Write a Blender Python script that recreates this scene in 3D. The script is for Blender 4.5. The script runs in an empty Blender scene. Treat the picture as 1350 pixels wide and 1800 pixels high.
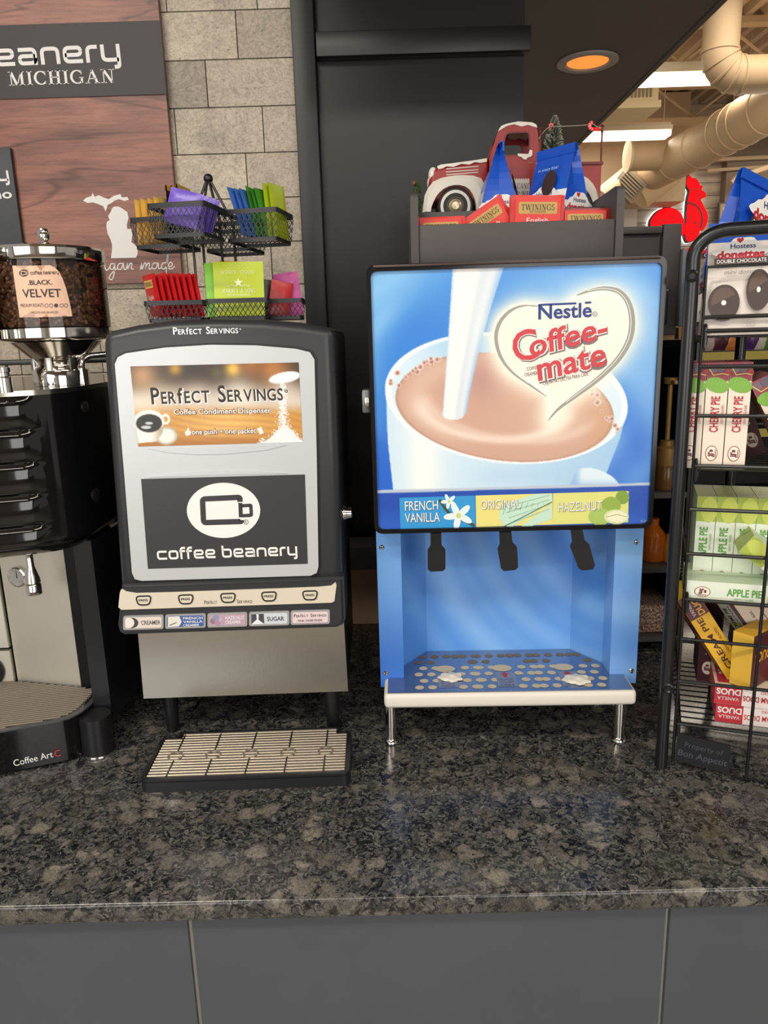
import bpy, bmesh, math, random
import numpy as np
from mathutils import Vector, Matrix
R = random.Random(11)
SC = bpy.context.scene
COL = SC.collection
PI = math.pi

# ------------------------------------------------------------------ camera
CAM_M = np.array([[0.9995983680486511, -0.02788513053140633, -0.005051939203884123],
                  [-0.0014972204174415731, -0.2299839449947888, 0.9731932713370225],
                  [-0.028299486311502316, -0.9727948419578921, -0.22993332628095633]])
CAM_P = np.array([0, 0, 1.59])
FPX = 1300.0
cd = bpy.data.cameras.new('camera')
cam = bpy.data.objects.new('camera', cd)
COL.objects.link(cam)
cd.sensor_fit = 'VERTICAL'
cd.sensor_height = 24
cd.sensor_width = 18
cd.lens = FPX / 1800 * 24
cd.clip_start = 0.05
mw = Matrix.Identity(4)
for r in range(3):
    mw[r][0] = CAM_M[r][0]
    mw[r][1] = -CAM_M[r][1]
    mw[r][2] = -CAM_M[r][2]
    mw[r][3] = CAM_P[r]
cam.matrix_world = mw
SC.camera = cam

# ------------------------------------------------------------------ light and exposure
SC.view_settings.view_transform = 'Standard'
SC.view_settings.look = 'None'
SC.view_settings.gamma = 1
SC.view_settings.exposure = 0.0
SC.view_settings.use_curve_mapping = False
w = bpy.data.worlds.new('world')
SC.world = w
w.use_nodes = True
w.node_tree.nodes['Background'].inputs[0].default_value = (1.0, 0.93, 0.85, 1)
w.node_tree.nodes['Background'].inputs[1].default_value = 0.36


def area(name, loc, target, sx, sy, watts, col=(1, 1, 1)):
    l = bpy.data.lights.new(name, 'AREA')
    l.shape = 'RECTANGLE'
    l.size = sx
    l.size_y = sy
    l.energy = watts
    l.color = col
    o = bpy.data.objects.new(name, l)
    COL.objects.link(o)
    o.location = loc
    d = Vector(target) - Vector(loc)
    o.rotation_euler = d.to_track_quat('-Z', 'Y').to_euler()
    return o


# shop-front windows behind the photographer, then the rows of ceiling strip lights
area('window_light', (-1.9, -2.6, 1.75), (-0.2, 1.3, 1.2), 2.2, 1.9, 46, (1.0, 0.97, 0.93))
area('window_light', (1.5, -2.8, 1.75), (0.2, 1.3, 1.2), 2.2, 1.9, 46, (1.0, 0.97, 0.93))
for (lx, ly, wt) in ((-1.2, -0.4, 38), (1.2, -0.6, 18), (0.0, -1.6, 20), (2.2, 0.9, 14)):
    area('strip_light', (lx, ly, 3.1), (lx * 0.9, ly + 0.5, 0), 1.3, 0.16, wt, (1.0, 0.93, 0.82))
for (lx, ly) in ((2.2, 4.0), (3.6, 6.0), (1.6, 7.4), (4.6, 7.6)):
    area('strip_light', (lx, ly, 3.35), (lx, ly + 0.3, 0), 2.0, 0.2, 24, (1.0, 0.88, 0.72))
for (lx, ly) in ((2.6, 5.0), (4.0, 7.0)):  # added point fills standing in for warm bounced light; no fixtures hang here
    l = bpy.data.lights.new('bounce', 'POINT')
    l.energy = 17
    l.color = (1.0, 0.87, 0.70)
    l.shadow_soft_size = 0.5
    o = bpy.data.objects.new('bounce_fill', l)
    COL.objects.link(o)
    o.location = (lx, ly, 2.6)


# ------------------------------------------------------------------ helpers
def lin(c):
    return tuple(((x / 255) / 12.92 if x / 255 <= 0.04045 else ((x / 255 + 0.055) / 1.055) ** 2.4) for x in c)


_mats = {}


def mat(name, c=(128, 128, 128), rough=0.5, metal=0.0, coat=0.0, spec=0.5, bump=0, bscale=200, emit=0, var=0, vscale=8):
    if name in _mats:
        return _mats[name]
    m = bpy.data.materials.new(name)
    m.use_nodes = True
    nt = m.node_tree
    b = nt.nodes['Principled BSDF']
    col = lin(c) + (1,)
    b.inputs['Base Color'].default_value = col
    b.inputs['Roughness'].default_value = rough
    b.inputs['Metallic'].default_value = metal
    b.inputs['Coat Weight'].default_value = coat
    b.inputs['Coat Roughness'].default_value = 0.05
    b.inputs['Specular IOR Level'].default_value = spec
    if emit:
        b.inputs['Emission Color'].default_value = col
        b.inputs['Emission Strength'].default_value = emit
    if bump or var:
        tc = nt.nodes.new('ShaderNodeTexCoord')
        n = nt.nodes.new('ShaderNodeTexNoise')
        n.inputs['Scale'].default_value = bscale if bump else vscale
        n.inputs['Detail'].default_value = 4
        nt.links.new(tc.outputs['Object'], n.inputs['Vector'])
        if bump:
            bp = nt.nodes.new('ShaderNodeBump')
            bp.inputs['Strength'].default_value = bump
            bp.inputs['Distance'].default_value = 0.002
            nt.links.new(n.outputs['Fac'], bp.inputs['Height'])
            nt.links.new(bp.outputs['Normal'], b.inputs['Normal'])
        if var:
            n2 = nt.nodes.new('ShaderNodeTexNoise')
            n2.inputs['Scale'].default_value = vscale
            n2.inputs['Detail'].default_value = 5
            nt.links.new(tc.outputs['Object'], n2.inputs['Vector'])
            mx = nt.nodes.new('ShaderNodeMix')
            mx.data_type = 'RGBA'
            mx.inputs[6].default_value = tuple(x * (1 - var) for x in col[:3]) + (1,)
            mx.inputs[7].default_value = tuple(min(1, x * (1 + var)) for x in col[:3]) + (1,)
            nt.links.new(n2.outputs['Fac'], mx.inputs[0])
            nt.links.new(mx.outputs[2], b.inputs['Base Color'])
    _mats[name] = m
    return m


def ink(c, rough=0.45):
    return mat('ink_%d_%d_%d' % tuple(c), c, rough)


def colmat(name, rough=0.35, coat=0.0):
    """material of a printed picture: reads the mesh's colour attribute"""
    if name in _mats:
        return _mats[name]
    m = mat(name, (200, 200, 200), rough, coat=coat)
    a = m.node_tree.nodes.new('ShaderNodeAttribute')
    a.attribute_name = 'Col'
    m.node_tree.links.new(a.outputs['Color'], m.node_tree.nodes['Principled BSDF'].inputs['Base Color'])
    return m


def ray(u, v):
    return CAM_M @ np.array([u - 675, v - 900, FPX])


def P(u, v, Y):
    r = ray(u, v)
    return Vector(CAM_P + r * (Y / r[1]))


def Z(u, v, z):
    r = ray(u, v)
    return Vector(CAM_P + r * ((z - CAM_P[2]) / r[2]))


class Pl:
    """an upright (or leaning) plane in the room: origin o, unit vectors ex, ey, n towards the aisle"""
    def __init__(s, o, ang=0, lean=0, ex=None, ey=None):
        s.o = Vector(o)
        a = math.radians(ang)
        s.ex = Vector(ex).normalized() if ex else Vector((math.cos(a), math.sin(a), 0))
        if ey:
            s.ey = Vector(ey).normalized()
        else:
            back = Vector((-s.ex.y, s.ex.x, 0))
            l = math.radians(lean)
            s.ey = Vector((0, 0, 1)) * math.cos(l) + back * math.sin(l)
        s.n = s.ex.cross(s.ey).normalized()

    def __call__(s, u, v):
        r = Vector(ray(u, v))
        t = (s.o - Vector(CAM_P)).dot(s.n) / r.dot(s.n)
        p = Vector(CAM_P) + r * t - s.o
        return p.dot(s.ex), p.dot(s.ey)

    def w(s, a, b, d=0.0):
        return s.o + s.ex * a + s.ey * b + s.n * d

    def at(s, u, v, d=0.0):
        return s.w(*s(u, v), d)

    def T(s):
        m = Matrix.Identity(4)
        for i in range(3):
            m[i][0] = s.ex[i]
            m[i][1] = s.ey[i]
            m[i][2] = s.n[i]
            m[i][3] = s.o[i]
        return m


def frame(loc, rz=0.0, rx=0.0, ry=0.0):
    return Matrix.Translation(loc) @ Matrix.Rotation(rz, 4, 'Z') @ Matrix.Rotation(ry, 4, 'Y') @ Matrix.Rotation(rx, 4, 'X')


# ---- lettering -----------------------------------------------------------
_txt = {}


def sans(s, bold=0.0, shear=0.0, space=1.0):
    """outline of a line of sans lettering, cap height 1, starting at x = 0"""
    k = (s, bold, shear, space)
    if k in _txt:
        return _txt[k]

    def geo(body):
        c = bpy.data.curves.new('lettering', 'FONT')
        c.body = body
        c.size = 1
        c.offset = bold
        c.shear = shear
        c.space_character = space
        c.resolution_u = 3
        c.fill_mode = 'FRONT'
        o = bpy.data.objects.new('lettering', c)
        COL.objects.link(o)
        dg = bpy.context.evaluated_depsgraph_get()
        me = o.evaluated_get(dg).to_mesh()
        vs = np.array([v.co[:2] for v in me.vertices]) if len(me.vertices) else np.zeros((1, 2))
        fs = [tuple(p.vertices) for p in me.polygons]
        o.evaluated_get(dg).to_mesh_clear()
        bpy.data.objects.remove(o)
        bpy.data.curves.remove(c)
        return vs, fs
    vs, fs = geo(s)
    if 'cap' not in _txt:
        h, _ = geo('H') if bold == 0 else (None, None)
        _txt['cap'] = 0.729 if h is None else h[:, 1].max()
    cap = _txt['cap']
    vs = vs / cap
    vs[:, 0] -= vs[:, 0].min()
    _txt[k] = (vs, fs)
    return _txt[k]


def strip(pts, w, closed=False, taper=None):
    """flat ribbon polygon along a 2-D path"""
    n = len(pts)
    vs, fs = [], []
    for i, p in enumerate(pts):
        a = pts[i - 1] if (i > 0 or closed) else p
        b = pts[(i + 1) % n] if (i < n - 1 or closed) else p
        d1 = np.array(p, float) - np.array(a, float)
        d2 = np.array(b, float) - np.array(p, float)
        l1, l2 = np.hypot(*d1), np.hypot(*d2)
        d1 = d1 / l1 if l1 > 1e-9 else d2 / max(l2, 1e-9)
        d2 = d2 / l2 if l2 > 1e-9 else d1
        t = d1 + d2
        t = t / max(np.hypot(*t), 1e-9)
        nn = np.array([-t[1], t[0]])
        k = 1 / max(0.5, abs(np.dot(nn, [-d1[1], d1[0]])))
        ww = (w if taper is None else taper[i]) / 2 * k
        vs.append(np.array(p) + nn * ww)
        vs.append(np.array(p) - nn * ww)
    for i in range(n if closed else n - 1):
        j = (i + 1) % n
        fs.append((2 * i, 2 * i + 1, 2 * j + 1, 2 * j))
    return vs, fs


def rounded(pts, r, closed=False, seg=4):
    out = []
    n = len(pts)
    for i, p in enumerate(pts):
        p = np.array(p, float)
        if not closed and i in (0, n - 1):
            out.append(p)
            continue
        a = np.array(pts[i - 1], float) - p
        b = np.array(pts[(i + 1) % n], float) - p
        rr = min(r, np.hypot(*a) * 0.5, np.hypot(*b) * 0.5)
        a = a / np.hypot(*a) * rr
        b = b / np.hypot(*b) * rr
        for q in range(seg + 1):
            t = q / seg
            out.append(p + a * (1 - t) ** 2 + b * t ** 2)
    return out


def run_glyphs(s, table, gap):
    vs, fs, x = [], [], 0
    for ch in s:
        if ch == ' ':
            x += 0.6
            continue
        wd, parts = table[ch]
        for (v, f) in parts:
            o = len(vs)
            vs += [(q[0] + x, q[1]) for q in v]
            fs += [tuple(i + o for i in g) for g in f]
        x += wd + gap
    return np.array(vs), fs


def square_font():
    t = 0.225
    h = t / 2
    W = 1.18
    T = 1 - h
    G = {}

    def S(*paths):
        return [strip(rounded(p, 0.26, c), t, c) for (p, c) in paths]
    G['c'] = (W, S(([(W, T), (h, T), (h, h), (W, h)], 0)))
    G['o'] = (W, S(([(h, T), (h, h), (W - h, h), (W - h, T)], 1)))
    G['e'] = (W, S(([(W, h), (h, h), (h, T), (W - h, T), (W - h, .48), (h, .48)], 0)))
    G['a'] = (W, S(([(.06, T), (W - h, T), (W - h, h), (h, h), (h, .52), (W - h, .52)], 0), ([(W - h, .4), (W - h, 0)], 0)))
    G['b'] = (W, S(([(h, 1.34), (h, h), (W - h, h), (W - h, T), (h, T)], 0)))
    G['n'] = (W, S(([(h, 0), (h, T), (W - h, T), (W - h, 0)], 0)))
    G['r'] = (.72, S(([(h, 0), (h, T), (.72, T)], 0)))
    G['f'] = (.62, S(([(.14, 0), (.14, 1.24), (.66, 1.24)], 0), ([(-.06, .88), (.62, .88)], 0)))
    G['y'] = (W, S(([(h, 1), (h, h), (W - h, h)], 0), ([(W - h, 1), (W - h, -.3), (W - .42, -.3)], 0)))
    return G


def serif_font():
    G = {}
    k, t = .17, .065

    def st(x, w=k, y0=0, y1=1):
        return strip([(x, y0), (x, y1)], w)

    def ln(x0, y0, x1, y1, w):
        return strip([(x0, y0), (x1, y1)], w)

    def sf(x, y, w=.38):
        yy = .025 if y == 0 else .975
        return strip([(x - w / 2, yy), (x + w / 2, yy)], .05)

    def arc(cx, cy, rx, ry, a0, a1, n=14, wk=k, wt=t):
        ps, ws = [], []
        for i in range(n + 1):
            a = math.radians(a0 + (a1 - a0) * i / n)
            ps.append((cx + rx * math.cos(a), cy + ry * math.sin(a)))
            ws.append(wt + (wk - wt) * abs(math.cos(a)))
        return strip(ps, 1, False, ws)
    G['I'] = (.4, [st(.2), sf(.2, 0), sf(.2, 1)])
    G['T'] = (.8, [st(.4), sf(.4, 0), ln(.02, .97, .78, .97, .06), ln(.04, .78, .04, 1, .05), ln(.76, .78, .76, 1, .05)])
    G['H'] = (.9, [st(.2), st(.7), ln(.2, .52, .7, .52, t), sf(.2, 0), sf(.2, 1), sf(.7, 0), sf(.7, 1)])
    G['L'] = (.7, [st(.2), sf(.2, 0), sf(.2, 1), ln(.2, .03, .68, .03, .06), ln(.66, 0, .66, .24, .05)])
    G['E'] = (.72, [st(.2), sf(.2, 0), sf(.2, 1), ln(.2, .03, .68, .03, .06), ln(.66, 0, .66, .22, .05), ln(.2, .97, .64, .97, .06),
                    ln(.63, .8, .63, 1, .05), ln(.2, .52, .5, .52, t)])
    G['N'] = (.95, [st(.2, t), ln(.2, 1, .76, 0, k), st(.76, t), sf(.2, 0), sf(.16, 1, .3), sf(.76, 1)])
    G['M'] = (1.15, [st(.2, t), ln(.22, 1, .56, .02, k), ln(.58, .02, .92, 1, t), st(.93, k), sf(.2, 0), sf(.16, 1, .28), sf(.93, 0), sf(.97, 1, .28)])
    G['W'] = (1.3, [ln(.1, 1, .38, 0, k), ln(.38, 0, .66, 1, t), ln(.62, 1, .9, 0, k), ln(.92, 0, 1.2, 1, t), sf(.1, 1, .36), sf(.62, 1, .3), sf(1.2, 1, .3)])
    G['A'] = (.95, [ln(.14, 0, .48, 1, t), ln(.46, 1, .8, 0, k), ln(.27, .35, .7, .35, t), sf(.14, 0, .32), sf(.8, 0)])
    G['Y'] = (.9, [ln(.12, 1, .45, .45, k), ln(.78, 1, .45, .45, t), st(.45, k, 0, .48), sf(.45, 0), sf(.12, 1, .34), sf(.78, 1, .3)])
    G['C'] = (.85, [arc(.48, .5, .4, .47, 45, 315), ln(.77, .68, .77, .95, .06), ln(.77, .06, .77, .26, .05)])
    G['G'] = (.92, [arc(.48, .5, .4, .47, 45, 315), ln(.77, .68, .77, .95, .06), st(.78, .14, .05, .45), sf(.76, 1, .01), ln(.6, .45, .92, .45, .05)])
    G['O'] = (.95, [arc(.47, .5, .39, .47, 0, 360)])
    G['D'] = (.95, [st(.2), sf(.16, 0, .3), sf(.16, 1, .3), arc(.36, .5, .46, .47, 90, -90), ln(.2, .97, .36, .97, .06), ln(.2, .03, .36, .03, .06)])
    G['R'] = (.9, [st(.2), sf(.2, 0), sf(.2, 1), arc(.4, .75, .27, .22, 90, -90), ln(.2, .97, .4, .97, .06), ln(.2, .53, .4, .53, .06), ln(.45, .53, .78, 0, k), sf(.8, 0, .24)])
    G['S'] = (.68, [arc(.33, .74, .23, .23, 30, 250, wk=.14), arc(.33, .27, .25, .24, 80, -150, wk=.15), ln(.54, .74, .54, .95, .05), ln(.09, .06, .09, .3, .05)])
    G['&'] = (1.0, [arc(.42, .78, .17, .19, 0, 360), arc(.38, .28, .29, .26, 0, 360), ln(.34, .68, .86, .02, .13)])
    return G


SQF, SRF = square_font(), serif_font()


def glyphs(s, font='sans', bold=0.0, shear=0.0, space=1.0):
    if font == 'square':
        return run_glyphs(s, SQF, .2)
    if font == 'serif':
        return run_glyphs(s, SRF, .1)
    if font == 'caps':       # small capitals: upper case of the source stays tall
        vs, fs, x = [], [], 0
        for ch in s:
            if ch == ' ':
                x += .42
                continue
            sc = 1.0 if ch.isupper() else .72
            g, f = sans('f' if ch == 'f' else ch.upper(), bold, 0)
            if ch == 'f':
                sc = .92
            o = len(vs)
            vs += [(q[0] * sc * .8 + x, q[1] * sc) for q in g]
            fs += [tuple(i + o for i in h) for h in f]
            x += g[:, 0].max() * sc * .8 + .09
        return np.array(vs), fs
    return sans(s, bold, shear, space)


# ---- mesh builder --------------------------------------------------------
class MB:
    def __init__(s, T=None):
        s.v, s.f, s.mi, s.ms, s.T = [], [], [], [], T
        s.col = None
        s.flat = set()

    def m(s, mt):
        if mt not in s.ms:
            s.ms.append(mt)
        return s.ms.index(mt)

    def add(s, vs, fs, mt, T=None, flat=False):
        o = len(s.v)
        if flat:
            s.flat.update(range(len(s.f), len(s.f) + len(fs)))
        T = T if T is not None else s.T
        for p in vs:
            p = Vector(p)
            s.v.append(T @ p if T is not None else p)
        k = s.m(mt)
        for f in fs:
            s.f.append(tuple(i + o for i in f))
            s.mi.append(k)
        return s

    def box(s, x0, y0, z0, x1, y1, z1, mt, r=0.0, seg=2, T=None):
        if r <= 0:
            vs = [(x, y, z) for x in (x0, x1) for y in (y0, y1) for z in (z0, z1)]
            fs = [(0, 1, 3, 2), (4, 6, 7, 5), (0, 4, 5, 1), (2, 3, 7, 6), (0, 2, 6, 4), (1, 5, 7, 3)]
            return s.add(vs, fs, mt, T)
        bm = bmesh.new()
        bmesh.ops.create_cube(bm, size=1)
        for q in bm.verts:
            q.co = Vector(((x0 + x1) / 2 + q.co.x * (x1 - x0), (y0 + y1) / 2 + q.co.y * (y1 - y0), (z0 + z1) / 2 + q.co.z * (z1 - z0)))
        bmesh.ops.bevel(bm, geom=list(bm.edges), offset=r, segments=seg, profile=0.5, affect='EDGES')
        return s.bm(bm, mt, T)

    def bm(s, bm, mt, T=None):
        bm.verts.index_update()
        s.add([q.co.copy() for q in bm.verts], [[q.index for q in f.verts] for f in bm.faces], mt, T)
        bm.free()
        return s

    def poly(s, pts, mt, T=None):
        return s.add(pts, [tuple(range(len(pts)))], mt, T)

    def prism(s, pts, vec, mt, side=None, T=None, back=True):
        n = len(pts)
        vec = Vector(vec)
        a = [Vector(p) for p in pts]
        vs = a + [p + vec for p in a]
        s.add(vs, [tuple(range(n))], mt, T)
        s.add(vs, [(i, i + n, (i + 1) % n + n, (i + 1) % n) for i in range(n)], side or mt, T)
        if back:
            s.add(vs, [tuple(range(2 * n - 1, n - 1, -1))], side or mt, T)
        return s

    def ring(s, outer, inner, vec, mt, T=None):
        """closed frame between two outlines of equal length, extruded by vec"""
        n = len(outer)
        vec = Vector(vec)
        o, i_ = [Vector(p) for p in outer], [Vector(p) for p in inner]
        vs = o + i_ + [p + vec for p in o] + [p + vec for p in i_]
        fs = []
        for k in range(n):
            j = (k + 1) % n
            fs += [(k, j, n + j, n + k), (2 * n + k, 3 * n + k, 3 * n + j, 2 * n + j), (k, 2 * n + k, 2 * n + j, j), (n + k, n + j, 3 * n + j, 3 * n + k)]
        return s.add(vs, fs, mt, T)

    def tube(s, pts, r, mt, n=8, cyc=False, T=None, radii=None):
        pts = [Vector(p) for p in pts]
        N = len(pts)
        vs, fs = [], []
        ref = None
        for i, p in enumerate(pts):
            a = pts[i - 1] if (i > 0 or cyc) else p
            b = pts[(i + 1) % N] if (i < N - 1 or cyc) else p
            d = ((p - a).normalized() + (b - p).normalized())
            d = d.normalized() if d.length > 1e-6 else Vector((0, 0, 1))
            if ref is None:
                ref = Vector((0, 0, 1)) if abs(d.z) < .9 else Vector((1, 0, 0))
            x = (ref - d * ref.dot(d))
            x = x.normalized() if x.length > 1e-6 else d.orthogonal().normalized()
            y = d.cross(x)
            ref = x
            rr = radii[i] if radii else r
            for k in range(n):
                t = 2 * PI * k / n
                vs.append(p + (x * math.cos(t) + y * math.sin(t)) * rr)
        for i in range(N if cyc else N - 1):
            j = (i + 1) % N
            for k in range(n):
                l = (k + 1) % n
                fs.append((i * n + k, i * n + l, j * n + l, j * n + k))
        if not cyc:
            fs.append(tuple(range(n - 1, -1, -1)))
            fs.append(tuple((N - 1) * n + k for k in range(n)))
        return s.add(vs, fs, mt, T)

    def lathe(s, prof, c, mt, n=32, axis=(0, 0, 1), T=None):
        """prof: list of (radius, height) turned about the axis through c"""
        ax = Vector(axis).normalized()
        x = ax.orthogonal().normalized() if abs(ax.z) < .99 else Vector((1, 0, 0))
        y = ax.cross(x)
        c = Vector(c)
        vs, fs = [], []
        for (r, h) in prof:
            for k in range(n):
                t = 2 * PI * k / n
                vs.append(c + ax * h + (x * math.cos(t) + y * math.sin(t)) * max(r, 1e-5))
        for i in range(len(prof) - 1):
            for k in range(n):
                l = (k + 1) % n
                fs.append((i * n + k, i * n + l, (i + 1) * n + l, (i + 1) * n + k))
        if prof[0][0] > 1e-4:
            fs.append(tuple(range(n - 1, -1, -1)))
        if prof[-1][0] > 1e-4:
            fs.append(tuple((len(prof) - 1) * n + k for k in range(n)))
        return s.add(vs, fs, mt, T)

    def ball(s, c, r, mt, n=12, sc=(1, 1, 1), T=None):
        vs, fs = [], []
        m = max(4, n // 2)
        for i in range(m + 1):
            a = PI * i / m
            for k in range(n):
                t = 2 * PI * k / n
                vs.append((c[0] + r * sc[0] * math.sin(a) * math.cos(t), c[1] + r * sc[1] * math.sin(a) * math.sin(t), c[2] + r * sc[2] * math.cos(a)))
        for i in range(m):
            for k in range(n):
                l = (k + 1) % n
                fs.append((i * n + k, (i + 1) * n + k, (i + 1) * n + l, i * n + l))
        return s.add(vs, fs, mt, T)

    # --- marks on a plane, traced as (u, v) pairs
    def dec(s, pl, uv, mt, d=0.0004):
        return s.add([pl.at(u, v, d) for (u, v) in uv], [tuple(range(len(uv)))], mt, flat=True)

    def line(s, pl, uv, wpx, mt, d=0.0005, closed=False, taper=None):
        v, f = strip(uv, wpx, closed, taper)
        return s.add([pl.at(a, b, d) for (a, b) in v], f, mt, flat=True)

    def ell(s, pl, u, v, ru, rv, mt, d=0.0005, rot=0, n=28):
        c, q = math.cos(math.radians(rot)), math.sin(math.radians(rot))
        return s.dec(pl, [(u + ru * math.cos(t) * c - rv * math.sin(t) * q, v + ru * math.cos(t) * q + rv * math.sin(t) * c)
                          for t in [2 * PI * i / n for i in range(n)]], mt, d)

    def txt(s, pl, text, u0, v0, u1, v1, h, mt, d=0.0007, **kw):
        """lettering from baseline start (u0,v0) to baseline end (u1,v1), capitals h high"""
        a, b, t = (Vector(pl(u0, v0)), Vector(pl(u1, v1)), Vector(pl(u0, v0 - h)))
        e = (b - a)
        L = e.length
        e = e / L
        p = Vector((-e.y, e.x))
        H = abs((t - a).dot(p))
        if 'hm' in kw:
            H = kw.pop('hm')
        g, f = glyphs(text, **kw)
        k = L / max(g[:, 0].max(), 1e-6)
        return s.add([pl.w(*(a + e * (q[0] * k) + p * (q[1] * H)), d) for q in g], f, mt, flat=True)

    def t2(s, T, text, x, y, wd, h, mt, rot=0, d=0.0004, **kw):
        """lettering in a local frame T (x right, y up, z out), centred at x, y"""
        g, f = glyphs(text, **kw)
        k = wd / max(g[:, 0].max(), 1e-6)
        c, q = math.cos(rot), math.sin(rot)
        pts = []
        for a in g:
            X, Y = a[0] * k - wd / 2, a[1] * h - h / 2
            pts.append((x + X * c - Y * q, y + X * q + Y * c, d))
        return s.add(pts, f, mt, T, flat=True)

    def build(s, name, parent=None, loc=None, smooth=35, kind=None):
        if parent is not None:
            o0 = wloc(parent)
            own = Vector((0, 0, 0))
        else:
            if loc is None:
                a = np.array([tuple(p) for p in s.v])
                loc = ((a[:, 0].min() + a[:, 0].max()) / 2, (a[:, 1].min() + a[:, 1].max()) / 2, a[:, 2].min())
            o0 = Vector(loc)
            own = o0
        me = bpy.data.meshes.new(name)
        me.from_pydata([tuple(p - o0) for p in s.v], [], s.f)
        for q in s.ms:
            me.materials.append(q)
        me.polygons.foreach_set('material_index', s.mi)
        if s.col is not None:
            at = me.color_attributes.new('Col', 'FLOAT_COLOR', 'POINT')
            c = np.ones((len(s.v), 4), np.float32)
            c[:len(s.col), :3] = s.col
            at.data.foreach_set('color', c.ravel())
        if smooth:
            me.polygons.foreach_set('use_smooth', [i not in s.flat for i in range(len(me.polygons))])
            me.set_sharp_from_angle(angle=math.radians(smooth))
        me.update()
        o = bpy.data.objects.new(name, me)
        COL.objects.link(o)
        o.location = own
        if parent is not None:
            o.parent = parent
        if kind:
            o['kind'] = kind
        return o


def wloc(o):
    p = Vector(o.location)
    while o.parent:
        o = o.parent
        p += Vector(o.location)
    return p


def tag(o, label, cat, group=None):
    o['label'] = label
    o['category'] = cat
    if group:
        o['group'] = group
    return o


def thing(name, loc, label, cat, group=None):
    o = bpy.data.objects.new(name, None)
    COL.objects.link(o)
    o.location = loc
    o.empty_display_size = 0.05
    return tag(o, label, cat, group)


def dup(root, loc, rot=None, label=None, group=None):
    r = root.copy()
    COL.objects.link(r)
    r.location = loc
    if rot:
        r.rotation_euler = rot
    if label:
        r['label'] = label
    if group:
        r['group'] = group
    for ch in root.children:
        c = ch.copy()
        COL.objects.link(c)
        c.parent = r
        for g in ch.children:
            e = g.copy()
            COL.objects.link(e)
            e.parent = c
    return r


def picture(mb, pl, u0, v0, u1, v1, nx, ny, fn, mt, quad=None):
    """a printed picture on a plane: a fine grid whose colours come from fn(U, V) (0-255 sRGB)"""
    if quad is None:
        quad = [(u0, v0), (u1, v0), (u1, v1), (u0, v1)]
    q = [Vector(pl(*p)) for p in quad]
    vs = []
    for j in range(ny + 1):
        for i in range(nx + 1):
            s, t = i / nx, j / ny
            vs.append((q[0] * (1 - s) + q[1] * s) * (1 - t) + (q[3] * (1 - s) + q[2] * s) * t)
    W = np.array([tuple(pl.w(a.x, a.y, 0.0002)) for a in vs])
    C = (W - CAM_P) @ CAM_M
    U = 675 + FPX * C[:, 0] / C[:, 2]
    V = 900 + FPX * C[:, 1] / C[:, 2]
    rgb = sum(np.clip(fn(U + dx, V + dy), 0, 255) for dx in (-.5, .5) for dy in (-.5, .5)) / 4 / 255.0
    rgb = np.where(rgb <= 0.04045, rgb / 12.92, ((rgb + 0.055) / 1.055) ** 2.4)
    assert not mb.v
    fs = [(j * (nx + 1) + i, (j + 1) * (nx + 1) + i, (j + 1) * (nx + 1) + i + 1, j * (nx + 1) + i + 1) for j in range(ny) for i in range(nx)]
    mb.add([Vector(p) for p in W], fs, mt)
    mb.col = rgb
    return mb


def inside(U, V, poly):
    """mask of points inside a polygon"""
    r = np.zeros(U.shape, bool)
    n = len(poly)
    for i in range(n):
        x0, y0 = poly[i]
        x1, y1 = poly[(i + 1) % n]
        c = ((y0 > V) != (y1 > V))
        with np.errstate(divide='ignore', invalid='ignore'):
            r ^= c & (U < (x1 - x0) * (V - y0) / (y1 - y0 + 1e-12) + x0)
    return r


def dist(U, V, poly):
    d = np.full(U.shape, 1e9)
    n = len(poly)
    for i in range(n):
        a, b = np.array(poly[i], float), np.array(poly[(i + 1) % n], float)
        e = b - a
        t = np.clip(((U - a[0]) * e[0] + (V - a[1]) * e[1]) / max(e @ e, 1e-9), 0, 1)
        d = np.minimum(d, np.hypot(U - a[0] - t * e[0], V - a[1] - t * e[1]))
    return d


def mix(a, b, t):
    t = np.clip(t, 0, 1)[:, None]
    return a * (1 - t) + np.array(b, float) * t


def sm(x, a, b):
    t = np.clip((x - a) / (b - a), 0, 1)
    return t * t * (3 - 2 * t)


def curve(pts, n=8, closed=False):
    """smooth curve through 2-D points"""
    out = []
    N = len(pts)
    P_ = [np.array(p, float) for p in pts]
    for i in range(N if closed else N - 1):
        p0 = P_[i - 1] if (i > 0 or closed) else P_[i]
        p1, p2 = P_[i], P_[(i + 1) % N]
        p3 = P_[(i + 2) % N] if (i + 2 < N or closed) else p2
        for k in range(n):
            t = k / n
            out.append(0.5 * ((2 * p1) + (p2 - p0) * t + (2 * p0 - 5 * p1 + 4 * p2 - p3) * t * t + (3 * p1 - p0 - 3 * p2 + p3) * t ** 3))
    if not closed:
        out.append(P_[-1])
    return out


BLACK = mat('black_plastic', (22, 22, 25), 0.38)
BLACKM = mat('black_metal', (20, 20, 22), 0.3, spec=0.6)
CHROME = mat('chrome', (225, 222, 216), 0.07, 1.0)
STEEL = mat('brushed_steel', (190, 186, 178), 0.28, 1.0, bump=0.05, bscale=300)
WHITE = mat('white_ink', (240, 238, 234), 0.5)
# ------------------------------------------------------------------ surfaces of the setting
CT = 0.92           # counter top
YW = 1.80           # back wall


def nodes(name, rough=0.5):
    m = mat(name, (128, 128, 128), rough)
    return m, m.node_tree, m.node_tree.nodes['Principled BSDF']


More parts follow.
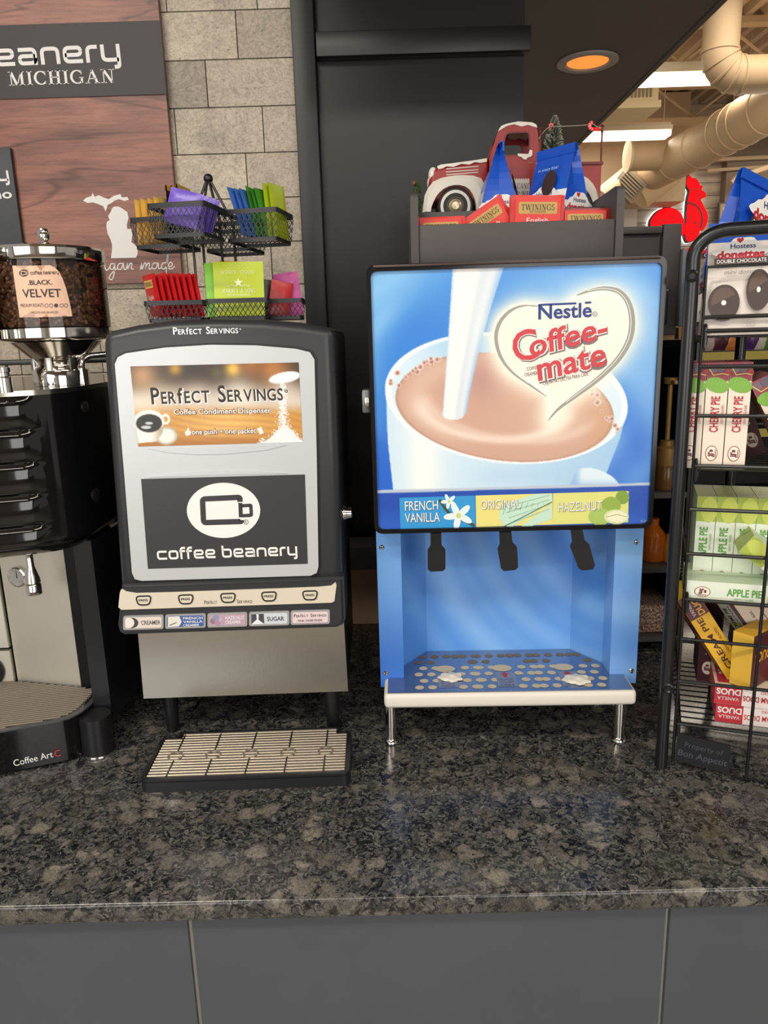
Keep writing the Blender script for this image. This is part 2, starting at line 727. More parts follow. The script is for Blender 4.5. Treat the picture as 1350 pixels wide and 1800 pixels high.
def ramp(nt, src, stops, interp='LINEAR'):
    r = nt.nodes.new('ShaderNodeValToRGB')
    r.color_ramp.interpolation = interp
    while len(r.color_ramp.elements) > 1:
        r.color_ramp.elements.remove(r.color_ramp.elements[-1])
    for i, (p, c) in enumerate(stops):
        e = r.color_ramp.elements[0] if i == 0 else r.color_ramp.elements.new(p)
        e.position = p
        e.color = lin(c) + (1,)
    nt.links.new(src, r.inputs[0])
    return r.outputs[0]


def noise(nt, vec, scale, detail=4, rough=0.55, dist=0.0, sx=(1, 1, 1)):
    mp = nt.nodes.new('ShaderNodeMapping')
    mp.inputs['Scale'].default_value = sx
    nt.links.new(vec, mp.inputs['Vector'])
    n = nt.nodes.new('ShaderNodeTexNoise')
    n.inputs['Scale'].default_value = scale
    n.inputs['Detail'].default_value = detail
    n.inputs['Roughness'].default_value = rough
    n.inputs['Distortion'].default_value = dist
    nt.links.new(mp.outputs[0], n.inputs['Vector'])
    return n.outputs['Fac']


def mixc(nt, fac, a, b, mode='MIX'):
    x = nt.nodes.new('ShaderNodeMix')
    x.data_type = 'RGBA'
    x.blend_type = mode
    for sock, val in ((0, fac), (6, a), (7, b)):
        if isinstance(val, (int, float)):
            x.inputs[sock].default_value = val
        elif isinstance(val, tuple):
            x.inputs[sock].default_value = lin(val) + (1,)
        else:
            nt.links.new(val, x.inputs[sock])
    return x.outputs[2]


def granite():
    m, nt, b = nodes('granite', 0.16)
    tc = nt.nodes.new('ShaderNodeTexCoord').outputs['Object']
    # warp the coordinates so the crystals are ragged
    wn = nt.nodes.new('ShaderNodeTexNoise')
    wn.inputs['Scale'].default_value = 55
    wn.inputs['Detail'].default_value = 4
    nt.links.new(tc, wn.inputs['Vector'])
    ad = nt.nodes.new('ShaderNodeVectorMath')
    ad.operation = 'MULTIPLY_ADD'
    ad.inputs[1].default_value = (0.042, 0.042, 0.042)
    nt.links.new(wn.outputs['Color'], ad.inputs[0])
    nt.links.new(tc, ad.inputs[2])
    vec = ad.outputs[0]

    def voro(scale, feature='F1'):
        v = nt.nodes.new('ShaderNodeTexVoronoi')
        v.inputs['Scale'].default_value = scale
        v.feature = feature
        nt.links.new(vec, v.inputs['Vector'])
        return v
    v1 = voro(33)
    v2 = voro(210)
    v3 = voro(88)
    seps = []
    for v in (v1, v2, v3):
        sp_ = nt.nodes.new('ShaderNodeSeparateColor')
        nt.links.new(v.outputs['Color'], sp_.inputs[0])
        seps.append(sp_)
    # fine dark and mid grey grain
    cell = ramp(nt, seps[1].outputs[0], [(0, (26, 27, 31)), (.25, (46, 47, 50)), (.5, (74, 73, 73)), (.8, (102, 100, 96)), (1, (124, 121, 115))])
    # medium grey-brown crystals
    med = ramp(nt, seps[2].outputs[1], [(0, (80, 78, 75)), (1, (116, 112, 105))])
    pm_ = ramp(nt, seps[2].outputs[0], [(0, (0, 0, 0)), (.64, (0, 0, 0)), (.70, (255, 255, 255))])
    cm_ = ramp(nt, v3.outputs['Distance'], [(0, (255, 255, 255)), (.36, (255, 255, 255)), (.52, (0, 0, 0))])
    c = mixc(nt, mixc(nt, 1.0, pm_, cm_, 'MULTIPLY'), cell, med)
    # a few large pale crystals
    big = ramp(nt, seps[0].outputs[1], [(0, (96, 92, 84)), (.5, (122, 116, 106)), (1, (142, 136, 124))])
    pick = ramp(nt, seps[0].outputs[0], [(0, (0, 0, 0)), (.62, (0, 0, 0)), (.67, (255, 255, 255))])
    core = ramp(nt, v1.outputs['Distance'], [(0, (255, 255, 255)), (.36, (255, 255, 255)), (.56, (0, 0, 0))])
    c = mixc(nt, mixc(nt, 1.0, pick, core, 'MULTIPLY'), c, big)
    fine = ramp(nt, noise(nt, tc, 520, 3, 0.7), [(.34, (120, 120, 124)), (.5, (235, 235, 236)), (.66, (255, 255, 255))])
    c = mixc(nt, 0.8, c, fine, 'MULTIPLY')
    veins = ramp(nt, noise(nt, tc, 42, 6, 0.7, 1.5), [(.38, (78, 78, 82)), (.50, (225, 225, 226)), (.60, (255, 255, 255))])
    c = mixc(nt, 0.6, c, veins, 'MULTIPLY')
    nt.links.new(c, b.inputs['Base Color'])
    return m


def stone_tile():
    m, nt, b = nodes('stone_tile', 0.6)
    g = nt.nodes.new('ShaderNodeTexCoord').outputs['Object']
    oi = nt.nodes.new('ShaderNodeAttribute')
    oi.attribute_name = 'tone'
    n1 = noise(nt, g, 9, 6, .62)
    n2 = noise(nt, g, 120, 5, .7, 0, (1, 1, 1.6))
    base = ramp(nt, n1, [(.3, (168, 161, 149)), (.5, (206, 194, 175)), (.72, (220, 208, 188))])
    pit = ramp(nt, n2, [(.3, (96, 92, 84)), (.42, (225, 225, 222)), (.6, (255, 255, 255))])
    c = mixc(nt, .6, base, pit, 'MULTIPLY')
    n3 = noise(nt, g, 22, 8, .75, 2.2)
    cr = ramp(nt, n3, [(.46, (255, 255, 255)), (.495, (150, 146, 138)), (.53, (255, 255, 255))])
    c = mixc(nt, .5, c, cr, 'MULTIPLY')
    c = mixc(nt, 1.0, c, oi.outputs['Color'], 'MULTIPLY')
    nt.links.new(c, b.inputs['Base Color'])
    bp = nt.nodes.new('ShaderNodeBump')
    bp.inputs['Strength'].default_value = .3
    bp.inputs['Distance'].default_value = .002
    nt.links.new(n2, bp.inputs['Height'])
    nt.links.new(bp.outputs['Normal'], b.inputs['Normal'])
    return m


def wood_print():
    m, nt, b = nodes('wood_print', 0.38)
    g = nt.nodes.new('ShaderNodeTexCoord').outputs['Object']
    n1 = noise(nt, g, 6, 5, .6, .25, (.35, 1, 2.2))
    c = ramp(nt, n1, [(.28, (118, 76, 64)), (.48, (152, 98, 82)), (.62, (176, 116, 96)), (.8, (188, 134, 114))])
    fib = ramp(nt, noise(nt, g, 90, 6, .7, .2, (.12, 1, 2)), [(.3, (150, 140, 138)), (.55, (240, 240, 240)), (.7, (255, 255, 255))])
    c = mixc(nt, .75, c, fib, 'MULTIPLY')
    crack = ramp(nt, noise(nt, g, 4, 3, .5, .7, (.3, 1, 1.9)), [(.47, (255, 255, 255)), (.493, (96, 76, 72)), (.51, (255, 255, 255))])
    c = mixc(nt, .6, c, crack, 'MULTIPLY')
    nt.links.new(c, b.inputs['Base Color'])
    return m


GRANITE, TILE, WOODP = granite(), stone_tile(), wood_print()
DARKWALL = mat('dark_wall_paint', (104, 97, 93), 0.55, bump=.05, bscale=400)
DARKPANEL = mat('dark_panel', (24, 22, 23), 0.32)

# floor and counter --------------------------------------------------------
f = MB()
f.box(-4, -4.0, -0.05, 7, 9.4, 0.0, mat('floor_tile', (150, 142, 130), 0.35, var=.2, vscale=2))
f.build('floor', kind='structure')

ct = MB()
prof = [(YW - .005, CT - .03), (YW - .005, CT), (.782, CT), (.7785, CT - .0012), (.7765, CT - .004), (.776, CT - .009), (.776, CT - .024), (.778, CT - .028), (.784, CT - .03)]
ct.prism([(-1.5, y, z) for (y, z) in prof], (3.6, 0, 0), GRANITE)
tag(ct.build('countertop', smooth=40), 'speckled dark grey granite countertop running across under all the machines', 'countertop')

cb = thing('counter_base', (0.1, 1.3, 0), 'dark grey large tile counter front below the granite top, pale grout lines', 'counter')
GREYT = mat('grey_tile', (75, 79, 85), 0.42, var=.12, vscale=5)
GROUT = mat('grout', (176, 172, 164), 0.8)
core = MB()
core.box(-1.5, .8005, 0.001, 2.1, YW - .01, CT - .0305, GROUT)
core.build('carcass', cb)
gx = [P(333, 1625, .793).x, P(1175, 1598, .793).x]
edges = [-1.5, gx[0], gx[1], 2.1]
for i in range(3):
    t = MB()
    t.box(edges[i] + .003, .793, .30, edges[i + 1] - .003, .8004, CT - .0305, GREYT)
    t.box(edges[i] + .003, .793, .002, edges[i + 1] - .003, .8004, .294, GREYT)
    t.build('tile_panel', cb)

# tiled back wall -----------------------------------------------------------
pw = Pl((0, YW, 0))
xr = pw(532, 420)[0]           # right end of the tiles
wl = MB()
wl.box(-1.6, YW + .008, 0.0, xr, YW + .12, 3.3, mat('tile_joint', (92, 88, 80), .8))
tones = []
rows = [pw(400, v)[1] for v in (18, 100, 187, 270)]
th = (rows[0] - rows[3]) / 3
row_joint = {-1: (.04, 0), 0: (pw(452, 8)[0], 0), 1: (pw(416, 60)[0], 0), 2: (pw(363, 145)[0], 0), 3: (pw(309, 230)[0], 0), 4: (pw(434, 310)[0], 0), 5: (pw(474, 385)[0], 0), 6: (pw(330, 470)[0], 0)}
tl = pw(463, 230)[0] - pw(309, 230)[0]
fixed = {(1, -1): 1.05, (1, 0): .82, (2, -1): .68, (2, 0): .95, (3, 0): .98, (3, -1): .9, (4, -1): 1.08, (4, 0): .92}
for rr in range(-4, 16):
    z1 = rows[0] - (rr - 1) * th - .0012
    z0 = z1 - th + .0024
    x0 = row_joint.get(rr, (-.3 + R.uniform(0, tl), 0))[0]
    k = -9
    while x0 + k * tl < xr:
        a, b_ = max(x0 + k * tl + .0012, -1.6), min(x0 + (k + 1) * tl - .0012, xr)
        if b_ - a > .004:
            n0 = len(wl.v)
            wl.box(a, YW, z0, b_, YW + .008, z1, TILE)
            tone = fixed.get((rr, k), R.choice((.8, .9, .96, 1.0, 1.06)))
            tones.append((n0, len(wl.v), tone))
        k += 1
ow = wl.build('wall_back', kind='structure', smooth=0)
at_ = ow.data.color_attributes.new('tone', 'FLOAT_COLOR', 'POINT')
arr = np.ones((len(ow.data.vertices), 4), np.float32)
for a, b_, t in tones:
    arr[a:b_, :3] = t
at_.data.foreach_set('color', arr.ravel())

# dark post, dark panel, box above it, soffit ------------------------------
tr = MB()
x0, x1 = pw(521, 0)[0], pw(551, 100)[0]
tr.box(xr + .001, YW - .03, CT + .001, xr + .05, YW + .1, 3.3, mat('dark_post', (30, 28, 30), .4), r=.003)
tr.build('trim_1', kind='structure')
dw = MB()
x2 = pw(921, 120)[0]
dw.box(xr + .051, YW, CT + .001, x2, YW + .12, 3.3, DARKPANEL)
dw.build('wall_panel', kind='structure')
vb = MB()
zt, zb = P(740, 49, YW - .03).z, P(740, 94, YW - .03).z
vb.box(xr + .052, YW - .03, zb, P(934, 60, YW - .03).x, YW - .0005, zt, mat('valance', (28, 27, 29), .4), r=.003)
tag(vb.build('wall_valance'), 'flat black box rail across the top of the dark wall panel', 'rail')
sf = MB()
xe = .935
SOF = 2.45
sf.box(xr, .55, SOF, xe, YW - .031, SOF + .5, DARKWALL)
sf.box(x2 + .001, YW - .03, SOF, xe, 6.5, SOF + .5, DARKWALL)
sf.build('ceiling_soffit', kind='structure')
se = MB()
se.box(xe + .0005, .55, SOF - .004, xe + .018, 6.5, SOF + .5, mat('soffit_edge', (98, 90, 86), .5))
se.build('trim_2', kind='structure')
# a dark partition under the soffit, behind the shelf
bk = MB()
bk.box(x2 + .002, 4.4, CT - .92, .55, 4.5, SOF - .001, DARKWALL)
bk.build('wall_partition', kind='structure')

c0 = Z(1033, 107, SOF)
dl = thing('recessed_light', (c0.x, c0.y, SOF), 'round recessed ceiling light glowing orange in the dark soffit', 'light')
q = MB()
q.lathe([(.098, -.001), (.098, -.006), (.09, -.010), (.072, -.008), (.068, -.001)], c0, mat('white_trim', (190, 180, 172), .45), 40)
q.build('trim_ring', dl)
q = MB()
q.lathe([(.067, -.0035), (.02, -.0032), (0, -.003)], c0, mat('amber_lens', (255, 150, 62), .4, emit=.95), 32)
q.build('lens', dl)

# wall sign -----------------------------------------------------------------
YS = YW - .018
ps = Pl((0, YS, 0))
ws = thing('wall_sign', tuple(ps.at(322, 495, -.01)), 'large reddish wood-print wall sign with grey banner and white state map', 'sign')
xs1 = ps(300, 260)[0]
zb = ps(322, 495)[1]
q = MB()
q.box(-1.3, YS, zb, xs1, YW - .0005, 2.75, WOODP)
# state outline: upper peninsula, lower peninsula
up = [(x / 3.97, y / 3.97) for (x, y) in [(580, 1400), (602, 1380), (640, 1368), (645, 1345), (662, 1374), (690, 1362), (720, 1377), (760, 1390), (792, 1368), (840, 1355), (850, 1378), (890, 1375), (900, 1395), (868, 1402), (832, 1390), (800, 1400), (775, 1420), (752, 1430), (738, 1478), (722, 1440), (684, 1424), (650, 1412), (610, 1417)]]
q.dec(ps, up, WHITE)
lp = [(201, 363), (208, 363), (214, 366), (224, 373), (226, 383), (223, 395), (224, 403), (230, 402), (233, 412), (231, 426), (236, 429), (242, 436), (242, 446), (239, 453), (195, 454), (197, 439), (197, 430), (194, 420), (189, 410), (187, 397), (188, 390), (193, 387), (190, 380), (195, 372), (197, 366)]
q.dec(ps, lp, WHITE)
# script lettering along the foot of the map
scr = [[(150, 462), (156, 470), (160, 478), (166, 462), (170, 474), (176, 478)],
       [(184, 466), (186, 474), (190, 474), (193, 468)], [(186, 459), (187, 460)],
       [(201, 464), (195, 464), (194, 472), (199, 473), (202, 464), (201, 480), (197, 491), (192, 489), (196, 481), (206, 472)],
       [(216, 463), (209, 464), (207, 472), (213, 473), (217, 463), (218, 472), (222, 473), (224, 463), (225, 472), (229, 463), (232, 464), (231, 472), (235, 473)],
       [(247, 474), (249, 463), (250, 473), (254, 463), (257, 464), (256, 472), (260, 463), (263, 464), (262, 472), (266, 472), (268, 465)],
       [(277, 463), (270, 463), (268, 471), (274, 472), (278, 462), (279, 472), (284, 471)],
       [(293, 462), (286, 463), (284, 471), (290, 472), (294, 462), (296, 440), (293, 465), (292, 488)],
       [(296, 470), (303, 466), (301, 461), (297, 464), (297, 472), (303, 472), (307, 468)]]
for s_ in scr:
    q.line(ps, [tuple(p) for p in curve(s_, 5)], 1.7, WHITE)
q.build('board', ws)
bn = MB()
YB = YS - .003
pb = Pl((0, YB, 0))
bz1, bz0 = pb(140, 40)[1], pb(140, 170)[1]
bn.box(-1.3, YB, bz0, pb(287, 100)[0], YS - .0005, bz1, mat('banner_grey', (54, 51, 52), .5))
bn.txt(pb, 'beanery', -46, 119, 213, 108, 29, WHITE, font='square', hm=abs(pb(0, 83)[1] - pb(0, 114)[1]))
bn.txt(pb, 'MICHIGAN', 16, 150.5, 203, 145.5, 24, WHITE, font='serif')
bn.build('banner', ws)
pc = thing('placard', tuple(pb.at(30, 430, 0)), 'slate grey menu placard with white lettering above the bean hopper', 'placard')
YP = YS - .012
pp = Pl((0, YP, 0))
q = MB()
q.box(-1.2, YP, pp(40, 470)[1], pp(28, 340)[0], YS - .0005, pp(10, 259)[1], mat('placard_grey', (56, 60, 66), .5), r=.002)
q.txt(pp, 'ry', -18, 320, 17, 318, 17, WHITE, font='square', hm=.0215)
q.txt(pp, 'ino', -18, 350, 22, 348, 17, WHITE, bold=.02)
q.build('face', pc)
# ------------------------------------------------------------------ creamer dispenser (blue picture door)
NAVY, REDI, SILV = ink((28, 58, 132)), ink((206, 60, 70)), ink((158, 158, 150))
pd = Pl((-.0196, 1.092, 1.30), -1.4)
cm = thing('creamer_dispenser', (.19, 1.15, CT), 'tall blue three-flavour coffee creamer dispenser with a big cup picture on its door', 'dispenser')
SWIRL = mat('swirl_blue', (60, 130, 210), .3)


def heart_path():
    l = [(966, 742), (962, 696), (930, 675), (893, 652), (876, 622), (870, 590), (878, 562), (898, 544), (922, 536), (945, 537)]
    r = [(985, 540), (1012, 527), (1040, 515), (1066, 511), (1090, 519), (1106, 541), (1111, 571), (1104, 600), (1086, 630), (1058, 660), (1022, 688), (990, 712)]
    return curve(l + r, 5, True)


HEART = heart_path()


def blue_print(U, V):
    """blue swirl print of the recess"""
    r = np.hypot(U - 1150, V - 850)
    base = np.zeros((len(U), 3)) + (84, 146, 226)
    base = mix(base, (66, 120, 210), sm(V, 1040, 960) * .5)
    for (q, wd, k) in ((405, 30, .62), (327, 26, .5), (243, 26, .5), (150, 28, .6), (365, 10, .25), (285, 12, .25), (470, 18, .3)):
        base = mix(base, (160, 204, 246), k * np.exp(-((r - q) / wd) ** 2))
    return base


def cup_print(U, V):
    n = len(U)
    C = np.zeros((n, 3)) + (52, 132, 220)
    C = mix(C, (104, 176, 236), sm(V, 600, 470) * .35)
    C = mix(C, (34, 96, 204), sm(V, 640, 850) * .85)
    # swirl of paler blue around the cup
    dx, dy = U - 860, (V - 690) * 1.05
    r = np.hypot(dx, dy)
    th = np.arctan2(dy, dx)
    for (k, ph, wd, am) in ((3, 0.4, .35, .55), (3, 1.75, .22, .4), (5, 3.0, .25, .22)):
        s = np.sin(k * th - r / 62.0 + ph) * .5 + .5
        C = mix(C, (160, 208, 244), am * np.exp(-((1 - s) / wd) ** 2) * sm(r, 170, 250))
    for (q0, wd, am, a0, a1) in ((300, 20, .5, -2.9, -1.9), (255, 16, .42, -3.1, -2.2), (345, 15, .4, -2.7, -1.6), (300, 26, .4, -1.2, -.3), (262, 14, .3, .1, .9), (330, 22, .35, .2, .8)):
        rr_ = r + 26 * np.sin(th * 2)
        C = mix(C, (150, 204, 246), am * np.exp(-((rr_ - q0) / wd) ** 2) * sm(th, a0, a0 + .35) * sm(th, a1, a1 - .35))
    # cup: body, wall and inside
    def el(cx, cy, a, b, rot):
        c, s = math.cos(math.radians(rot)), math.sin(math.radians(rot))
        x, y = (U - cx) * c + (V - cy) * s, -(U - cx) * s + (V - cy) * c
        return np.hypot(x / a, y / b), x / a, y / b
    o, ox, oy = el(890, 700, 214, 114, 6)
    body = inside(U, V, [(678, 690), (682, 780), (692, 868), (1040, 868), (1066, 832), (1090, 770), (1103, 715)])
    hand = inside(U, V, [tuple(p) for p in curve([(1008, 838), (1016, 827), (1030, 822), (1050, 825), (1072, 835), (1086, 848), (1096, 870), (1004, 870)], 4, True)])
    B = np.zeros((n, 3)) + (206, 230, 246)
    B = mix(B, (244, 248, 246), np.exp(-((U - 745) / 36) ** 2) * .9)
    B = mix(B, (150, 196, 234), sm(U, 860, 1080) * .75)
    B = mix(B, (170, 206, 236), np.exp(-((V - 836 + (U - 880) * .02) / 22) ** 2) * .5 * sm(U, 800, 880))
    C = np.where((body & (V < 866))[:, None], B, C)
    Hh = mix(np.zeros((n, 3)) + (222, 238, 248), (120, 176, 228), sm(V, 838, 866))
    Hh = mix(Hh, (140, 186, 228), sm(U, 1026, 1010) * .8)
    C = np.where((hand & (V < 866))[:, None], Hh, C)
    rimc = mix(np.zeros((n, 3)) + (214, 234, 247), (150, 198, 236), sm(oy, .1, -1) * sm(np.abs(ox), 1, .3))
    rimc = mix(rimc, (250, 252, 250), sm(o, .93, .99))
    C = np.where((o < 1)[:, None], rimc, C)
    # coffee
    q, qx, qy = el(887, 716, 193, 94, 7)
    K = np.zeros((n, 3)) + (206, 164, 144)
    K = mix(K, (184, 138, 128), np.exp(-((U - 850) / 40) ** 2 - ((V - 660) / 45) ** 2) * .8)
    K = mix(K, (206, 154, 108), sm(U, 1000, 1070) * .6 * sm(V, 660, 740))
    # pale ring swept out by the pour
    q2, q2x, q2y = el(868, 716, 128, 56, 4)
    K = mix(K, (243, 226, 210), np.exp(-((q2 - 1) / .13) ** 2) * .85 * sm(q2y, -.35, .2))
    q3, _, q3y = el(893, 706, 150, 66, 9)
    K = mix(K, (232, 208, 192), np.exp(-((q3 - 1) / .10) ** 2) * .6 * sm(q3y, -.1, .5))
    K = mix(K, (232, 214, 200), np.exp(-((q - .82) / .12) ** 2) * .35 * sm(-qx, .1, .7))
    K = mix(K, (150, 110, 92), sm(q, .95, 1.0) * .35)
    C = np.where((q < 1)[:, None], K, C)
    # froth
    C0 = C.copy()
    rng = np.random.RandomState(4)
    for (cx, cy, dx_, dy_, m) in ((727, 652, 46, -22, 26), (1058, 712, 30, 50, 28)):
        for i in range(m):
            t = rng.uniform(-1, 1)
            x, y = cx + dx_ * t + rng.normal(0, 4), cy + dy_ * t + rng.normal(0, 4)
            rr = rng.uniform(1.5, 5)
            d = np.hypot(U - x, V - y)
            C0 = mix(C0, (236, 214, 202), sm(d, rr * 1.5, rr * .9) * .9)
            C0 = mix(C0, (150, 92, 84), sm(d, rr * .95, rr * .5) * .85)
            C0 = mix(C0, (240, 226, 218), sm(np.hypot(U - x + rr * .25, V - y + rr * .25), rr * .35, 0) * .9)
    C = np.where((o < 1.0)[:, None], C0, C)
    # poured stream
    t = np.clip((V - 466) / 262, 0, 1)
    xl = 796 - 16 * t - 2 * t * t
    xr_ = 887 - 92 * t + 24 * t * t
    f = (U - xl) / (xr_ - xl)
    S = np.zeros((n, 3)) + (250, 248, 242)
    S = mix(S, (214, 226, 240), sm(f, .45, .9) * .8)
    S = mix(S, (150, 190, 228), sm(f, .82, 1) * .8)
    S = mix(S, (196, 218, 240), sm(f, .12, 0) * .8)
    S = mix(S, (170, 196, 224), np.exp(-((f - .62) / .12) ** 2) * .35)
    foot = np.hypot((U - 797) / 20, (V - 727) / 11) < 1
    C = np.where(((f > 0) & (f < 1) & (V < 727))[:, None] | foot[:, None], S, C)
    # heart badge with the pale bloom printed round it
    d = dist(U, V, HEART)
    ins = inside(U, V, HEART)
    C = mix(C, (252, 246, 226), np.where(ins, 1, np.exp(-(d / 20) ** 1.5) * .95))
    C = np.where(ins[:, None], mix(np.zeros((n, 3)) + (250, 238, 222), (252, 248, 236), sm(d, 14, 0)), C)
    # band of flavours along the foot
    yb = 862 - (U - 662) * .0285
    C = np.where((V > yb)[:, None], np.zeros((n, 3)) + (188, 200, 216), C)
    Bd = mix(np.zeros((n, 3)) + (32, 78, 176), (44, 96, 196), sm(V, 880, 930))
    C = np.where((V > yb + 5)[:, None], Bd, C)
    return C


a0, a1 = pd(651, 700)[0], pd(1158, 690)[0]
b0, b1 = pd(905, 932)[1], pd(905, 458)[1]
Td = pd.T()


def rrect(x0, y0, x1, y1, r, z=0.0, seg=5):
    return [Vector((p[0], p[1], z)) for p in rounded([(x0, y0), (x1, y0), (x1, y1), (x0, y1)], r, True, seg)]


q = MB(Td)
q.box(a0 + .001, b0 + .001, -.05, a1 - .001, b1 - .001, -.0005, BLACK, r=.006)
q.ring(rrect(a0, b0, a1, b1, .014), rrect(a0 + .006, b0 + .0065, a1 - .006, b1 - .009, .010), (0, 0, .005), mat('gloss_black', (16, 16, 18), .15))
q.box(a0 + .01, b1 - .0045, .005, a1 - .01, b1 - .001, .0075, mat('bronze_edge', (70, 56, 50), .3, .5), r=.001)
door = q.build('door', cm)
q = MB()
quad = [pd.w(a0 + .004, b1 - .007), pd.w(a1 - .004, b1 - .007), pd.w(a1 - .004, b0 + .005), pd.w(a0 + .004, b0 + .005)]


def topx(p):
    c = (np.array(p) - CAM_P) @ CAM_M
    return 675 + FPX * c[0] / c[2], 900 + FPX * c[1] / c[2]


picture(q, pd, 0, 0, 0, 0, 340, 316, cup_print, colmat('print_gloss', .28), [topx(p) for p in quad])
# silver strokes of the heart
ls = [tuple(p) for p in curve([(946, 538), (918, 538), (895, 548), (878, 568), (872, 594), (880, 626), (900, 653), (932, 677), (961, 697)], 5)]
q.line(pd, ls, 1, SILV, .0006, taper=[.6 + 6 * math.sin(PI * min(1, (i + 1) / len(ls) * 1.0)) ** .8 for i in range(len(ls))])
q.line(pd, [(x + 3.5, y + 1) for x, y in ls[3:-6]], 1.1, WHITE, .0007)
rs = [tuple(p) for p in curve([(1014, 519), (1040, 510), (1066, 507), (1090, 514), (1106, 536), (1111, 570), (1104, 602), (1084, 634), (1050, 667), (1010, 697), (980, 720), (963, 740)], 5)]
q.line(pd, rs, 1, SILV, .0006, taper=[.6 + 10 * math.sin(PI * min(1, (i + 1) / len(rs))) ** .8 for i in range(len(rs))])
q.line(pd, [(x - 2, y) for x, y in rs[4:-8]], 1.2, WHITE, .0007)
# wordmarks
q.txt(pd, 'Nestle', 946, 561, 1040, 556.5, 26, NAVY, bold=.022)
q.line(pd, [(946, 536.5), (958, 535.5), (1013, 533.2)], 3.6, NAVY, .0007)
q.line(pd, [(1028, 532.2), (1039, 531.6)], 3.6, NAVY, .0007)
q.txt(pd, 'R', 1044, 554, 1047, 554, 4, NAVY)
q.line(pd, [(1045.5 + 4 * math.cos(t), 552 + 4 * math.sin(t)) for t in np.linspace(0, 6.28, 14)], .8, NAVY, .0007)
for (bo, mt, dd) in ((.075, ink((128, 112, 112)), .0006), (.052, WHITE, .0008), (.02, REDI, .001)):
    sft = 1.2 if dd == .0006 else 0
    q.txt(pd, 'C', 906 + sft, 638 + sft, 950 + sft, 627 + sft, 57, mt, dd, bold=bo * .55)
    q.txt(pd, 'offee-', 933 + sft, 627 + sft, 1070 + sft, 591 + sft, 41, mt, dd + .0001, bold=bo, shear=.12)
    q.txt(pd, 'mate', 946 + sft, 669 + sft, 1067 + sft, 640 + sft, 44, mt, dd + .0002, bold=bo, shear=.08)
GREYI = ink((84, 72, 70))
q.txt(pd, 'COFFEE', 926, 652, 946, 648.5, 6.5, GREYI)
q.txt(pd, 'CREAMER', 922, 662, 945, 658.5, 6.5, GREYI)
q.txt(pd, 'CREMA NO LACTEA PARA CAFE', 955, 677, 1034, 660, 6.5, GREYI)
# three flavour pictures
CY, YL, PG = ink((40, 150, 214)), ink((232, 222, 130)), ink((196, 228, 206))
q.dec(pd, [(702, 875), (835, 871), (836, 926), (704, 929)], CY, .0005)
q.dec(pd, [(836, 871), (971, 867), (972, 922), (837, 926)], YL, .0005)
q.dec(pd, [(972, 867), (1105, 863), (1104, 918), (972, 922)], ink((222, 222, 128)), .0005)
STEM = ink((58, 70, 42))
q.line(pd, [tuple(p) for p in curve([(772, 878), (786, 898), (800, 908), (822, 918), (834, 924)], 4)], 5, STEM, .0006)
for (cx, cy, rr) in ((806, 906, 24), (789, 881, 13)):
    for k in range(5):
        t = k * 1.257 + .5
        q.ell(pd, cx + math.cos(t) * rr * .55, cy + math.sin(t) * rr * .5, rr * .55, rr * .24, ink((226, 240, 240)), .0008 + k * .00005, math.degrees(t))
    q.ell(pd, cx, cy, rr * .18, rr * .18, ink((200, 214, 120)), .0012)
for (pts, dd) in (([(878, 900), (888, 886), (940, 868), (970, 868), (970, 882), (900, 926), (886, 924), (878, 912)], .0007), ([(916, 924), (970, 886), (970, 912), (930, 926)], .0009)):
    q.dec(pd, pts, PG, dd)
for i in range(9):
    q.line(pd, [(884 + i * 10, 884 - i * 2.5 + 20), (892 + i * 9, 868 + i * .8 + 12)], 1, ink((140, 186, 158)), .0011)
for i in range(4):
    q.line(pd, [(884 + i * 5, 892 + i * 9), (966, 870 + i * 8)], 1, ink((140, 186, 158)), .0011)
q.line(pd, [(886, 925), (912, 912), (970, 882)], 1.6, ink((90, 120, 96)), .0012)
for (cx, cy, ru, rv, c) in ((1074, 888, 17, 15, (146, 176, 70)), (1094, 874, 12, 12, (128, 160, 58)), (1054, 908, 20, 15, (168, 196, 96)), (1083, 908, 22, 13, (214, 222, 170)), (1084, 908, 18, 10, (238, 236, 204))):
    q.ell(pd, cx, cy, ru, rv, ink(c), .0007 + ru * 1e-5 + (.0003 if c[0] > 200 else 0) + (.0002 if c[0] > 230 else 0))
q.line(pd, [(1066, 908), (1084, 904), (1102, 908)], 1, ink((150, 160, 90)), .0016)
for (s_, u0, v0, u1, v1) in (('FRENCH', 712, 897, 770, 895), ('VANILLA', 712, 918, 773, 916), ('ORIGINAL', 845, 895, 914, 892.5), ('HAZELNUT', 981, 899, 1057, 896)):
    q.txt(pd, s_, u0 + .8, v0 + .8, u1 + .8, v1 + .8, 17, ink((110, 120, 110)), .0017)
    q.txt(pd, s_, u0, v0, u1, v1, 17, WHITE, .0019)
q.txt(pd, 'FS-262', 1126, 918, 1137, 917.6, 4, ink((170, 190, 226)))
q.build('door_picture', door)

# cabinet behind the door, and the blue recess below it
yb_ = .5
q = MB(Td)
q.box(a0 + .008, b0 + .004, -yb_, a1 - .02, b1 - .006, -.051, BLACK, r=.004)
pfl = Pl(pd.w(0, 0, -.0455), -1.4)
fl0, fl1 = pfl(665.5, 1080)[0], pfl(1124, 1080)[0]
zt_ = b0 + .02
zfloor = 1.0195 - 1.30
q.box(fl0 + .001, zfloor, -yb_, fl1 - .001, b0 + .004, -.155, BLACK)
q.box(fl0 + .0012, zfloor, -.155, fl0 + .03, b0 + .004, -.046, BLACK)
q.box(fl1 - .03, zfloor, -.155, fl1 - .0012, b0 + .004, -.046, BLACK)
q.box(fl0 + .002, -.32, -yb_, fl1 - .002, zfloor, -.13, BLACK)
q.build('cabinet', cm)


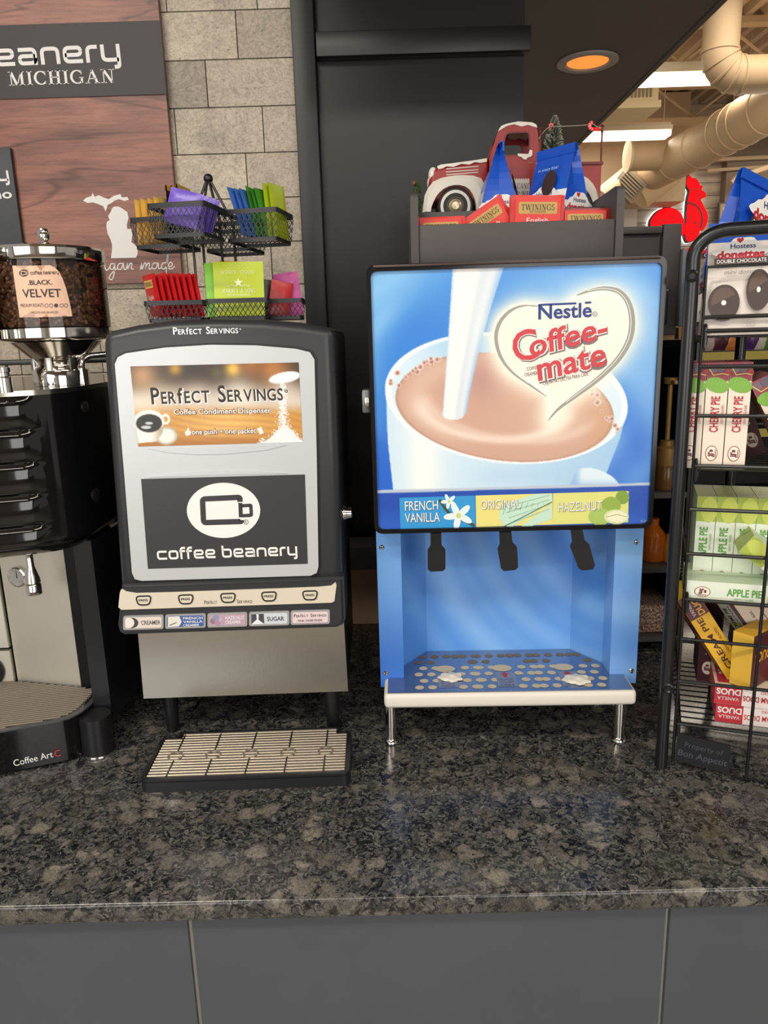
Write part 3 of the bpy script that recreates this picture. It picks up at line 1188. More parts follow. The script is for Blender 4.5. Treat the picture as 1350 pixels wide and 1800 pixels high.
def sheet(name, plan, z0, z1, nz, step, fn, mt, parent):
    """upright printed sheet following a plan polyline (x, depth) in the door frame"""
    pts = []
    for i in range(len(plan) - 1):
        a, b = np.array(plan[i]), np.array(plan[i + 1])
        n = max(1, int(np.hypot(*(b - a)) / step))
        pts += [tuple(a + (b - a) * k / n) for k in range(n)]
    pts.append(plan[-1])
    q = MB()
    vs = [Td @ Vector((x, z0 + (z1 - z0) * j / nz, y)) for j in range(nz + 1) for (x, y) in pts]
    m = len(pts)
    q.add(vs, [(j * m + i, j * m + i + 1, (j + 1) * m + i + 1, (j + 1) * m + i) for j in range(nz) for i in range(m - 1)], mt)
    W = np.array([tuple(p) for p in vs])
    C = (W - CAM_P) @ CAM_M
    rgb = np.clip(fn(675 + FPX * C[:, 0] / C[:, 2], 900 + FPX * C[:, 1] / C[:, 2]), 0, 255) / 255
    q.col = np.where(rgb <= 0.04045, rgb / 12.92, ((rgb + 0.055) / 1.055) ** 2.4)
    return q.build(name, parent, smooth=25)


PG_ = colmat('print_recess', .22)
il, ir = pfl(707.5, 1080)[0], pfl(1076, 1080)[0]
sheet('recess_panel', [(il, -.0465), (il - .001, -.092), (il + .042, -.15), (ir - .042, -.15), (ir + .001, -.092), (ir, -.0465)], zfloor + .0012, zt_, 40, .006, blue_print, PG_, cm)


def flange_print(U, V):
    C = mix(np.zeros((len(U), 3)) + (112, 164, 228), (62, 116, 206), sm(V, 1000, 1200) * np.where(U < 900, 1, .5))
    r = np.hypot(U - 1150, V - 850)
    for q_ in (130, 230, 330):
        C = mix(C, (160, 204, 240), .4 * np.exp(-((r - q_) / 26) ** 2) * (U > 900))
    return C


for (x0, x1) in ((fl0, il), (ir, fl1)):
    sheet('flange', [(x0, -.15), (x0, -.0455), (x1, -.0455)], zfloor + .001, zt_, 30, .008, flange_print, PG_, cm)
for (u, v) in ((671, 962), (678, 1183), (1118, 953), (1110, 1179)):
    pf = Pl(pd.w(0, 0, -.0453), -1.4)
    c = pf.at(u, v)
    q = MB()
    q.lathe([(.0042, 0), (.0042, .001), (.003, .0022), (0, .0026)], c, CHROME, 16, axis=pf.n)
    Ts = Matrix.Translation(c) @ pf.T().to_3x3().to_4x4()
    for an in (.5, 2.07):
        ca, sa = math.cos(an), math.sin(an)
        q.add([(ca * .0025 - sa * .0004, sa * .0025 + ca * .0004, .0027), (-ca * .0025 - sa * .0004, -sa * .0025 + ca * .0004, .0027), (-ca * .0025 + sa * .0004, -sa * .0025 - ca * .0004, .0027), (ca * .0025 + sa * .0004, sa * .0025 - ca * .0004, .0027)], [(0, 1, 2, 3)], BLACK, Ts)
    q.build('screw', cm)
# levers
pv = Pl(pd.w(0, 0, -.030), -1.4)
for pts in ([(757, 938), (776, 937.5), (776, 958), (783, 967), (783, 1000), (778, 1004), (757, 1005), (752, 1001), (752, 968), (757, 960)],
            [(878, 936), (899, 935), (901, 953), (909, 962), (911, 997), (906, 1002), (886, 1004), (881, 1000), (875, 966), (879, 957)],
            [(1004, 932), (1024, 931), (1028, 950), (1036, 957), (1046, 994), (1042, 1001), (1023, 1003), (1017, 999), (1003, 962), (1007, 953)]):
    q = MB()
    q.prism([pv.at(u, v) for (u, v) in pts], -pv.n * .006, mat('lever_black', (24, 23, 24), .3))
    q.build('lever', cm)
# latch and hinge
q = MB(Td)
la, lb = pd(636, 728), pd(652, 686)
q.box(la[0], la[1], -.045, a0 - .0003, lb[1], -.01, mat('latch_grey', (120, 120, 122), .35, .6), r=.003)
q.box(la[0] + .004, la[1] + .01, -.009, a0 - .001, lb[1] - .01, -.004, STEEL, r=.002)
q.build('latch', cm)
ha, hb = pd(1160, 572), pd(1171, 508)
q = MB(Td)
q.box(a1 + .0003, ha[1], -.04, a1 + .010, hb[1], -.006, BLACK, r=.004)
q.build('hinge', cm)

# tray
ptray = Pl(pd.w(0, 0, .012), -1.4)
ta0, ta1 = ptray(675, 1230)[0], ptray(1120, 1228)[0]
zt2 = ptray(890, 1217)[1]
zb2 = ptray(890, 1244)[1]
q = MB(Td)
q.box(ta0, zb2, -.150, ta1, zt2 - .0012, .012, mat('cream_plastic', (228, 222, 210), .4), r=.007, seg=3)
tray = q.build('tray', cm)
q = MB(Td)
PLATE = mat('tray_steel', (150, 160, 178), .25, .85)
zz = zt2 - .0008
tp = [(ta0 + .006, .008), (ta1 - .006, .008), (ta1 - .006, -.045), (ir + .0, -.046), (ir, -.09), (ir - .043, -.148), (il + .043, -.148), (il, -.09), (il, -.046), (ta0 + .006, -.045)]
q.prism([(x, zz, y) for (x, y) in tp], (0, .0011, 0), PLATE)
zz += .0012
HOLE = mat('tray_hole', (206, 190, 160), .7)
HOLE2 = mat('tray_hole_dark', (120, 104, 84), .7)


def hole(x, y, r, ry, mt=HOLE, dz=0.0):
    q.poly([(x + r * math.cos(t), zz + dz + .0002, y + ry * math.sin(t)) for t in [2 * PI * i / 20 for i in range(20)]], mt)


PT = Pl((0, 0, 0))
for cu in (787, 890, 1003):
    cx = pd.w(0, 0)[0]
    p = Z(cu, 1195, zt2 + 1.30)
    cxl = (Td.inverted() @ p).x
    for r_ in range(6):
        yy = -.008 - r_ * .0235
        for (dx, ok) in ((-.047, True), (-.026, True), (-.005, r_ in (5,)), (.024, r_ != 4), (.045, True), (.010, r_ == 5)):
            if ok and abs(cxl + dx - (il + ir) / 2) < (ir - il) / 2 - (.02 if r_ > 4 else .004):
                hole(cxl + dx + (.008 if r_ % 2 else 0), yy, .0072, .0072, HOLE if r_ < 4 else HOLE2, R.uniform(0, .00012))
    hole(cxl - .002, -.075, .017, .013, HOLE, .0002)
    Tt = Td @ Matrix(((1, 0, 0, 0), (0, 0, 1, zz + .0004), (0, -1, 0, 0), (0, 0, 0, 1)))
    PUR = ink((104, 90, 128))
    q.poly([(cxl - .016, zz + .0003, -.006), (cxl + .016, zz + .0003, -.006), (cxl + .016, zz + .0003, -.058), (cxl - .016, zz + .0003, -.058)], ink((126, 138, 164)))
    q.poly([(cxl - .0035, zz + .0005, -.04), (cxl + .0035, zz + .0005, -.04), (cxl + .0035, zz + .0005, -.05), (cxl + .007, zz + .0005, -.05), (cxl, zz + .0005, -.06), (cxl - .007, zz + .0005, -.05), (cxl - .0035, zz + .0005, -.05)], ink((176, 44, 60)))
    for i, s_ in enumerate(('PLACE', 'CUP', 'HERE')):
        q.t2(Tt, s_, cxl, .032 - i * .010, .022, .0065, PUR)
q.build('drip_plate', tray)
# legs
for (u, v) in ((688, 1309), (1090, 1306)):
    c = Z(u, v - 1, CT)
    for dy in (0, .13):
        q = MB()
        h = zb2 + 1.30 - CT - .0005
        q.lathe([(.0115, 0), (.0125, .002), (.0115, .005), (.009, .008), (.009, .030), (.0105, .031), (.0105, h)], (c.x, c.y + .008 + dy, CT), CHROME, 24)
        q.build('leg', cm)
# spilled creamer
for (u, v, ru, rv, lb_) in ((792, 1192, .019, .016, 'small heap of spilled creamer powder on the left end of the drip plate'), (1013, 1196, .021, .017, 'small heap of spilled creamer powder on the right end of the drip plate')):
    c = Z(u, v, zz + 1.30)
    bm = bmesh.new()
    bmesh.ops.create_icosphere(bm, subdivisions=3, radius=1)
    for w_ in bm.verts:
        k = 1 + .25 * math.sin(w_.co.x * 5 + 1) * math.cos(w_.co.y * 6)
        w_.co = Vector((c.x + w_.co.x * ru * k, c.y + w_.co.y * rv * k, zz + 1.30 + .0012 + max(0, w_.co.z) * .005 * k))
    q = MB()
    q.bm(bm, mat('creamer_powder', (236, 228, 212), .9))
    tag(q.build('creamer_spill'), lb_, 'spill', 'spilled creamer')
# ------------------------------------------------------------------ condiment packet dispenser
dsp = thing('packet_dispenser', (-.235, 1.2, CT), 'black and silver condiment packet dispenser standing on short black legs', 'dispenser')
pq = Pl((-.4, 1.06, 1.235), .6)
SHELL = mat('shell_black', (44, 45, 48), .36)
SATIN = mat('satin_silver', (200, 203, 206), .34, .25)
shell_px = [(211, 1036), (193, 800), (179, 602), (182, 590), (192, 582), (240, 571), (300, 563.5), (380, 560), (460, 561), (530, 567), (570, 574), (583, 580), (588, 592), (595, 780), (602, 1022)]
bm = bmesh.new()
vs = [bm.verts.new(pq.at(u, v)) for (u, v) in shell_px]
fc = bm.faces.new(vs)
ex = bmesh.ops.extrude_face_region(bm, geom=[fc])
nv = [g for g in ex['geom'] if isinstance(g, bmesh.types.BMVert)]
bmesh.ops.translate(bm, verts=nv, vec=-pq.n * .36)
bmesh.ops.recalc_face_normals(bm, faces=bm.faces)
fe = [e for e in bm.edges if all((v_.co - Vector(pq.o)).dot(pq.n) > -.001 for v_ in e.verts)]
bmesh.ops.bevel(bm, geom=fe, offset=.014, segments=5, profile=.5, affect='EDGES')
q = MB()
q.bm(bm, SHELL)
# raised wordmark on the brow
q.txt(pq, 'Perfect Servings', 305, 588, 419, 585.5, 13, mat('chrome_letter', (220, 220, 220), .25, .7), .0008, font='caps', bold=.01)
q.txt(pq, 'o', 421, 580, 424, 580, 5, mat('chrome_letter'), .0008)
shell = q.build('shell', dsp)
q = MB()
x0, x1 = pq(212, 1000)[0], pq(603, 1000)[0]
q.box(x0 + .006, -.02, -.40, x1 - .003, pq(380, 575)[1] - .012, -.2, mat('side_black', (26, 26, 29), .4), T=pq.T(), r=.004)
q.build('housing', dsp)

# silver face with two pictures
pf = Pl(pq.w(0, 0, .0012), .6)
face = [(203, 640), (208, 628), (222, 621), (290, 611), (370, 606), (450, 607), (520, 613), (545, 619), (553, 632), (557, 800), (560, 995), (557, 1006), (546, 1011), (250, 1020), (238, 1017), (233, 1006), (220, 840)]
q = MB()
grow = [(375 + (u - 375) * 1.022, 815 + (v - 815) * 1.016) for (u, v) in face]
q.prism([pf.at(u, v) for (u, v) in grow], -pf.n * .0012, mat('groove_black', (10, 10, 11), .4))
q.prism([pf.at(u, v, .003) for (u, v) in face], -pf.n * .003, SATIN)
for arc in ([(262, 787.5), (380, 785), (505, 781), (470, 790), (400, 797), (350, 798), (300, 795)], [(262, 838), (300, 832), (350, 828), (400, 826), (450, 827), (505, 831), (380, 834)]):
    q.prism([pf.at(u, v, .0045) for (u, v) in arc], -pf.n * .0015, SATIN)
sface = q.build('silver_face', dsp)


def table_print(U, V):
    n = len(U)
    t = (V - 640) / 140
    C = np.zeros((n, 3)) + (206, 196, 182)
    C = mix(C, (58, 42, 32), sm(V, 706, 660) * .97)
    C = mix(C, (40, 34, 24), np.exp(-((U - 320) / 45) ** 2 - ((V - 650) / 14) ** 2) * .8)
    for (x, y, r, c, k) in ((410, 648, 14, (250, 200, 70), .95), (308, 648, 12, (220, 170, 50), .8), (480, 648, 30, (206, 128, 52), .8), (440, 640, 20, (190, 110, 40), .7), (250, 660, 26, (196, 150, 104), .9), (380, 655, 10, (90, 96, 40), .7), (420, 694, 32, (246, 236, 222), .75), (345, 697, 26, (230, 216, 198), .6), (280, 704, 34, (220, 198, 170), .6), (500, 690, 30, (230, 214, 200), .7)):
        C = mix(C, c, k * np.exp(-(np.hypot(U - x, V - y) / r) ** 2))
    W = mix(np.zeros((n, 3)) + (206, 150, 72), (236, 190, 110), np.exp(-((U - 400) / 70) ** 2 - ((V - 745) / 30) ** 2))
    W = mix(W, (150, 86, 38), sm(V, 755, 785) * .6)
    W = mix(W, (168, 104, 50), (np.sin((V - U * .12) * .55 + np.sin(U * .03) * 2) * .5 + .5) * .28)
    k = sm(V, 706, 732)[:, None]
    C = C * (1 - k) + W * k
    C = mix(C, (244, 232, 216), np.exp(-((U - 250) / 30) ** 2 - ((V - 712) / 20) ** 2) * .5)
    # coffee cup bottom left
    s = np.hypot((U - 292) / 20, (V - 766) / 16)
    C = np.where((s < 1)[:, None], mix(np.zeros((n, 3)) + (238, 234, 224), (180, 172, 158), sm(s, .6, 1)), C)
    C = np.where((np.abs(np.hypot((U - 291), (V - 737) / 1.2) - 6) < 2)[:, None], np.zeros((n, 3)) + (240, 236, 228), C)
    body = inside(U, V, [(238, 735), (288, 735), (286, 760), (276, 776), (243, 779)])
    C = np.where(body[:, None], mix(np.zeros((n, 3)) + (244, 240, 232), (176, 164, 146), sm(U, 262, 288)), C)
    e = np.hypot((U - 262) / 27, (V - 740) / 19)
    C = np.where((e < 1)[:, None], np.zeros((n, 3)) + (246, 242, 234), C)
    C = np.where((np.hypot((U - 262) / 23, (V - 744) / 16) < 1)[:, None], np.zeros((n, 3)) + (34, 28, 26), C)
    C = np.where((np.hypot((U - 257) / 9, (V - 751) / 3) < 1)[:, None] | (np.hypot((U - 262) / 7, (V - 744) / 2.4) < 1)[:, None], np.zeros((n, 3)) + (200, 204, 208), C)
    # spoonful of sugar, falling grains and heap
    sp = np.hypot(((U - 500) * .97 + (V - 664) * -.2) / 28, ((V - 664) + (U - 500) * .2) / 10)
    C = np.where((sp < 1)[:, None], mix(np.zeros((n, 3)) + (250, 250, 250), (190, 184, 178), sm(sp, .75, 1) * sm(V, 662, 674)), C)
    rng = np.random.RandomState(2)
    j = rng.rand(n)
    fall = np.exp(-((U - 497) / (4 + (V - 675) * .06)) ** 2) * (V > 672)
    C = np.where((j < fall * .85)[:, None], np.zeros((n, 3)) + (252, 252, 250), C)
    hp = (V - (778 - 30 * np.exp(-((U - 500) / 22) ** 2)))
    C = np.where(((hp > 0) & (U > 452))[:, None], (np.zeros((n, 3)) + (244, 244, 244)) * (.9 + .1 * j[:, None]), C)
    C = np.where(((hp > -7) & (U > 455) & (j < .3))[:, None], np.zeros((n, 3)) + (250, 250, 248), C)
    return C


PRM = colmat('print_matte', .3)
pg = Pl(pq.w(0, 0, .0046), .6)
DK = ink((44, 36, 32))
q = MB()
picture(q, pg, 0, 0, 0, 0, 200, 96, table_print, PRM, [(229, 644), (525, 637), (532, 777), (243, 785)])
q.txt(pg, 'Perfect Servings', 268.5, 711.5, 499.5, 704.5, 30, WHITE, .0006, font='caps', bold=.05)
q.txt(pg, 'Perfect Servings', 267, 710, 498, 703, 30, DK, .0008, font='caps', bold=.018)
q.txt(pg, 'o', 500, 690, 506, 690, 9, DK, .0008)
for (mt, dd, bo) in ((ink((110, 70, 34)), .0006, .08), (WHITE, .0008, .015)):
    q.txt(pg, 'Coffee Condiment Dispenser', 306, 728.5, 477, 725.5, 9.5, mt, dd, bold=bo)
    q.txt(pg, 'one push = one packet', 338, 763.5, 450, 761, 9.5, mt, dd, bold=bo)
q.dec(pg, [(327, 757), (329, 757), (330, 752), (333, 752), (333, 757), (336, 759), (335, 765), (327, 766), (325, 761)], WHITE, .0008)
q.dec(pg, [(452, 753), (459, 750), (464, 761), (457, 764)], WHITE, .0008)
q.build('advert_picture', sface)
q = MB()
SIGNB = mat('sign_charcoal', (54, 53, 56), .34)
q.dec(pg, [(248, 842), (536, 834), (541, 991), (260, 1000)], SIGNB, .0001)
q.ell(pg, 393, 897, 64.5, 48.5, WHITE, .0004, 0, 48)
q.line(pg, [tuple(p) for p in rounded([(424, 914), (424, 916.5), (358, 918.5), (356, 877), (422, 874), (422, 882)], 5)], 9.5, SIGNB, .0007)
q.line(pg, [tuple(p) for p in rounded([(423, 884), (424, 906.5), (442, 905.5), (441, 888), (423, 889)], 2, False)], 6, SIGNB, .0007)
q.line(pg, [(420.5, 883.5), (421.5, 909)], 3, SIGNB, .0008)
q.txt(pg, 'R', 430.8, 920, 434.2, 920, 5, SIGNB, .0007)
q.line(pg, [(432.5 + 4 * math.cos(t), 917.5 + 4 * math.sin(t)) for t in np.linspace(0, 6.28, 16)], .9, SIGNB, .0007)
q.txt(pg, 'coffee beanery', 277, 984, 523, 976, 22, WHITE, .0006, font='square', hm=abs(pg(0, 960)[1] - pg(0, 976)[1]))
q.build('logo_picture', sface)

# press bar and flavour tickets
pr_ = Pl(pq.w(0, 0, .013), .6)
bez = [(213, 1028), (206, 1100), (209, 1112), (217, 1117), (592, 1104), (603, 1099), (607, 1090), (604, 1015)]
bm = bmesh.new()
vs = [bm.verts.new(pr_.at(u, v)) for (u, v) in bez]
fc = bm.faces.new(vs)
ex = bmesh.ops.extrude_face_region(bm, geom=[fc])
bmesh.ops.translate(bm, verts=[g for g in ex['geom'] if isinstance(g, bmesh.types.BMVert)], vec=-pr_.n * .1)
bmesh.ops.recalc_face_normals(bm, faces=bm.faces)
fe = [e for e in bm.edges if all((v_.co - Vector(pr_.o)).dot(pr_.n) > -.001 for v_ in e.verts)]
bmesh.ops.bevel(bm, geom=fe, offset=.005, segments=3, affect='EDGES')
q = MB()
q.bm(bm, SHELL)
bar = q.build('press_bar', dsp)
q = MB()
CHAMP = mat('champagne', (222, 212, 192), .35, .1)
cs = [(211, 1042), (213, 1036), (216, 1035), (222, 1039), (240, 1042), (300, 1040.5), (400, 1037), (500, 1033.5), (560, 1031), (582, 1029), (590, 1023), (591.5, 1028), (588, 1056), (583, 1059), (400, 1065), (214, 1071.5), (208.5, 1067)]
q.prism([pr_.at(u, v, .0012) for (u, v) in cs], -pr_.n * .0012, CHAMP)
q.txt(pr_, 'Perfect', 360, 1061.5, 382, 1060.5, 7, DK, .0016, font='caps')
q.txt(pr_, 'Servings', 417, 1060, 444, 1059, 7, DK, .0016, font='caps')
strip_ = q.build('press_strip', bar)
for (u, v) in ((253, 1054.5), (327, 1052.5), (401, 1050), (473, 1047.5), (545, 1045.5)):
    q = MB()
    tr_ = [(u - 13.5, v - 7), (u + 13.5, v - 8), (u + 10.5, v + 7.5), (u - 9.5, v + 8)]
    rp = [tuple(p) for p in rounded(tr_, 6, True)]
    q.prism([pr_.at(a, b, .0022) for (a, b) in rp], -pr_.n * .001, CHAMP)
    q.line(pr_, rp, 2.4, mat('ink_black', (20, 20, 22), .4), .0025, True)
    q.txt(pr_, 'PRESS', u - 8, v + 1.8, u + 8, v + 1.2, 4, mat('ink_black'), .0026, bold=.02)
    q.build('press_button', bar)
CLEAR = mat('clear_rim', (176, 176, 178), .15, .3)
tk = [((217, 288), (222, 212, 200), ['CREAMER'], (90, 84, 84)), ((291, 362), (62, 96, 160), ['FRENCH', 'VANILLA', 'CREAMER'], (240, 240, 244)), ((365, 435), (188, 158, 176), ['HAZELNUT', 'CREAMER'], (242, 236, 240)),
      ((438, 509), (206, 212, 220), ['SUGAR'], (50, 50, 56)), ((511, 580), (226, 206, 208), ['Perfect Servings', 'PINK SWEETENER'], (72, 52, 56))]
for i, ((ua, ub), c, lines, tc) in enumerate(tk):
    vm = 1094.5 - (ua - 217) * .031
    sl = -.031 * (ub - ua)
    q = MB()
    box_ = [(ua, vm - 12.5), (ub, vm - 12.5 + sl), (ub, vm + 12.5 + sl), (ua, vm + 12.5)]
    ro = [tuple(p) for p in rounded(box_, 4, True)]
    q.prism([pr_.at(a, b, .0018) for (a, b) in ro], -pr_.n * .0018, CLEAR)
    cx, cy = (ua + ub) / 2, vm + sl / 2
    inn = [(cx + (a - cx) * .9, cy + (b - cy) * .76) for (a, b) in ro]
    q.dec(pr_, inn, ink(c), .0021)
    if i == 0:
        q.ell(pr_, ua + 16, vm - .5, 11, 9, ink((70, 66, 70)), .0023)
        q.ell(pr_, ua + 12, vm - .8, 8, 8.5, ink((232, 226, 216)), .0025)
    elif i == 1:
        q.dec(pr_, [(ua + 5, vm - 9), (ua + 25, vm - 10), (ua + 29, vm), (ua + 24, vm + 8), (ua + 5, vm + 9)], ink((226, 222, 212)), .0023)
        q.line(pr_, [(ua + 8, vm + 6), (ua + 20, vm + 1)], 1.2, DK, .0025)
    elif i == 2:
        for (dx, dy, r_, cc) in ((10, 2, 5, (150, 116, 140)), (18, 4, 5.5, (170, 140, 160)), (15, -4, 5, (132, 150, 176)), (24, -1, 4.5, (190, 166, 190))):
            q.ell(pr_, ua + dx, vm + dy - 1, r_, r_, ink(cc), .0023 + dx * 1e-5)
    elif i == 3:
        q.dec(pr_, [(ua + 4, vm - 9), (ua + 26, vm - 9.8), (ua + 27, vm + 8), (ua + 4, vm + 9)], ink((70, 70, 74)), .0023)
        q.dec(pr_, [(ua + 13, vm - 9), (ua + 17, vm - 9), (ua + 17, vm + 1), (ua + 27, vm + 8), (ua + 4, vm + 9), (ua + 14, vm)], ink((232, 234, 238)), .0025)
    xs_, xe_ = (ua + 32, ub - 5) if i < 4 else (ua + 6, ub - 6)
    if i == 3:
        xs_ = ua + 32
        xe_ = ub - 9
    n = len(lines)
    for j, s_ in enumerate(lines):
        yy = vm - .031 * (xs_ - ua) + (j - (n - 1) / 2) * (6.2 if n == 3 else 8) + (3 if n > 1 else 3.8)
        h = 4.5 if n == 3 else (6 if n == 2 else 7.5)
        if i == 4 and j == 1:
            q.txt(pr_, s_, xs_ + 7, yy, xe_ - 7, yy - 1.4, 4, ink(tc), .0026)
        else:
            q.txt(pr_, s_, xs_, yy, xe_ - (6 if n > 1 and j == n - 1 and i < 4 else 0), yy - (xe_ - xs_) * .031, h, ink(tc), .0026, **({'font': 'caps'} if i == 4 else {'bold': .01}))
    q.build('flavour_ticket', bar)

# stainless apron, lock, legs
pa = Pl((-.4, 1.16, 1.0), .4)
q = MB()
ap = [(240, 1085), (252.5, 1228), (612, 1215), (603, 1070)]
q.prism([pa.at(u, v) for (u, v) in ap], -pa.n * .004, STEEL)
q.build('steel_apron', dsp)
q = MB(pa.T())
xa0, xa1 = pa(254, 1200)[0], pa(611, 1200)[0]
q.box(xa0, pa(252, 1228)[1] + .004, -.30, xa1 - .001, .215, -.0045, mat('side_black'))
q.build('lower_housing', dsp)
q = MB()
c = pq.at(597, 916, -.05) + Vector((.003, 0, 0))
q.lathe([(.012, 0), (.012, .002), (.0095, .006), (.0085, .013), (.006, .0145), (0, .0145)], c, CHROME, 24, axis=(1, 0, .0))
q.build('lock', dsp)
for (u, dy) in ((300, 0), (585, 0), (330, .2), (578, .2)):
    c = Z(u, 1293, CT)
    q = MB()
    h = .0935
    q.lathe([(.0085, 0), (.0105, .004), (.012, .04), (.0155, h)], (c.x, c.y + .018 + dy, CT), BLACK, 20)
    q.build('leg', dsp)

# drip tray in front of it
dt = thing('drip_tray', (-.232, 1.07, CT), 'low black drip tray with a slatted steel grate before the packet dispenser', 'tray')
Tt = frame((-.2315, 1.0755, CT), math.radians(.9))
q = MB(Tt)
hw, hd, hh = .1605, .0675, .0225
out = rounded([(-hw, -hd), (hw, -hd), (hw, hd - .012), (hw - .017, hd - .012), (hw - .017, hd + .004), (-hw + .028, hd + .004), (-hw + .028, hd - .012), (-hw, hd - .012)], .012, True, 5)
q.prism([(x, y, hh - .004) for (x, y) in out], (0, 0, -(hh - .004)), mat('tray_black', (28, 29, 32), .36))
inn = [(x * .965, y * .93 + .001) for (x, y) in out]
q.ring([(x, y, hh) for (x, y) in out], [(x, y, hh) for (x, y) in inn], (0, 0, -.006), mat('tray_black'))
q.build('base', dt)
q = MB(Tt)
GR = mat('grate_steel', (186, 174, 158), .42, .7)


def clip_x(y):
    L = -hw * .955 + (.028 if y > hd - .014 else 0)
    Rr = hw * .955 - (.018 if y > hd - .014 else 0)
    e = y + hd
    if e < .014:
        cut = .013 * (1 - math.sqrt(max(0, 1 - ((.014 - e) / .014) ** 2)))
        L += cut
        Rr -= cut
    return L, Rr


ns = 17
for i in range(ns):
    y = -hd + .0065 + i * (2 * hd - .008) / (ns - 1)
    L, Rr = clip_x(y)
    q.box(L, y - .0023, hh - .0052, Rr, y + .0023, hh - .0012, GR, r=.0008, seg=1)
for k in range(5):
    x = -.122 + k * .0605
    for (ya, yb2) in ((-hd + .004, -.014), (.01, hd - .004)):
        q.box(x - .0011, ya, hh - .0053, x + .0011, yb2, hh - .0008, mat('tray_black'))
    q.tube([(x + .0115 * math.cos(t), -.002 + .0115 * math.sin(t), hh - .0006) for t in [2 * PI * j / 28 for j in range(28)]], .0013, GR, 6, True)
q.build('grate', dt)
# ------------------------------------------------------------------ espresso machine at the left edge
class Cyl(Pl):
    """upright cylinder wall; a = arc length, b = height"""
    def __init__(s, c, r):
        s.c, s.r = Vector(c), r

    def __call__(s, u, v):
        r = Vector(ray(u, v))
        o = Vector(CAM_P) - s.c
        A, B, C = r.x ** 2 + r.y ** 2, o.x * r.x + o.y * r.y, o.x ** 2 + o.y ** 2 - s.r ** 2
        t = (-B - math.sqrt(max(0, B * B - A * C))) / A
        p = o + r * t
        return math.atan2(p.x, -p.y) * s.r, p.z

    def w(s, a, b, d=0.0):
        t = a / s.r
        return s.c + Vector(((s.r + d) * math.sin(t), -(s.r + d) * math.cos(t), b))


PIANO = mat('piano_black', (14, 13, 14), .07, coat=.6)
em = thing('espresso_machine', (-.6, 1.15, CT), 'glossy black and steel espresso machine with ribbed front, cut off by the left edge', 'coffee machine')
bf = [(-1.05, 1.02), (-.80, 1.022), (-.70, 1.039), (-.66, 1.052), (-.55, 1.0916), (-.531, 1.103), (-.519, 1.122), (-.513, 1.15), (-.512, 1.26), (-1.05, 1.30)]
q = MB()
q.prism([(x, y, CT + .075) for (x, y) in bf], (0, 0, -.070), PIANO)
inset = [(x - (.008 if x > -1 else 0), y + .007) for (x, y) in bf]
q.ring([(x, y, CT + .0775) for (x, y) in bf], [(x, y, CT + .0775) for (x, y) in inset], (0, 0, -.003), mat('rim_grey', (70, 70, 72), .25), )
pt = Pl((-.66, 1.052, CT), math.degrees(math.atan2(.0396, .11)))
q.txt(pt, 'Coffee Art', 25, 1346.5, 94, 1330, 12, WHITE, .0012)
q.txt(pt, 'C', 97, 1330, 107, 1327.5, 12, ink((220, 60, 60)), .0012)
base = q.build('base', em)
# slats
region = [(-1.04, 1.034), (-.80, 1.036), (-.70, 1.052), (-.635, 1.073), (-.575, 1.094), (-.552, 1.104), (-.539, 1.116), (-.531, 1.136), (-.528, 1.19), (-.534, 1.208), (-.688, 1.246), (-1.04, 1.246)]


def clip_line(o, d, poly):
    ts = []
    n = len(poly)
    for i in range(n):
        a, b = Vector(poly[i]), Vector(poly[(i + 1) % n])
        e = b - a
        den = d.x * e.y - d.y * e.x
        if abs(den) < 1e-9:
            continue
        w_ = a - o
        t = (w_.x * e.y - w_.y * e.x) / den
        k = (w_.x * d.y - w_.y * d.x) / den
        if 0 <= k <= 1:
            ts.append(t)
    ts.sort()
    return ts


q = MB()
d = Vector((math.cos(.21), math.sin(.21)))
nn = Vector((-d.y, d.x))
for i in range(-4, 46):
    o = Vector((-.6, 1.06)) + nn * i * .0072
    ts = clip_line(o, d, region)
    for k in range(0, len(ts) - 1, 2):
        if ts[k + 1] - ts[k] < .006:
            continue
        a, b = o + d * ts[k], o + d * ts[k + 1]
        q.tube([(a.x, a.y, CT + .0765), (b.x, b.y, CT + .0765)], .0019, GR, 6)
q.build('grate', base)
# steel back panels
q = MB()
PANEL = mat('warm_steel', (240, 236, 222), .45, .8, bump=.03, bscale=250)
q.prism([(-.532, 1.2155, CT + .0745), (-.6885, 1.2535, CT + .0745), (-.6885, 1.2535, 1.30), (-.532, 1.2155, 1.30)], (.0006, .003, 0), PANEL)
q.build('steel_panel', em)
q = MB()
q.box(-1.04, 1.246, 1.063, -.6925, 1.256, 1.30, PANEL)
q.box(-1.04, 1.246, CT + .0745, -.6925, 1.256, 1.057, PANEL)
q.lathe([(.03, 0), (.03, .004), (0, .004)], (-.735, 1.2455, 1.02), BLACK, 24, axis=(0, -1, 0))
q.build('service_panel', em)
# body: column on the right and the box behind
q = MB()
q.prism([(x, y, 1.283) for (x, y) in [(-.531, 1.2135), (-.512, 1.155), (-.482, 1.155), (-.478, 1.17), (-.476, 1.60), (-1.05, 1.60), (-1.05, 1.262), (-.69, 1.262)]], (0, 0, -.318), mat('body_black', (20, 22, 26), .3))
q.build('body', em)
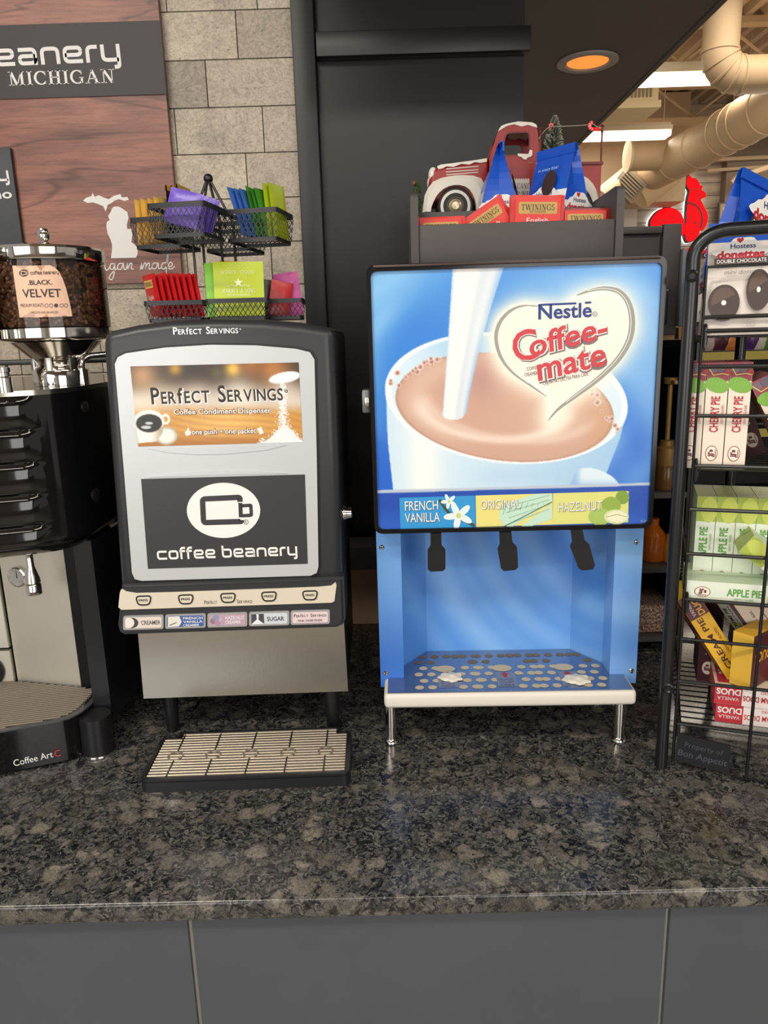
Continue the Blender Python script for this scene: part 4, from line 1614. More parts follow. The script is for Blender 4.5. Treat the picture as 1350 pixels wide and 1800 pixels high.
# ribbed head
hp = [(-1.0, 1.0), (-.80, 1.008), (-.70, 1.022), (-.62, 1.041), (-.555, 1.061), (-.52, 1.075), (-.495, 1.092), (-.479, 1.115), (-.471, 1.15), (-.468, 1.25)]
hc = [tuple(p) for p in curve(hp, 6)]
NZ = 60
z0, z1 = 1.283, 1.522
vs, fs = [], []
m = len(hc)
for j in range(NZ + 1):
    t = j / NZ
    z = z0 + (z1 - z0) * t
    ph = (t * 5) % 1
    bulge = math.sqrt(max(0, 1 - (2 * ph - 1) ** 2)) if 0 < j < NZ else 0
    tuck = .018 * max(0, 1 - t / .10) ** 2
    for i, (x, y) in enumerate(hc):
        a, b = hc[max(0, i - 1)], hc[min(m - 1, i + 1)]
        tx, ty = b[0] - a[0], b[1] - a[1]
        l = math.hypot(tx, ty)
        nx, ny = ty / l, -tx / l
        am = .0075 * (1 - float(np.clip((x + .528) / .022, 0, 1))) * bulge - tuck
        vs.append((x + nx * am, y + ny * am, z))
for j in range(NZ):
    for i in range(m - 1):
        fs.append((j * m + i, j * m + i + 1, (j + 1) * m + i + 1, (j + 1) * m + i))
q = MB()
q.add(vs, fs, PIANO)
back = [(-.468, 1.60), (-1.0, 1.60)]
q.poly([vs[i] for i in range(m)] + [(x, y, z0) for (x, y) in back], PIANO)
q.poly([vs[NZ * m + i] for i in range(m)] + [(x, y, z1) for (x, y) in back], PIANO)
q.poly([(-.468, 1.25, z0), (-.468, 1.60, z0), (-.468, 1.60, z1), (-.468, 1.25, z1)], PIANO)
head = q.build('ribbed_head', em, smooth=50)
for (u, v, r_) in ((141, 716, .009), (143, 871, .011)):
    c = P(u, v, 1.165)
    q = MB()
    q.lathe([(r_, 0), (r_, .002), (r_ * .7, .0035), (0, .0035)], (-.4698, c.y, c.z), mat('cap_black', (34, 33, 33), .3), 24, axis=(1, -.12, 0))
    q.build('screw_cap', head)
# deck plate, rail and fittings on top
q = MB()
q.prism([(x + .001, y - .001, z1 + .008) for (x, y) in hc] + [(-.467, 1.60, z1 + .008), (-1.0, 1.60, z1 + .008)], (0, 0, -.0075), mat('deck_steel', (170, 164, 154), .16, 1.0))
deck = q.build('deck', em)
q = MB()
zr = P(20, 637, 1.42).z
q.tube([(-1.0, 1.40, zr), (-.50, 1.40, zr), (-.485, 1.42, zr), (-.485, 1.58, zr)], .005, BLACKM, 10)
for xx in (-.9, -.70, -.50):
    q.tube([(xx, 1.40, z1 + .0085), (xx, 1.40, zr)], .003, BLACKM, 8)
q.build('cup_rail', deck)
DZ = z1 + .0085
q = MB()
c = Z(10, 690, DZ)
q.lathe([(.010, 0), (.010, .02), (.0085, .022), (.0085, .027), (.010, .028), (.010, .034), (0, .034)], (c.x, c.y, DZ), CHROME, 24)
q.build('knob', deck)
q = MB()
c = P(146, 660, 1.19)
q.tube([(c.x, c.y, DZ), (c.x - .001, c.y, DZ + .022)] + [(c.x + .012 - .013 * math.cos(t), c.y + .01 * t, DZ + .03 + .014 * math.sin(t)) for t in np.linspace(.2, 1.5, 6)] + [(c.x + .035, c.y + .03, DZ + .046)], .0048, CHROME, 12)
q.build('steam_pipe', deck)

# gauge and hot water spout on the steel panel
ppn = Pl((-.6885, 1.2535, CT), math.degrees(math.atan2(-.038, .1565)))
q = MB()
c = ppn.at(33, 1013)
n_ = ppn.n
q.lathe([(.0185, 0), (.0185, .006), (.016, .007), (.0155, .004), (0, .004)], c, CHROME, 32, axis=n_)
pgz = Pl(c, math.degrees(math.atan2(-.038, .1565)))
q.lathe([(.0155, .0044), (0, .0044)], c, WHITE, 32, axis=n_)
Tg = pgz.T()
q.add([(-.001, -.002, .005), (.001, -.002, .005), (.0005, .011, .005), (-.0005, .011, .005)], [(0, 1, 2, 3)], mat('ink_black'), Tg)
for k in range(-4, 5):
    a = k * .55
    q.add([(math.sin(a) * .0115 - .0004, math.cos(a) * .0115, .005), (math.sin(a) * .0115 + .0004, math.cos(a) * .0115, .005), (math.sin(a) * .014 + .0004, math.cos(a) * .014, .005), (math.sin(a) * .014 - .0004, math.cos(a) * .014, .005)], [(0, 1, 2, 3)], mat('ink_black'), Tg)
q.build('gauge', em)
q = MB()
ca, cb_ = P(54, 978, 1.16), P(61, 1044, 1.16)
h = ca.z - cb_.z
q.lathe([(.0115, 0), (.0125, .001), (.0125, .017), (.0115, .0185), (.0125, .02), (.0118, .028), (.008, .042), (.006, .048), (.006, h + .012)], (cb_.x, cb_.y, cb_.z), CHROME, 28)
q.build('spout', em)

# bean hoppers
hcx, hcy, hr = -.517, 1.205, .0835
GLASS = mat('hopper_glass', (255, 255, 255), .02)
gn = GLASS.node_tree
tb = gn.nodes.new('ShaderNodeBsdfTransparent')
tb.inputs[0].default_value = (.95, .92, .88, 1)
gl = gn.nodes.new('ShaderNodeBsdfGlossy')
gl.inputs['Roughness'].default_value = .03
fr = gn.nodes.new('ShaderNodeFresnel')
ms = gn.nodes.new('ShaderNodeMixShader')
gn.links.new(fr.outputs[0], ms.inputs[0])
gn.links.new(tb.outputs[0], ms.inputs[1])
gn.links.new(gl.outputs[0], ms.inputs[2])
gn.links.new(ms.outputs[0], gn.nodes['Material Output'].inputs[0])


def zz_(v):
    return P(86, v, hcy - hr).z


zl1, zl0, zg0, zc0, zf0 = zz_(427), zz_(453), zz_(575), zz_(598), zz_(630)


def hopper(cx, cy, label):
    hop = thing('bean_hopper', (cx, cy, DZ), label, 'hopper')
    del hop['label'], hop['category']
    hop.parent = em
    hop.location = Vector((cx, cy, DZ)) - Vector(em.location)
    c = (cx, cy, 0)
    q = MB()
    q.lathe([(hr + .002, zl0), (hr + .003, zl0 + .002), (hr + .003, zl1 - .004), (hr, zl1), (hr * .6, zl1 + .006), (0, zl1 + .009)], c, CHROME, 48)
    lid = q.build('lid', hop)
    q = MB()
    q.lathe([(.003, zl1 + .007), (.004, zl1 + .011), (.0085, zl1 + .017), (.0095, zl1 + .023), (.007, zl1 + .031), (0, zl1 + .034)], c, CHROME, 20)
    q.build('lid_knob', hop)
    q = MB()
    q.lathe([(hr, zg0 + .0005), (hr, zl0 - .0005)], c, GLASS, 64)
    q.f.pop(); q.mi.pop(); q.f.pop(); q.mi.pop()
    q.build('glass', hop)
    q = MB()
    rg = random.Random(5)
    bc = [mat('bean_%d' % i, k, .38, var=.3, vscale=60) for i, k in enumerate(((116, 80, 58), (98, 66, 46), (130, 92, 68)))]
    q.lathe([(hr - .010, zg0 + .001), (hr - .010, zl0 - .001)], c, mat('bean_core', (54, 36, 26), .8), 32)
    for i in range(900):
        t = rg.uniform(-2.0, 2.0)
        z = rg.uniform(zg0 + .005, zl0 - .004)
        r_ = hr - .0065 - rg.uniform(0, .004)
        T = Matrix.Translation((cx + r_ * math.sin(t), cy - r_ * math.cos(t), z)) @ Matrix.Rotation(rg.uniform(0, 6.3), 4, 'X') @ Matrix.Rotation(rg.uniform(0, 6.3), 4, 'Z') @ Matrix.Rotation(rg.uniform(0, 6.3), 4, 'Y')
        q.ball((0, 0, 0), .0042, rg.choice(bc), 7, (1.35, .95, .75), T)
    o = q.build('beans', hop, kind='stuff')
    q = MB()
    q.lathe([(hr * .45, zc0 - .004), (hr * .98, zc0 + .001), (hr + .002, zc0 + .004), (hr + .002, zg0 - .001), (hr - .006, zg0)], c, CHROME, 48)
    q.build('collar', hop)
    q = MB()
    q.lathe([(.036, DZ), (.036, zf0 - .008), (.040, zf0 - .002), (.042, zf0), (hr * .82, zc0 - .002)], c, CHROME, 40)
    for a in (-.9, 0, .9):
        T = Matrix.Translation((cx, cy, 0)) @ Matrix.Rotation(a, 4, 'Z')
        q.box(-.006, -.042, DZ, .006, -.034, zf0 + .004, mat('grinder_grey', (150, 148, 144), .2, 1.0), r=.0015, T=T)
    q.lathe([(.042, DZ), (.043, DZ + .022), (.038, DZ + .031), (.0365, DZ + .032)], c, CHROME, 40)
    q.build('grinder_neck', hop)
    return hop


h1 = hopper(hcx, hcy, 'hopper')
cy_ = Cyl((hcx, hcy, 0), hr)
q = MB()
LAB = ink((232, 190, 162))
LT = ink((50, 40, 38))
lab = [(22, 467), (56, 467), (88, 466), (96, 470), (104, 478), (110, 490), (116, 507), (122, 530), (127, 556), (96, 557), (66, 558), (35, 558), (31, 530), (26, 495)]
ctr = (75, 520)
n = len(lab)
for i in range(n):       # fan in strips so that the label follows the glass
    a, b = lab[i], lab[(i + 1) % n]
    K = 6
    for k in range(K):
        f0, f1 = k / K, (k + 1) / K
        pts = [(ctr[0] + (a[0] - ctr[0]) * f0, ctr[1] + (a[1] - ctr[1]) * f0), (ctr[0] + (b[0] - ctr[0]) * f0, ctr[1] + (b[1] - ctr[1]) * f0), (ctr[0] + (b[0] - ctr[0]) * f1, ctr[1] + (b[1] - ctr[1]) * f1), (ctr[0] + (a[0] - ctr[0]) * f1, ctr[1] + (a[1] - ctr[1]) * f1)]
        q.dec(cy_, pts, LAB, .0006)
q.ell(cy_, 42, 480, 8, 6.2, LT, .001)
q.line(cy_, [(44, 483), (38, 483.5), (38, 477), (44, 477), (44, 478), (48, 478.5), (48, 482), (44, 482)], 1.4, LAB, .0013)
q.txt(cy_, 'coffee beanery', 54, 483, 103, 482, 5, LT, .001, font='square', hm=.0038)
q.txt(cy_, '.BLACK.', 50, 501, 92, 500, 8.5, LT, .001, bold=.02)
q.txt(cy_, 'VELVET', 41, 523, 108, 522, 15, LT, .001, bold=.015)
q.txt(cy_, 'MEDIUM ROAST|', 37, 540, 77, 539, 6, LT, .001)
for (u, fl) in ((82, 0), (90, 0), (98.5, 1), (108, 0), (115.5, 0)):
    if fl:
        q.ell(cy_, u, 537, 3.4, 3.4, LT, .001)
    else:
        q.line(cy_, [(u + 3 * math.cos(t), 537 + 3 * math.sin(t)) for t in np.linspace(0, 6.28, 16)], .8, LT, .001)
q.txt(cy_, 'SMOOTH AND BALANCED', 56, 551.5, 102, 550.5, 4, LT, .001)
q.build('roast_label', h1)
h2 = hopper(-.668, 1.118, 'hopper')
# foot
q = MB()
c = Z(175, 1322, CT)
q.lathe([(.027, 0), (.0275, .003), (.027, .005)], (c.x, c.y, CT), CHROME, 32)
q.lathe([(.026, .005), (.0255, .07), (.0, .07)], (c.x, c.y, CT), BLACK, 32)
q.build('foot', em)

# ------------------------------------------------------------------ wire tea caddy on the packet dispenser
cc = Vector((-.268, 1.265, 0))
ca_ = math.radians(10)
zcad = pq.at(360, 560)[2] + .0005
cad = thing('tea_caddy', (cc.x, cc.y, zcad), 'black two-tier wire mesh tea caddy with a ball finial on the packet dispenser', 'tea caddy')


def basket(T, w_, d_, h_, parent, mesh_t=.0006):
    q = MB(T)
    k = .90
    top, bot = [(-w_ / 2, -d_ / 2), (w_ / 2, -d_ / 2), (w_ / 2, d_ / 2), (-w_ / 2, d_ / 2)], [(-w_ / 2 * k, -d_ / 2 * k), (w_ / 2 * k, -d_ / 2 * k), (w_ / 2 * k, d_ / 2 * k), (-w_ / 2 * k, d_ / 2 * k)]
    for (o_, z, t) in ((top, h_, .007), (bot, .006, .006)):
        oo = rounded(o_, .006, True, 3)
        ii = [(x * .965, y * .965) for (x, y) in oo]
        q.ring([(x, y, z) for (x, y) in oo], [(x, y, z) for (x, y) in ii], (0, 0, -t), mat('caddy_black', (34, 34, 37), .4))
    b = q.build('wire_basket', parent)
    q = MB(T)
    sp = .0075

    def side(p0, p1, p2, p3):       # bottom-left, bottom-right, top-right, top-left
        p0, p1, p2, p3 = map(Vector, (p0, p1, p2, p3))
        L = (p1 - p0).length
        H = (p3 - p0).length
        nrm = (p1 - p0).cross(p3 - p0).normalized()
        S = H * .62

        def pt(s, t):
            return (p0 + (p1 - p0) * s) * (1 - t) + (p3 + (p2 - p3) * s) * t
        for sg in (1, -1):
            n = int((L + S) / sp) + 1
            for i in range(n):
                a = i * sp - (S if sg > 0 else 0)
                e = a + sg * S
                s0, s1, t0, t1 = a / L, e / L, 0.0, 1.0
                if s0 == s1:
                    continue
                lo = max(0, min((0 - s0) / (s1 - s0), (1 - s0) / (s1 - s0)))
                hi = min(1, max((0 - s0) / (s1 - s0), (1 - s0) / (s1 - s0)))
                if hi - lo < .02:
                    continue
                A, B = pt(s0 + (s1 - s0) * lo, lo), pt(s0 + (s1 - s0) * hi, hi)
                x = (B - A).cross(nrm).normalized() * mesh_t
                q.add([A - x, A + x, B + x, B - x], [(0, 1, 2, 3)], mat('caddy_black'))
    zb_, zt_ = .004, h_ - .003
    for i in range(4):
        j = (i + 1) % 4
        side((*bot[i], zb_), (*bot[j], zb_), (*top[j], zt_), (*top[i], zt_))
    side((*bot[0], .003), (*bot[1], .003), (*bot[2], .003), (*bot[3], .003))
    q.build('mesh', b)


zu1, zu0 = P(310, 354, 1.125).z, P(310, 416, 1.125).z
zl1_, zl0_ = P(420, 523, 1.18).z, zcad
TU = frame((cc.x, cc.y, 0), ca_ * -1)
UP = {'front': (-.017, -.096), 'right': (.086, -.012), 'left': (-.086, .012), 'rear': (.017, .096)}
# positions in the caddy's own turned frame
e1, e2 = Vector((math.cos(ca_), -math.sin(ca_), 0)), Vector((math.sin(ca_), math.cos(ca_), 0))
UPW = {}
for k, (x, y) in {'front': (-.016, -.094), 'right': (.078, -.024), 'left': (-.080, .024), 'rear': (.016, .098)}.items():
    pos = cc + Vector((x, y, 0))
    UPW[k] = pos
    basket(frame((pos.x, pos.y, zu0), -ca_), .088, .088, zu1 - zu0, cad)
LOW = {}
for k, (u, y, wd) in {'left': (301, 1.20, .094), 'middle': (413, 1.19, .098), 'right': (496, 1.235, .062)}.items():
    p = P(u, 525, y)
    LOW[k] = Vector((p.x, y + .04, 0))
    basket(frame((p.x, y + .042, zl0_), math.radians(3)), wd, .075, zl1_ - zl0_, cad)
q = MB()
zk = P(366, 314, 1.265).z
kx = P(366, 314, 1.265).x
q.ball((kx, cc.y, zk), .0075, BLACKM, 16)
q.build('finial', cad)
q = MB()
for (dx, dy) in ((-.03, -.02), (-.012, -.03), (.016, -.025), (.034, -.01)):
    q.tube([(kx + dx * .1, cc.y + dy * .1, zk - .004), (cc.x + dx, cc.y + dy, zu1 - .012), (cc.x + dx, cc.y + dy, zl0_ + .002)], .0022, BLACKM, 8)
q.box(cc.x - .04, cc.y - .03, zl0_, cc.x + .05, cc.y + .03, zl0_ + .003, BLACKM)
q.build('stem_wires', cad)


def sachet(T, w_, h_, t_, c, label, group, band=None, deco=None, name='tea_packet', seed=0, cat='tea packet'):
    """a flat foil tea packet standing in frame T: width x, height z, face -y"""
    rg = random.Random(seed)
    q = MB(T)
    m1 = mat('foil_%d_%d_%d' % tuple(c), c, .32, bump=.25, bscale=90)
    N, Mv = 8, 9
    for sg in (-1, 1):
        vs = []
        for j in range(Mv + 1):
            for i in range(N + 1):
                s, t = i / N * 2 - 1, j / Mv * 2 - 1
                b = t_ / 2 * max(0, 1 - abs(s) ** 4) * max(0, 1 - abs(t) ** 5) * (1 + rg.uniform(-.15, .15))
                vs.append((s * w_ / 2, sg * (b + .0002), (t + 1) / 2 * h_))
        fs = []
        for j in range(Mv):
            for i in range(N):
                a = j * (N + 1) + i
                f_ = (a, a + 1, a + N + 2, a + N + 1)
                fs.append(f_ if sg < 0 else f_[::-1])
        q.add(vs, fs, m1)
    if band:
        mb_ = mat('foil_%d_%d_%d' % tuple(band), band, .32, bump=.2, bscale=90)
        for sg in (-1, 1):
            q.add([(-w_ / 2, sg * .0016, h_), (w_ / 2, sg * .0016, h_), (w_ / 2, sg * .0022, h_ * .9), (-w_ / 2, sg * .0022, h_ * .9)], [(0, 1, 2, 3)], mb_)
    if deco:
        deco(q, T @ Matrix(((1, 0, 0, 0), (0, 0, -1, -t_ / 2 - .0006), (0, 1, 0, 0), (0, 0, 0, 1))))
    o = q.build(name, loc=tuple(T @ Vector((0, 0, 0))))
    return tag(o, label, cat, group)


ORD = ['first', 'second', 'third', 'fourth', 'fifth', 'sixth', 'seventh', 'eighth', 'ninth', 'tenth']


def row(n, pos, dx, yaw, roll, w_, h_, t_, c, lab, group, z, jig=.0, band=None, deco=None, pitch=0, seed=1):
    for i in range(n):
        rg = random.Random(seed * 31 + i)
        p = pos + Vector(dx) * i
        T = frame((p.x, p.y, z + rg.uniform(0, .004)), math.radians(yaw + rg.uniform(-3, 3)), math.radians(pitch), math.radians(roll + rg.uniform(-2, 2)))
        dc = deco if (deco and i == 0) else None
        sachet(T, w_, h_ * rg.uniform(.97, 1.02), t_, c, lab % ORD[i], group, band, dc, seed=seed * 17 + i)


zi = zu0 + .0065
pl_ = UPW['left']
row(5, pl_ + Vector((-.034, -.012, 0)), (.0098, -.001, 0), 80, 0, .050, .068, .005, (252, 216, 118), '%s gold tea packet from the left in the upper left basket', 'gold packets', zi, seed=1)
row(3, pl_ + Vector((.016, -.010, 0)), (.0085, 0, 0), 80, 0, .050, .086, .005, (36, 30, 26), '%s black gold-topped tea packet right of the gold ones', 'black packets', zi, band=(224, 178, 70), seed=2)
pf_ = UPW['front']
row(4, pf_ + Vector((-.008, -.022, 0)), (.005, .0125, 0), -10, 16, .052, .050, .006, (106, 78, 190), '%s violet tea packet from the front in the upper front basket', 'violet packets', zi + .009, seed=3, pitch=-8)
pr2 = UPW['right']
row(3, pr2 + Vector((-.014, -.006, 0)), (.0085, 0, 0), 70, 0, .050, .074, .004, (74, 124, 204), '%s blue tea packet from the left in the upper right basket', 'blue packets', zi, seed=4, pitch=-16)
row(3, pr2 + Vector((.008, -.006, 0)), (.0075, 0, 0), 70, 0, .050, .074, .004, (72, 150, 50), '%s dark green tea packet from the left in the upper right basket', 'green packets', zi, seed=5, pitch=-12)
row(2, pr2 + Vector((.026, -.002, 0)), (.0085, 0, 0), 66, 0, .046, .080, .004, (186, 206, 40), '%s lime tea packet from the left in the upper right basket', 'lime packets', zi, seed=6, pitch=-4)


def red_d(q, T):
    q.add([(-.016, .044, 0), (.016, .044, 0), (.016, .056, 0), (-.016, .056, 0)], [(0, 1, 2, 3)], ink((226, 190, 110)), T)
    q.t2(T, 'TWININGS', 0, .050, .028, .007, mat('ink_black'), font='serif', d=.0004)
    q.t2(T, 'English', 0, .030, .020, .007, WHITE)
    q.t2(T, 'Breakfast', 0, .019, .024, .007, WHITE)


zl_i = zl0_ + .0065
pL = LOW['left']
row(8, pL + Vector((-.033, -.008, 0)), (.0092, 0, 0), -50, 0, .052, .066, .0045, (204, 36, 40), '%s red tea packet from the left in the lower left basket', 'red packets in the caddy', zl_i, deco=red_d, seed=7, pitch=8)
pM = LOW['middle']


def lime_d(q, T):
    W = ink((246, 250, 214))
    q.t2(T, 'HARNEY & SONS', 0, .038, .050, .0062, W, font='serif')
    q.t2(T, 'MASTER TEA BLENDERS', 0, .0315, .036, .0028, W)
    star = []
    for k in range(10):
        a = PI / 2 + k * PI / 5
        r_ = .0075 if k % 2 == 0 else .003
        star.append((r_ * math.cos(a), .050 + r_ * math.sin(a), .0003))
    q.add(star, [tuple(range(10))], W, T)
    for sx in (-1, 1):
        pts = [(sx * .004, .044), (sx * .010, .047), (sx * .016, .044), (sx * .018, .047)]
        v, f = strip(pts, .0007)
        q.add([(a, b, .0003) for (a, b) in v], f, W, T)
        for r_ in range(4):
            c_ = [(sx * (.006 + r_ * .006) + .0022 * math.cos(t), .066 + .0022 * math.sin(t)) for t in np.linspace(0, 6.28, 12)]
            v, f = strip(c_, .0005)
            q.add([(a, b, .0003) for (a, b) in v], f, W, T)


def T3(p, z, yaw=0, pitch=0, roll=0):
    return frame((p.x, p.y, z), math.radians(yaw), math.radians(pitch), math.radians(roll))


sachet(T3(pM + Vector((.003, -.022, 0)), zl_i, 2, -3, 1), .078, .082, .005, (190, 208, 42), 'large lime tea packet with white crest, at the front of the lower middle basket', 'lower middle packets', None, lime_d, seed=40)
sachet(T3(pM + Vector((-.014, -.012, 0)), zl_i, 5, -4, 0), .072, .082, .004, (130, 200, 50), 'bright green tea packet just behind the crested lime one', 'lower middle packets', seed=41)
sachet(T3(pM + Vector((-.018, -.003, 0)), zl_i, 4, -4, 0), .070, .080, .004, (150, 206, 60), 'pale green tea packet between the bright green and orange ones', 'lower middle packets', seed=42)
sachet(T3(pM + Vector((-.020, .008, 0)), zl_i, 22, -2, 2), .056, .066, .004, (236, 130, 50), 'short orange tea packet at the left of the lower middle basket', 'lower middle packets', seed=43)
sachet(T3(pM + Vector((-.006, .018, 0)), zl_i, 2, -2, 4), .064, .086, .004, (240, 128, 44), 'tall orange tea packet at the back of the lower middle basket', 'lower middle packets', seed=44)
pR = LOW['right']
sachet(T3(pR + Vector((.008, .004, 0)), zl_i, 0, -6, -6), .042, .070, .004, (196, 70, 150), 'pink tea packet in the lower right basket', 'lower right packets', None, lambda q, T: q.t2(T, 'SPICE', 0, .052, .024, .006, ink((226, 150, 200))), seed=45)
sachet(T3(pR + Vector((-.012, -.012, 0)), zl_i, 20, -4, 12), .036, .056, .004, (196, 40, 44), 'red tea packet leaning before the pink one in the lower right basket', 'lower right packets', seed=46)
sachet(T3(pR + Vector((-.022, -.002, 0)), zl_i, 30, -4, 6), .034, .058, .004, (60, 54, 50), 'dark grey tea packet at the left of the lower right basket', 'lower right packets', seed=47)
# ------------------------------------------------------------------ organiser on top of the creamer dispenser
po = Pl(pd.w(0, 0, -.13), -1.4)
ZT = pd.w(0, b1 - .006).z + .0005
CHAR = mat('charcoal_paint', (70, 65, 64), .5, bump=.06, bscale=300)
ox0, ox1 = po(722, 400)[0], po(1095.5, 390)[0]
org = thing('tea_organizer', tuple(po.w((ox0 + ox1) / 2, ZT - 1.30, -.15)), 'charcoal painted wooden tea organizer tray on top of the blue creamer dispenser', 'organizer')
To = po.T()
bz = ZT - 1.30
bt = po(735, 396)[1]
st_ = po(726, 343)[1]
DEP = .345
TW = .012
q = MB(To)
q.box(ox0 + TW, bz + .014, -.012, ox1 - TW, bt, 0, CHAR, r=.0012)
q.box(ox0 + TW, bz, -.012, ox1 - TW, bz + .0125, .003, CHAR, r=.001)
q.build('front_board', org)
for (xa, xb) in ((ox0, ox0 + TW), (ox1 - TW, ox1)):
    q = MB(To)
    pts = rounded([(bz, .004), (st_ + .004, .004), (st_ + .004, -.05), (st_ + .004, -DEP), (bz, -DEP)], .012, True)
    q.prism([(xa, y, z) for (y, z) in pts], (xb - xa, 0, 0), CHAR)
    q.build('side_board', org)
pm = Pl(pd.w(0, 0, -.21), -1.4)
ptk = Pl(pd.w(0, 0, -.345), -1.4)
mt_ = pm(860, 369)[1]
TF = ptk(801, 395)[1]
q = MB(To)
q.box(ox0 + TW, bz, -.092, ox1 - TW, mt_, -.082, CHAR, r=.001)
q.build('divider', org)
q = MB(To)
q.box(ox0 + TW, TF - .008, -DEP, ox1 - TW, TF, -.0925, CHAR)
q.box(ox0 + TW, bz, -.0815, ox1 - TW, bz + .006, -.0125, CHAR)
q.build('shelf', org)


def tw_d(w_, h_):
    def f(q, T):
        q.add([(-w_ * .42, h_ * .40, 0), (w_ * .42, h_ * .40, 0), (w_ * .42, h_ * .95, 0), (-w_ * .42, h_ * .95, 0)], [(0, 1, 2, 3)], ink((224, 58, 48)), T)
        G_ = ink((196, 160, 86))
        q.add([(a[0], a[1], .0003) for a in rounded([(-w_ * .36, h_ * .68), (w_ * .36, h_ * .68), (w_ * .36, h_ * .88), (-w_ * .36, h_ * .88)], .003, True)], [tuple(range(20))], G_, T)
        q.t2(T, 'TWININGS', 0, h_ * .79, w_ * .62, h_ * .1, mat('ink_black'), font='serif', d=.0006)
        q.t2(T, 'OF LONDON', 0, h_ * .715, w_ * .3, h_ * .03, mat('ink_black'), d=.0006)
        q.t2(T, 'English', 0, h_ * .575, w_ * .4, h_ * .085, WHITE, d=.0006)
        q.t2(T, 'Breakfast', 0, h_ * .455, w_ * .5, h_ * .085, WHITE, d=.0006)
    return f


RED = (208, 40, 36)
ang_o = math.radians(-1.4)


def org_packet(u, vt, dep, w_, h_, roll, lab, c=RED, seed=0, dz=0):
    """vt: photo height of the top edge"""
    pl = Pl(po.w(0, 0, -dep), -1.4)
    a, b = pl(u, vt)
    r_ = math.radians(roll)
    base = pl.w(a, b) - (pl.ex * math.sin(r_) + pl.ey * math.cos(r_)) * h_
    sachet(Matrix.Translation(base) @ Matrix.Rotation(ang_o, 4, 'Z') @ Matrix.Rotation(r_, 4, 'Y'), w_, h_, .006, c, lab, 'red packets in the organizer', None, tw_d(w_, h_), seed=seed)


org_packet(774, 381, .030, .078, .072, -.5, 'red tea packet standing low at the left end of the organizer', seed=60)
org_packet(843, 366, .045, .076, .082, -32, 'red tea packet tilted over to the left in the organizer', seed=61)
org_packet(946, 343, .030, .084, .088, 2, 'tallest upright red tea packet in the middle of the organizer', seed=62)
org_packet(942, 344, .043, .084, .088, 0, 'red tea packet hidden just behind the tallest one in the organizer', seed=63)
org_packet(1029, 366, .036, .078, .072, 1, 'dark red tea packet standing low at the right end of the organizer', (150, 26, 30), seed=64)

# ------------------------------------------------------------------ toy pick-up truck
TR_ = mat('truck_red', (150, 36, 36), .4, var=.12, vscale=40)
TRD = mat('truck_dark_red', (112, 26, 28), .45)
TWH = mat('truck_white', (226, 220, 206), .45)
TBK = mat('tyre_black', (30, 29, 30), .6)
tn = -ptk.n


def tk_prism(q, px, d0, d1, mt, side=None):
    q.prism([ptk.at(u, v, -d0) for (u, v) in px], tn * (d1 - d0), mt, side)


def bev_prism(px, d0, d1, r, mt, q):
    bm = bmesh.new()
    vs = [bm.verts.new(ptk.at(u, v, -d0)) for (u, v) in px]
    f_ = bm.faces.new(vs)
    ex = bmesh.ops.extrude_face_region(bm, geom=[f_])
    bmesh.ops.translate(bm, verts=[g for g in ex['geom'] if isinstance(g, bmesh.types.BMVert)], vec=tn * (d1 - d0))
    bmesh.ops.recalc_face_normals(bm, faces=bm.faces)
    es = [e for e in bm.edges if abs((e.verts[0].co - e.verts[1].co).dot(tn)) < 1e-4]
    bmesh.ops.bevel(bm, geom=es, offset=r, segments=4, profile=.5, affect='EDGES')
    q.bm(bm, mt)


trk = thing('toy_truck', tuple(ptk.at(905, 395, -.06)), 'red and white toy pick-up truck with snowy trim on the organizer shelf', 'toy truck')
WD = .115
q = MB()
hood = [(861, 300), (861, 277), (842, 279), (820, 282), (792, 286), (770, 290), (760, 297), (756, 308), (754, 330), (760, 352), (861, 352)]
bev_prism(hood, .012, WD - .012, .008, TR_, q)
for i, (x0, y0, x1, y1) in enumerate(((785, 294.5, 842, 290), (784.5, 300, 842, 296), (785, 305, 842, 300.5))):
    q.tube([ptk.at(x0, y0, -.0115), ptk.at(x1, y1, -.0115)], .0009, TWH, 6)
q.build('hood', trk)
q = MB()
cabo = [(861, 368), (861, 276), (866, 262), (877, 226), (883, 218), (893, 214.5), (913, 212.5), (938, 214), (945, 219), (947, 230), (950, 262), (951, 300), (951, 368)]
wino = [(880, 345), (880, 271), (880, 267), (889, 236), (893, 231.5), (899, 230), (913, 229.5), (928, 229), (931.5, 231.5), (932.5, 237), (933, 265), (931, 270), (928, 345)]
wino = [(880.5, 272), (880.5, 270), (881, 266), (890, 236), (893, 232), (899, 230), (913, 229.3), (927, 229), (931, 231), (932.5, 236), (933, 262), (931.5, 269), (929, 270)]
for (dn, df) in ((.010, .0135), (WD - .0135, WD - .010)):
    q.ring([ptk.at(u, v, -dn) for (u, v) in cabo], [ptk.at(u, v, -dn) for (u, v) in wino], tn * (df - dn), TR_)
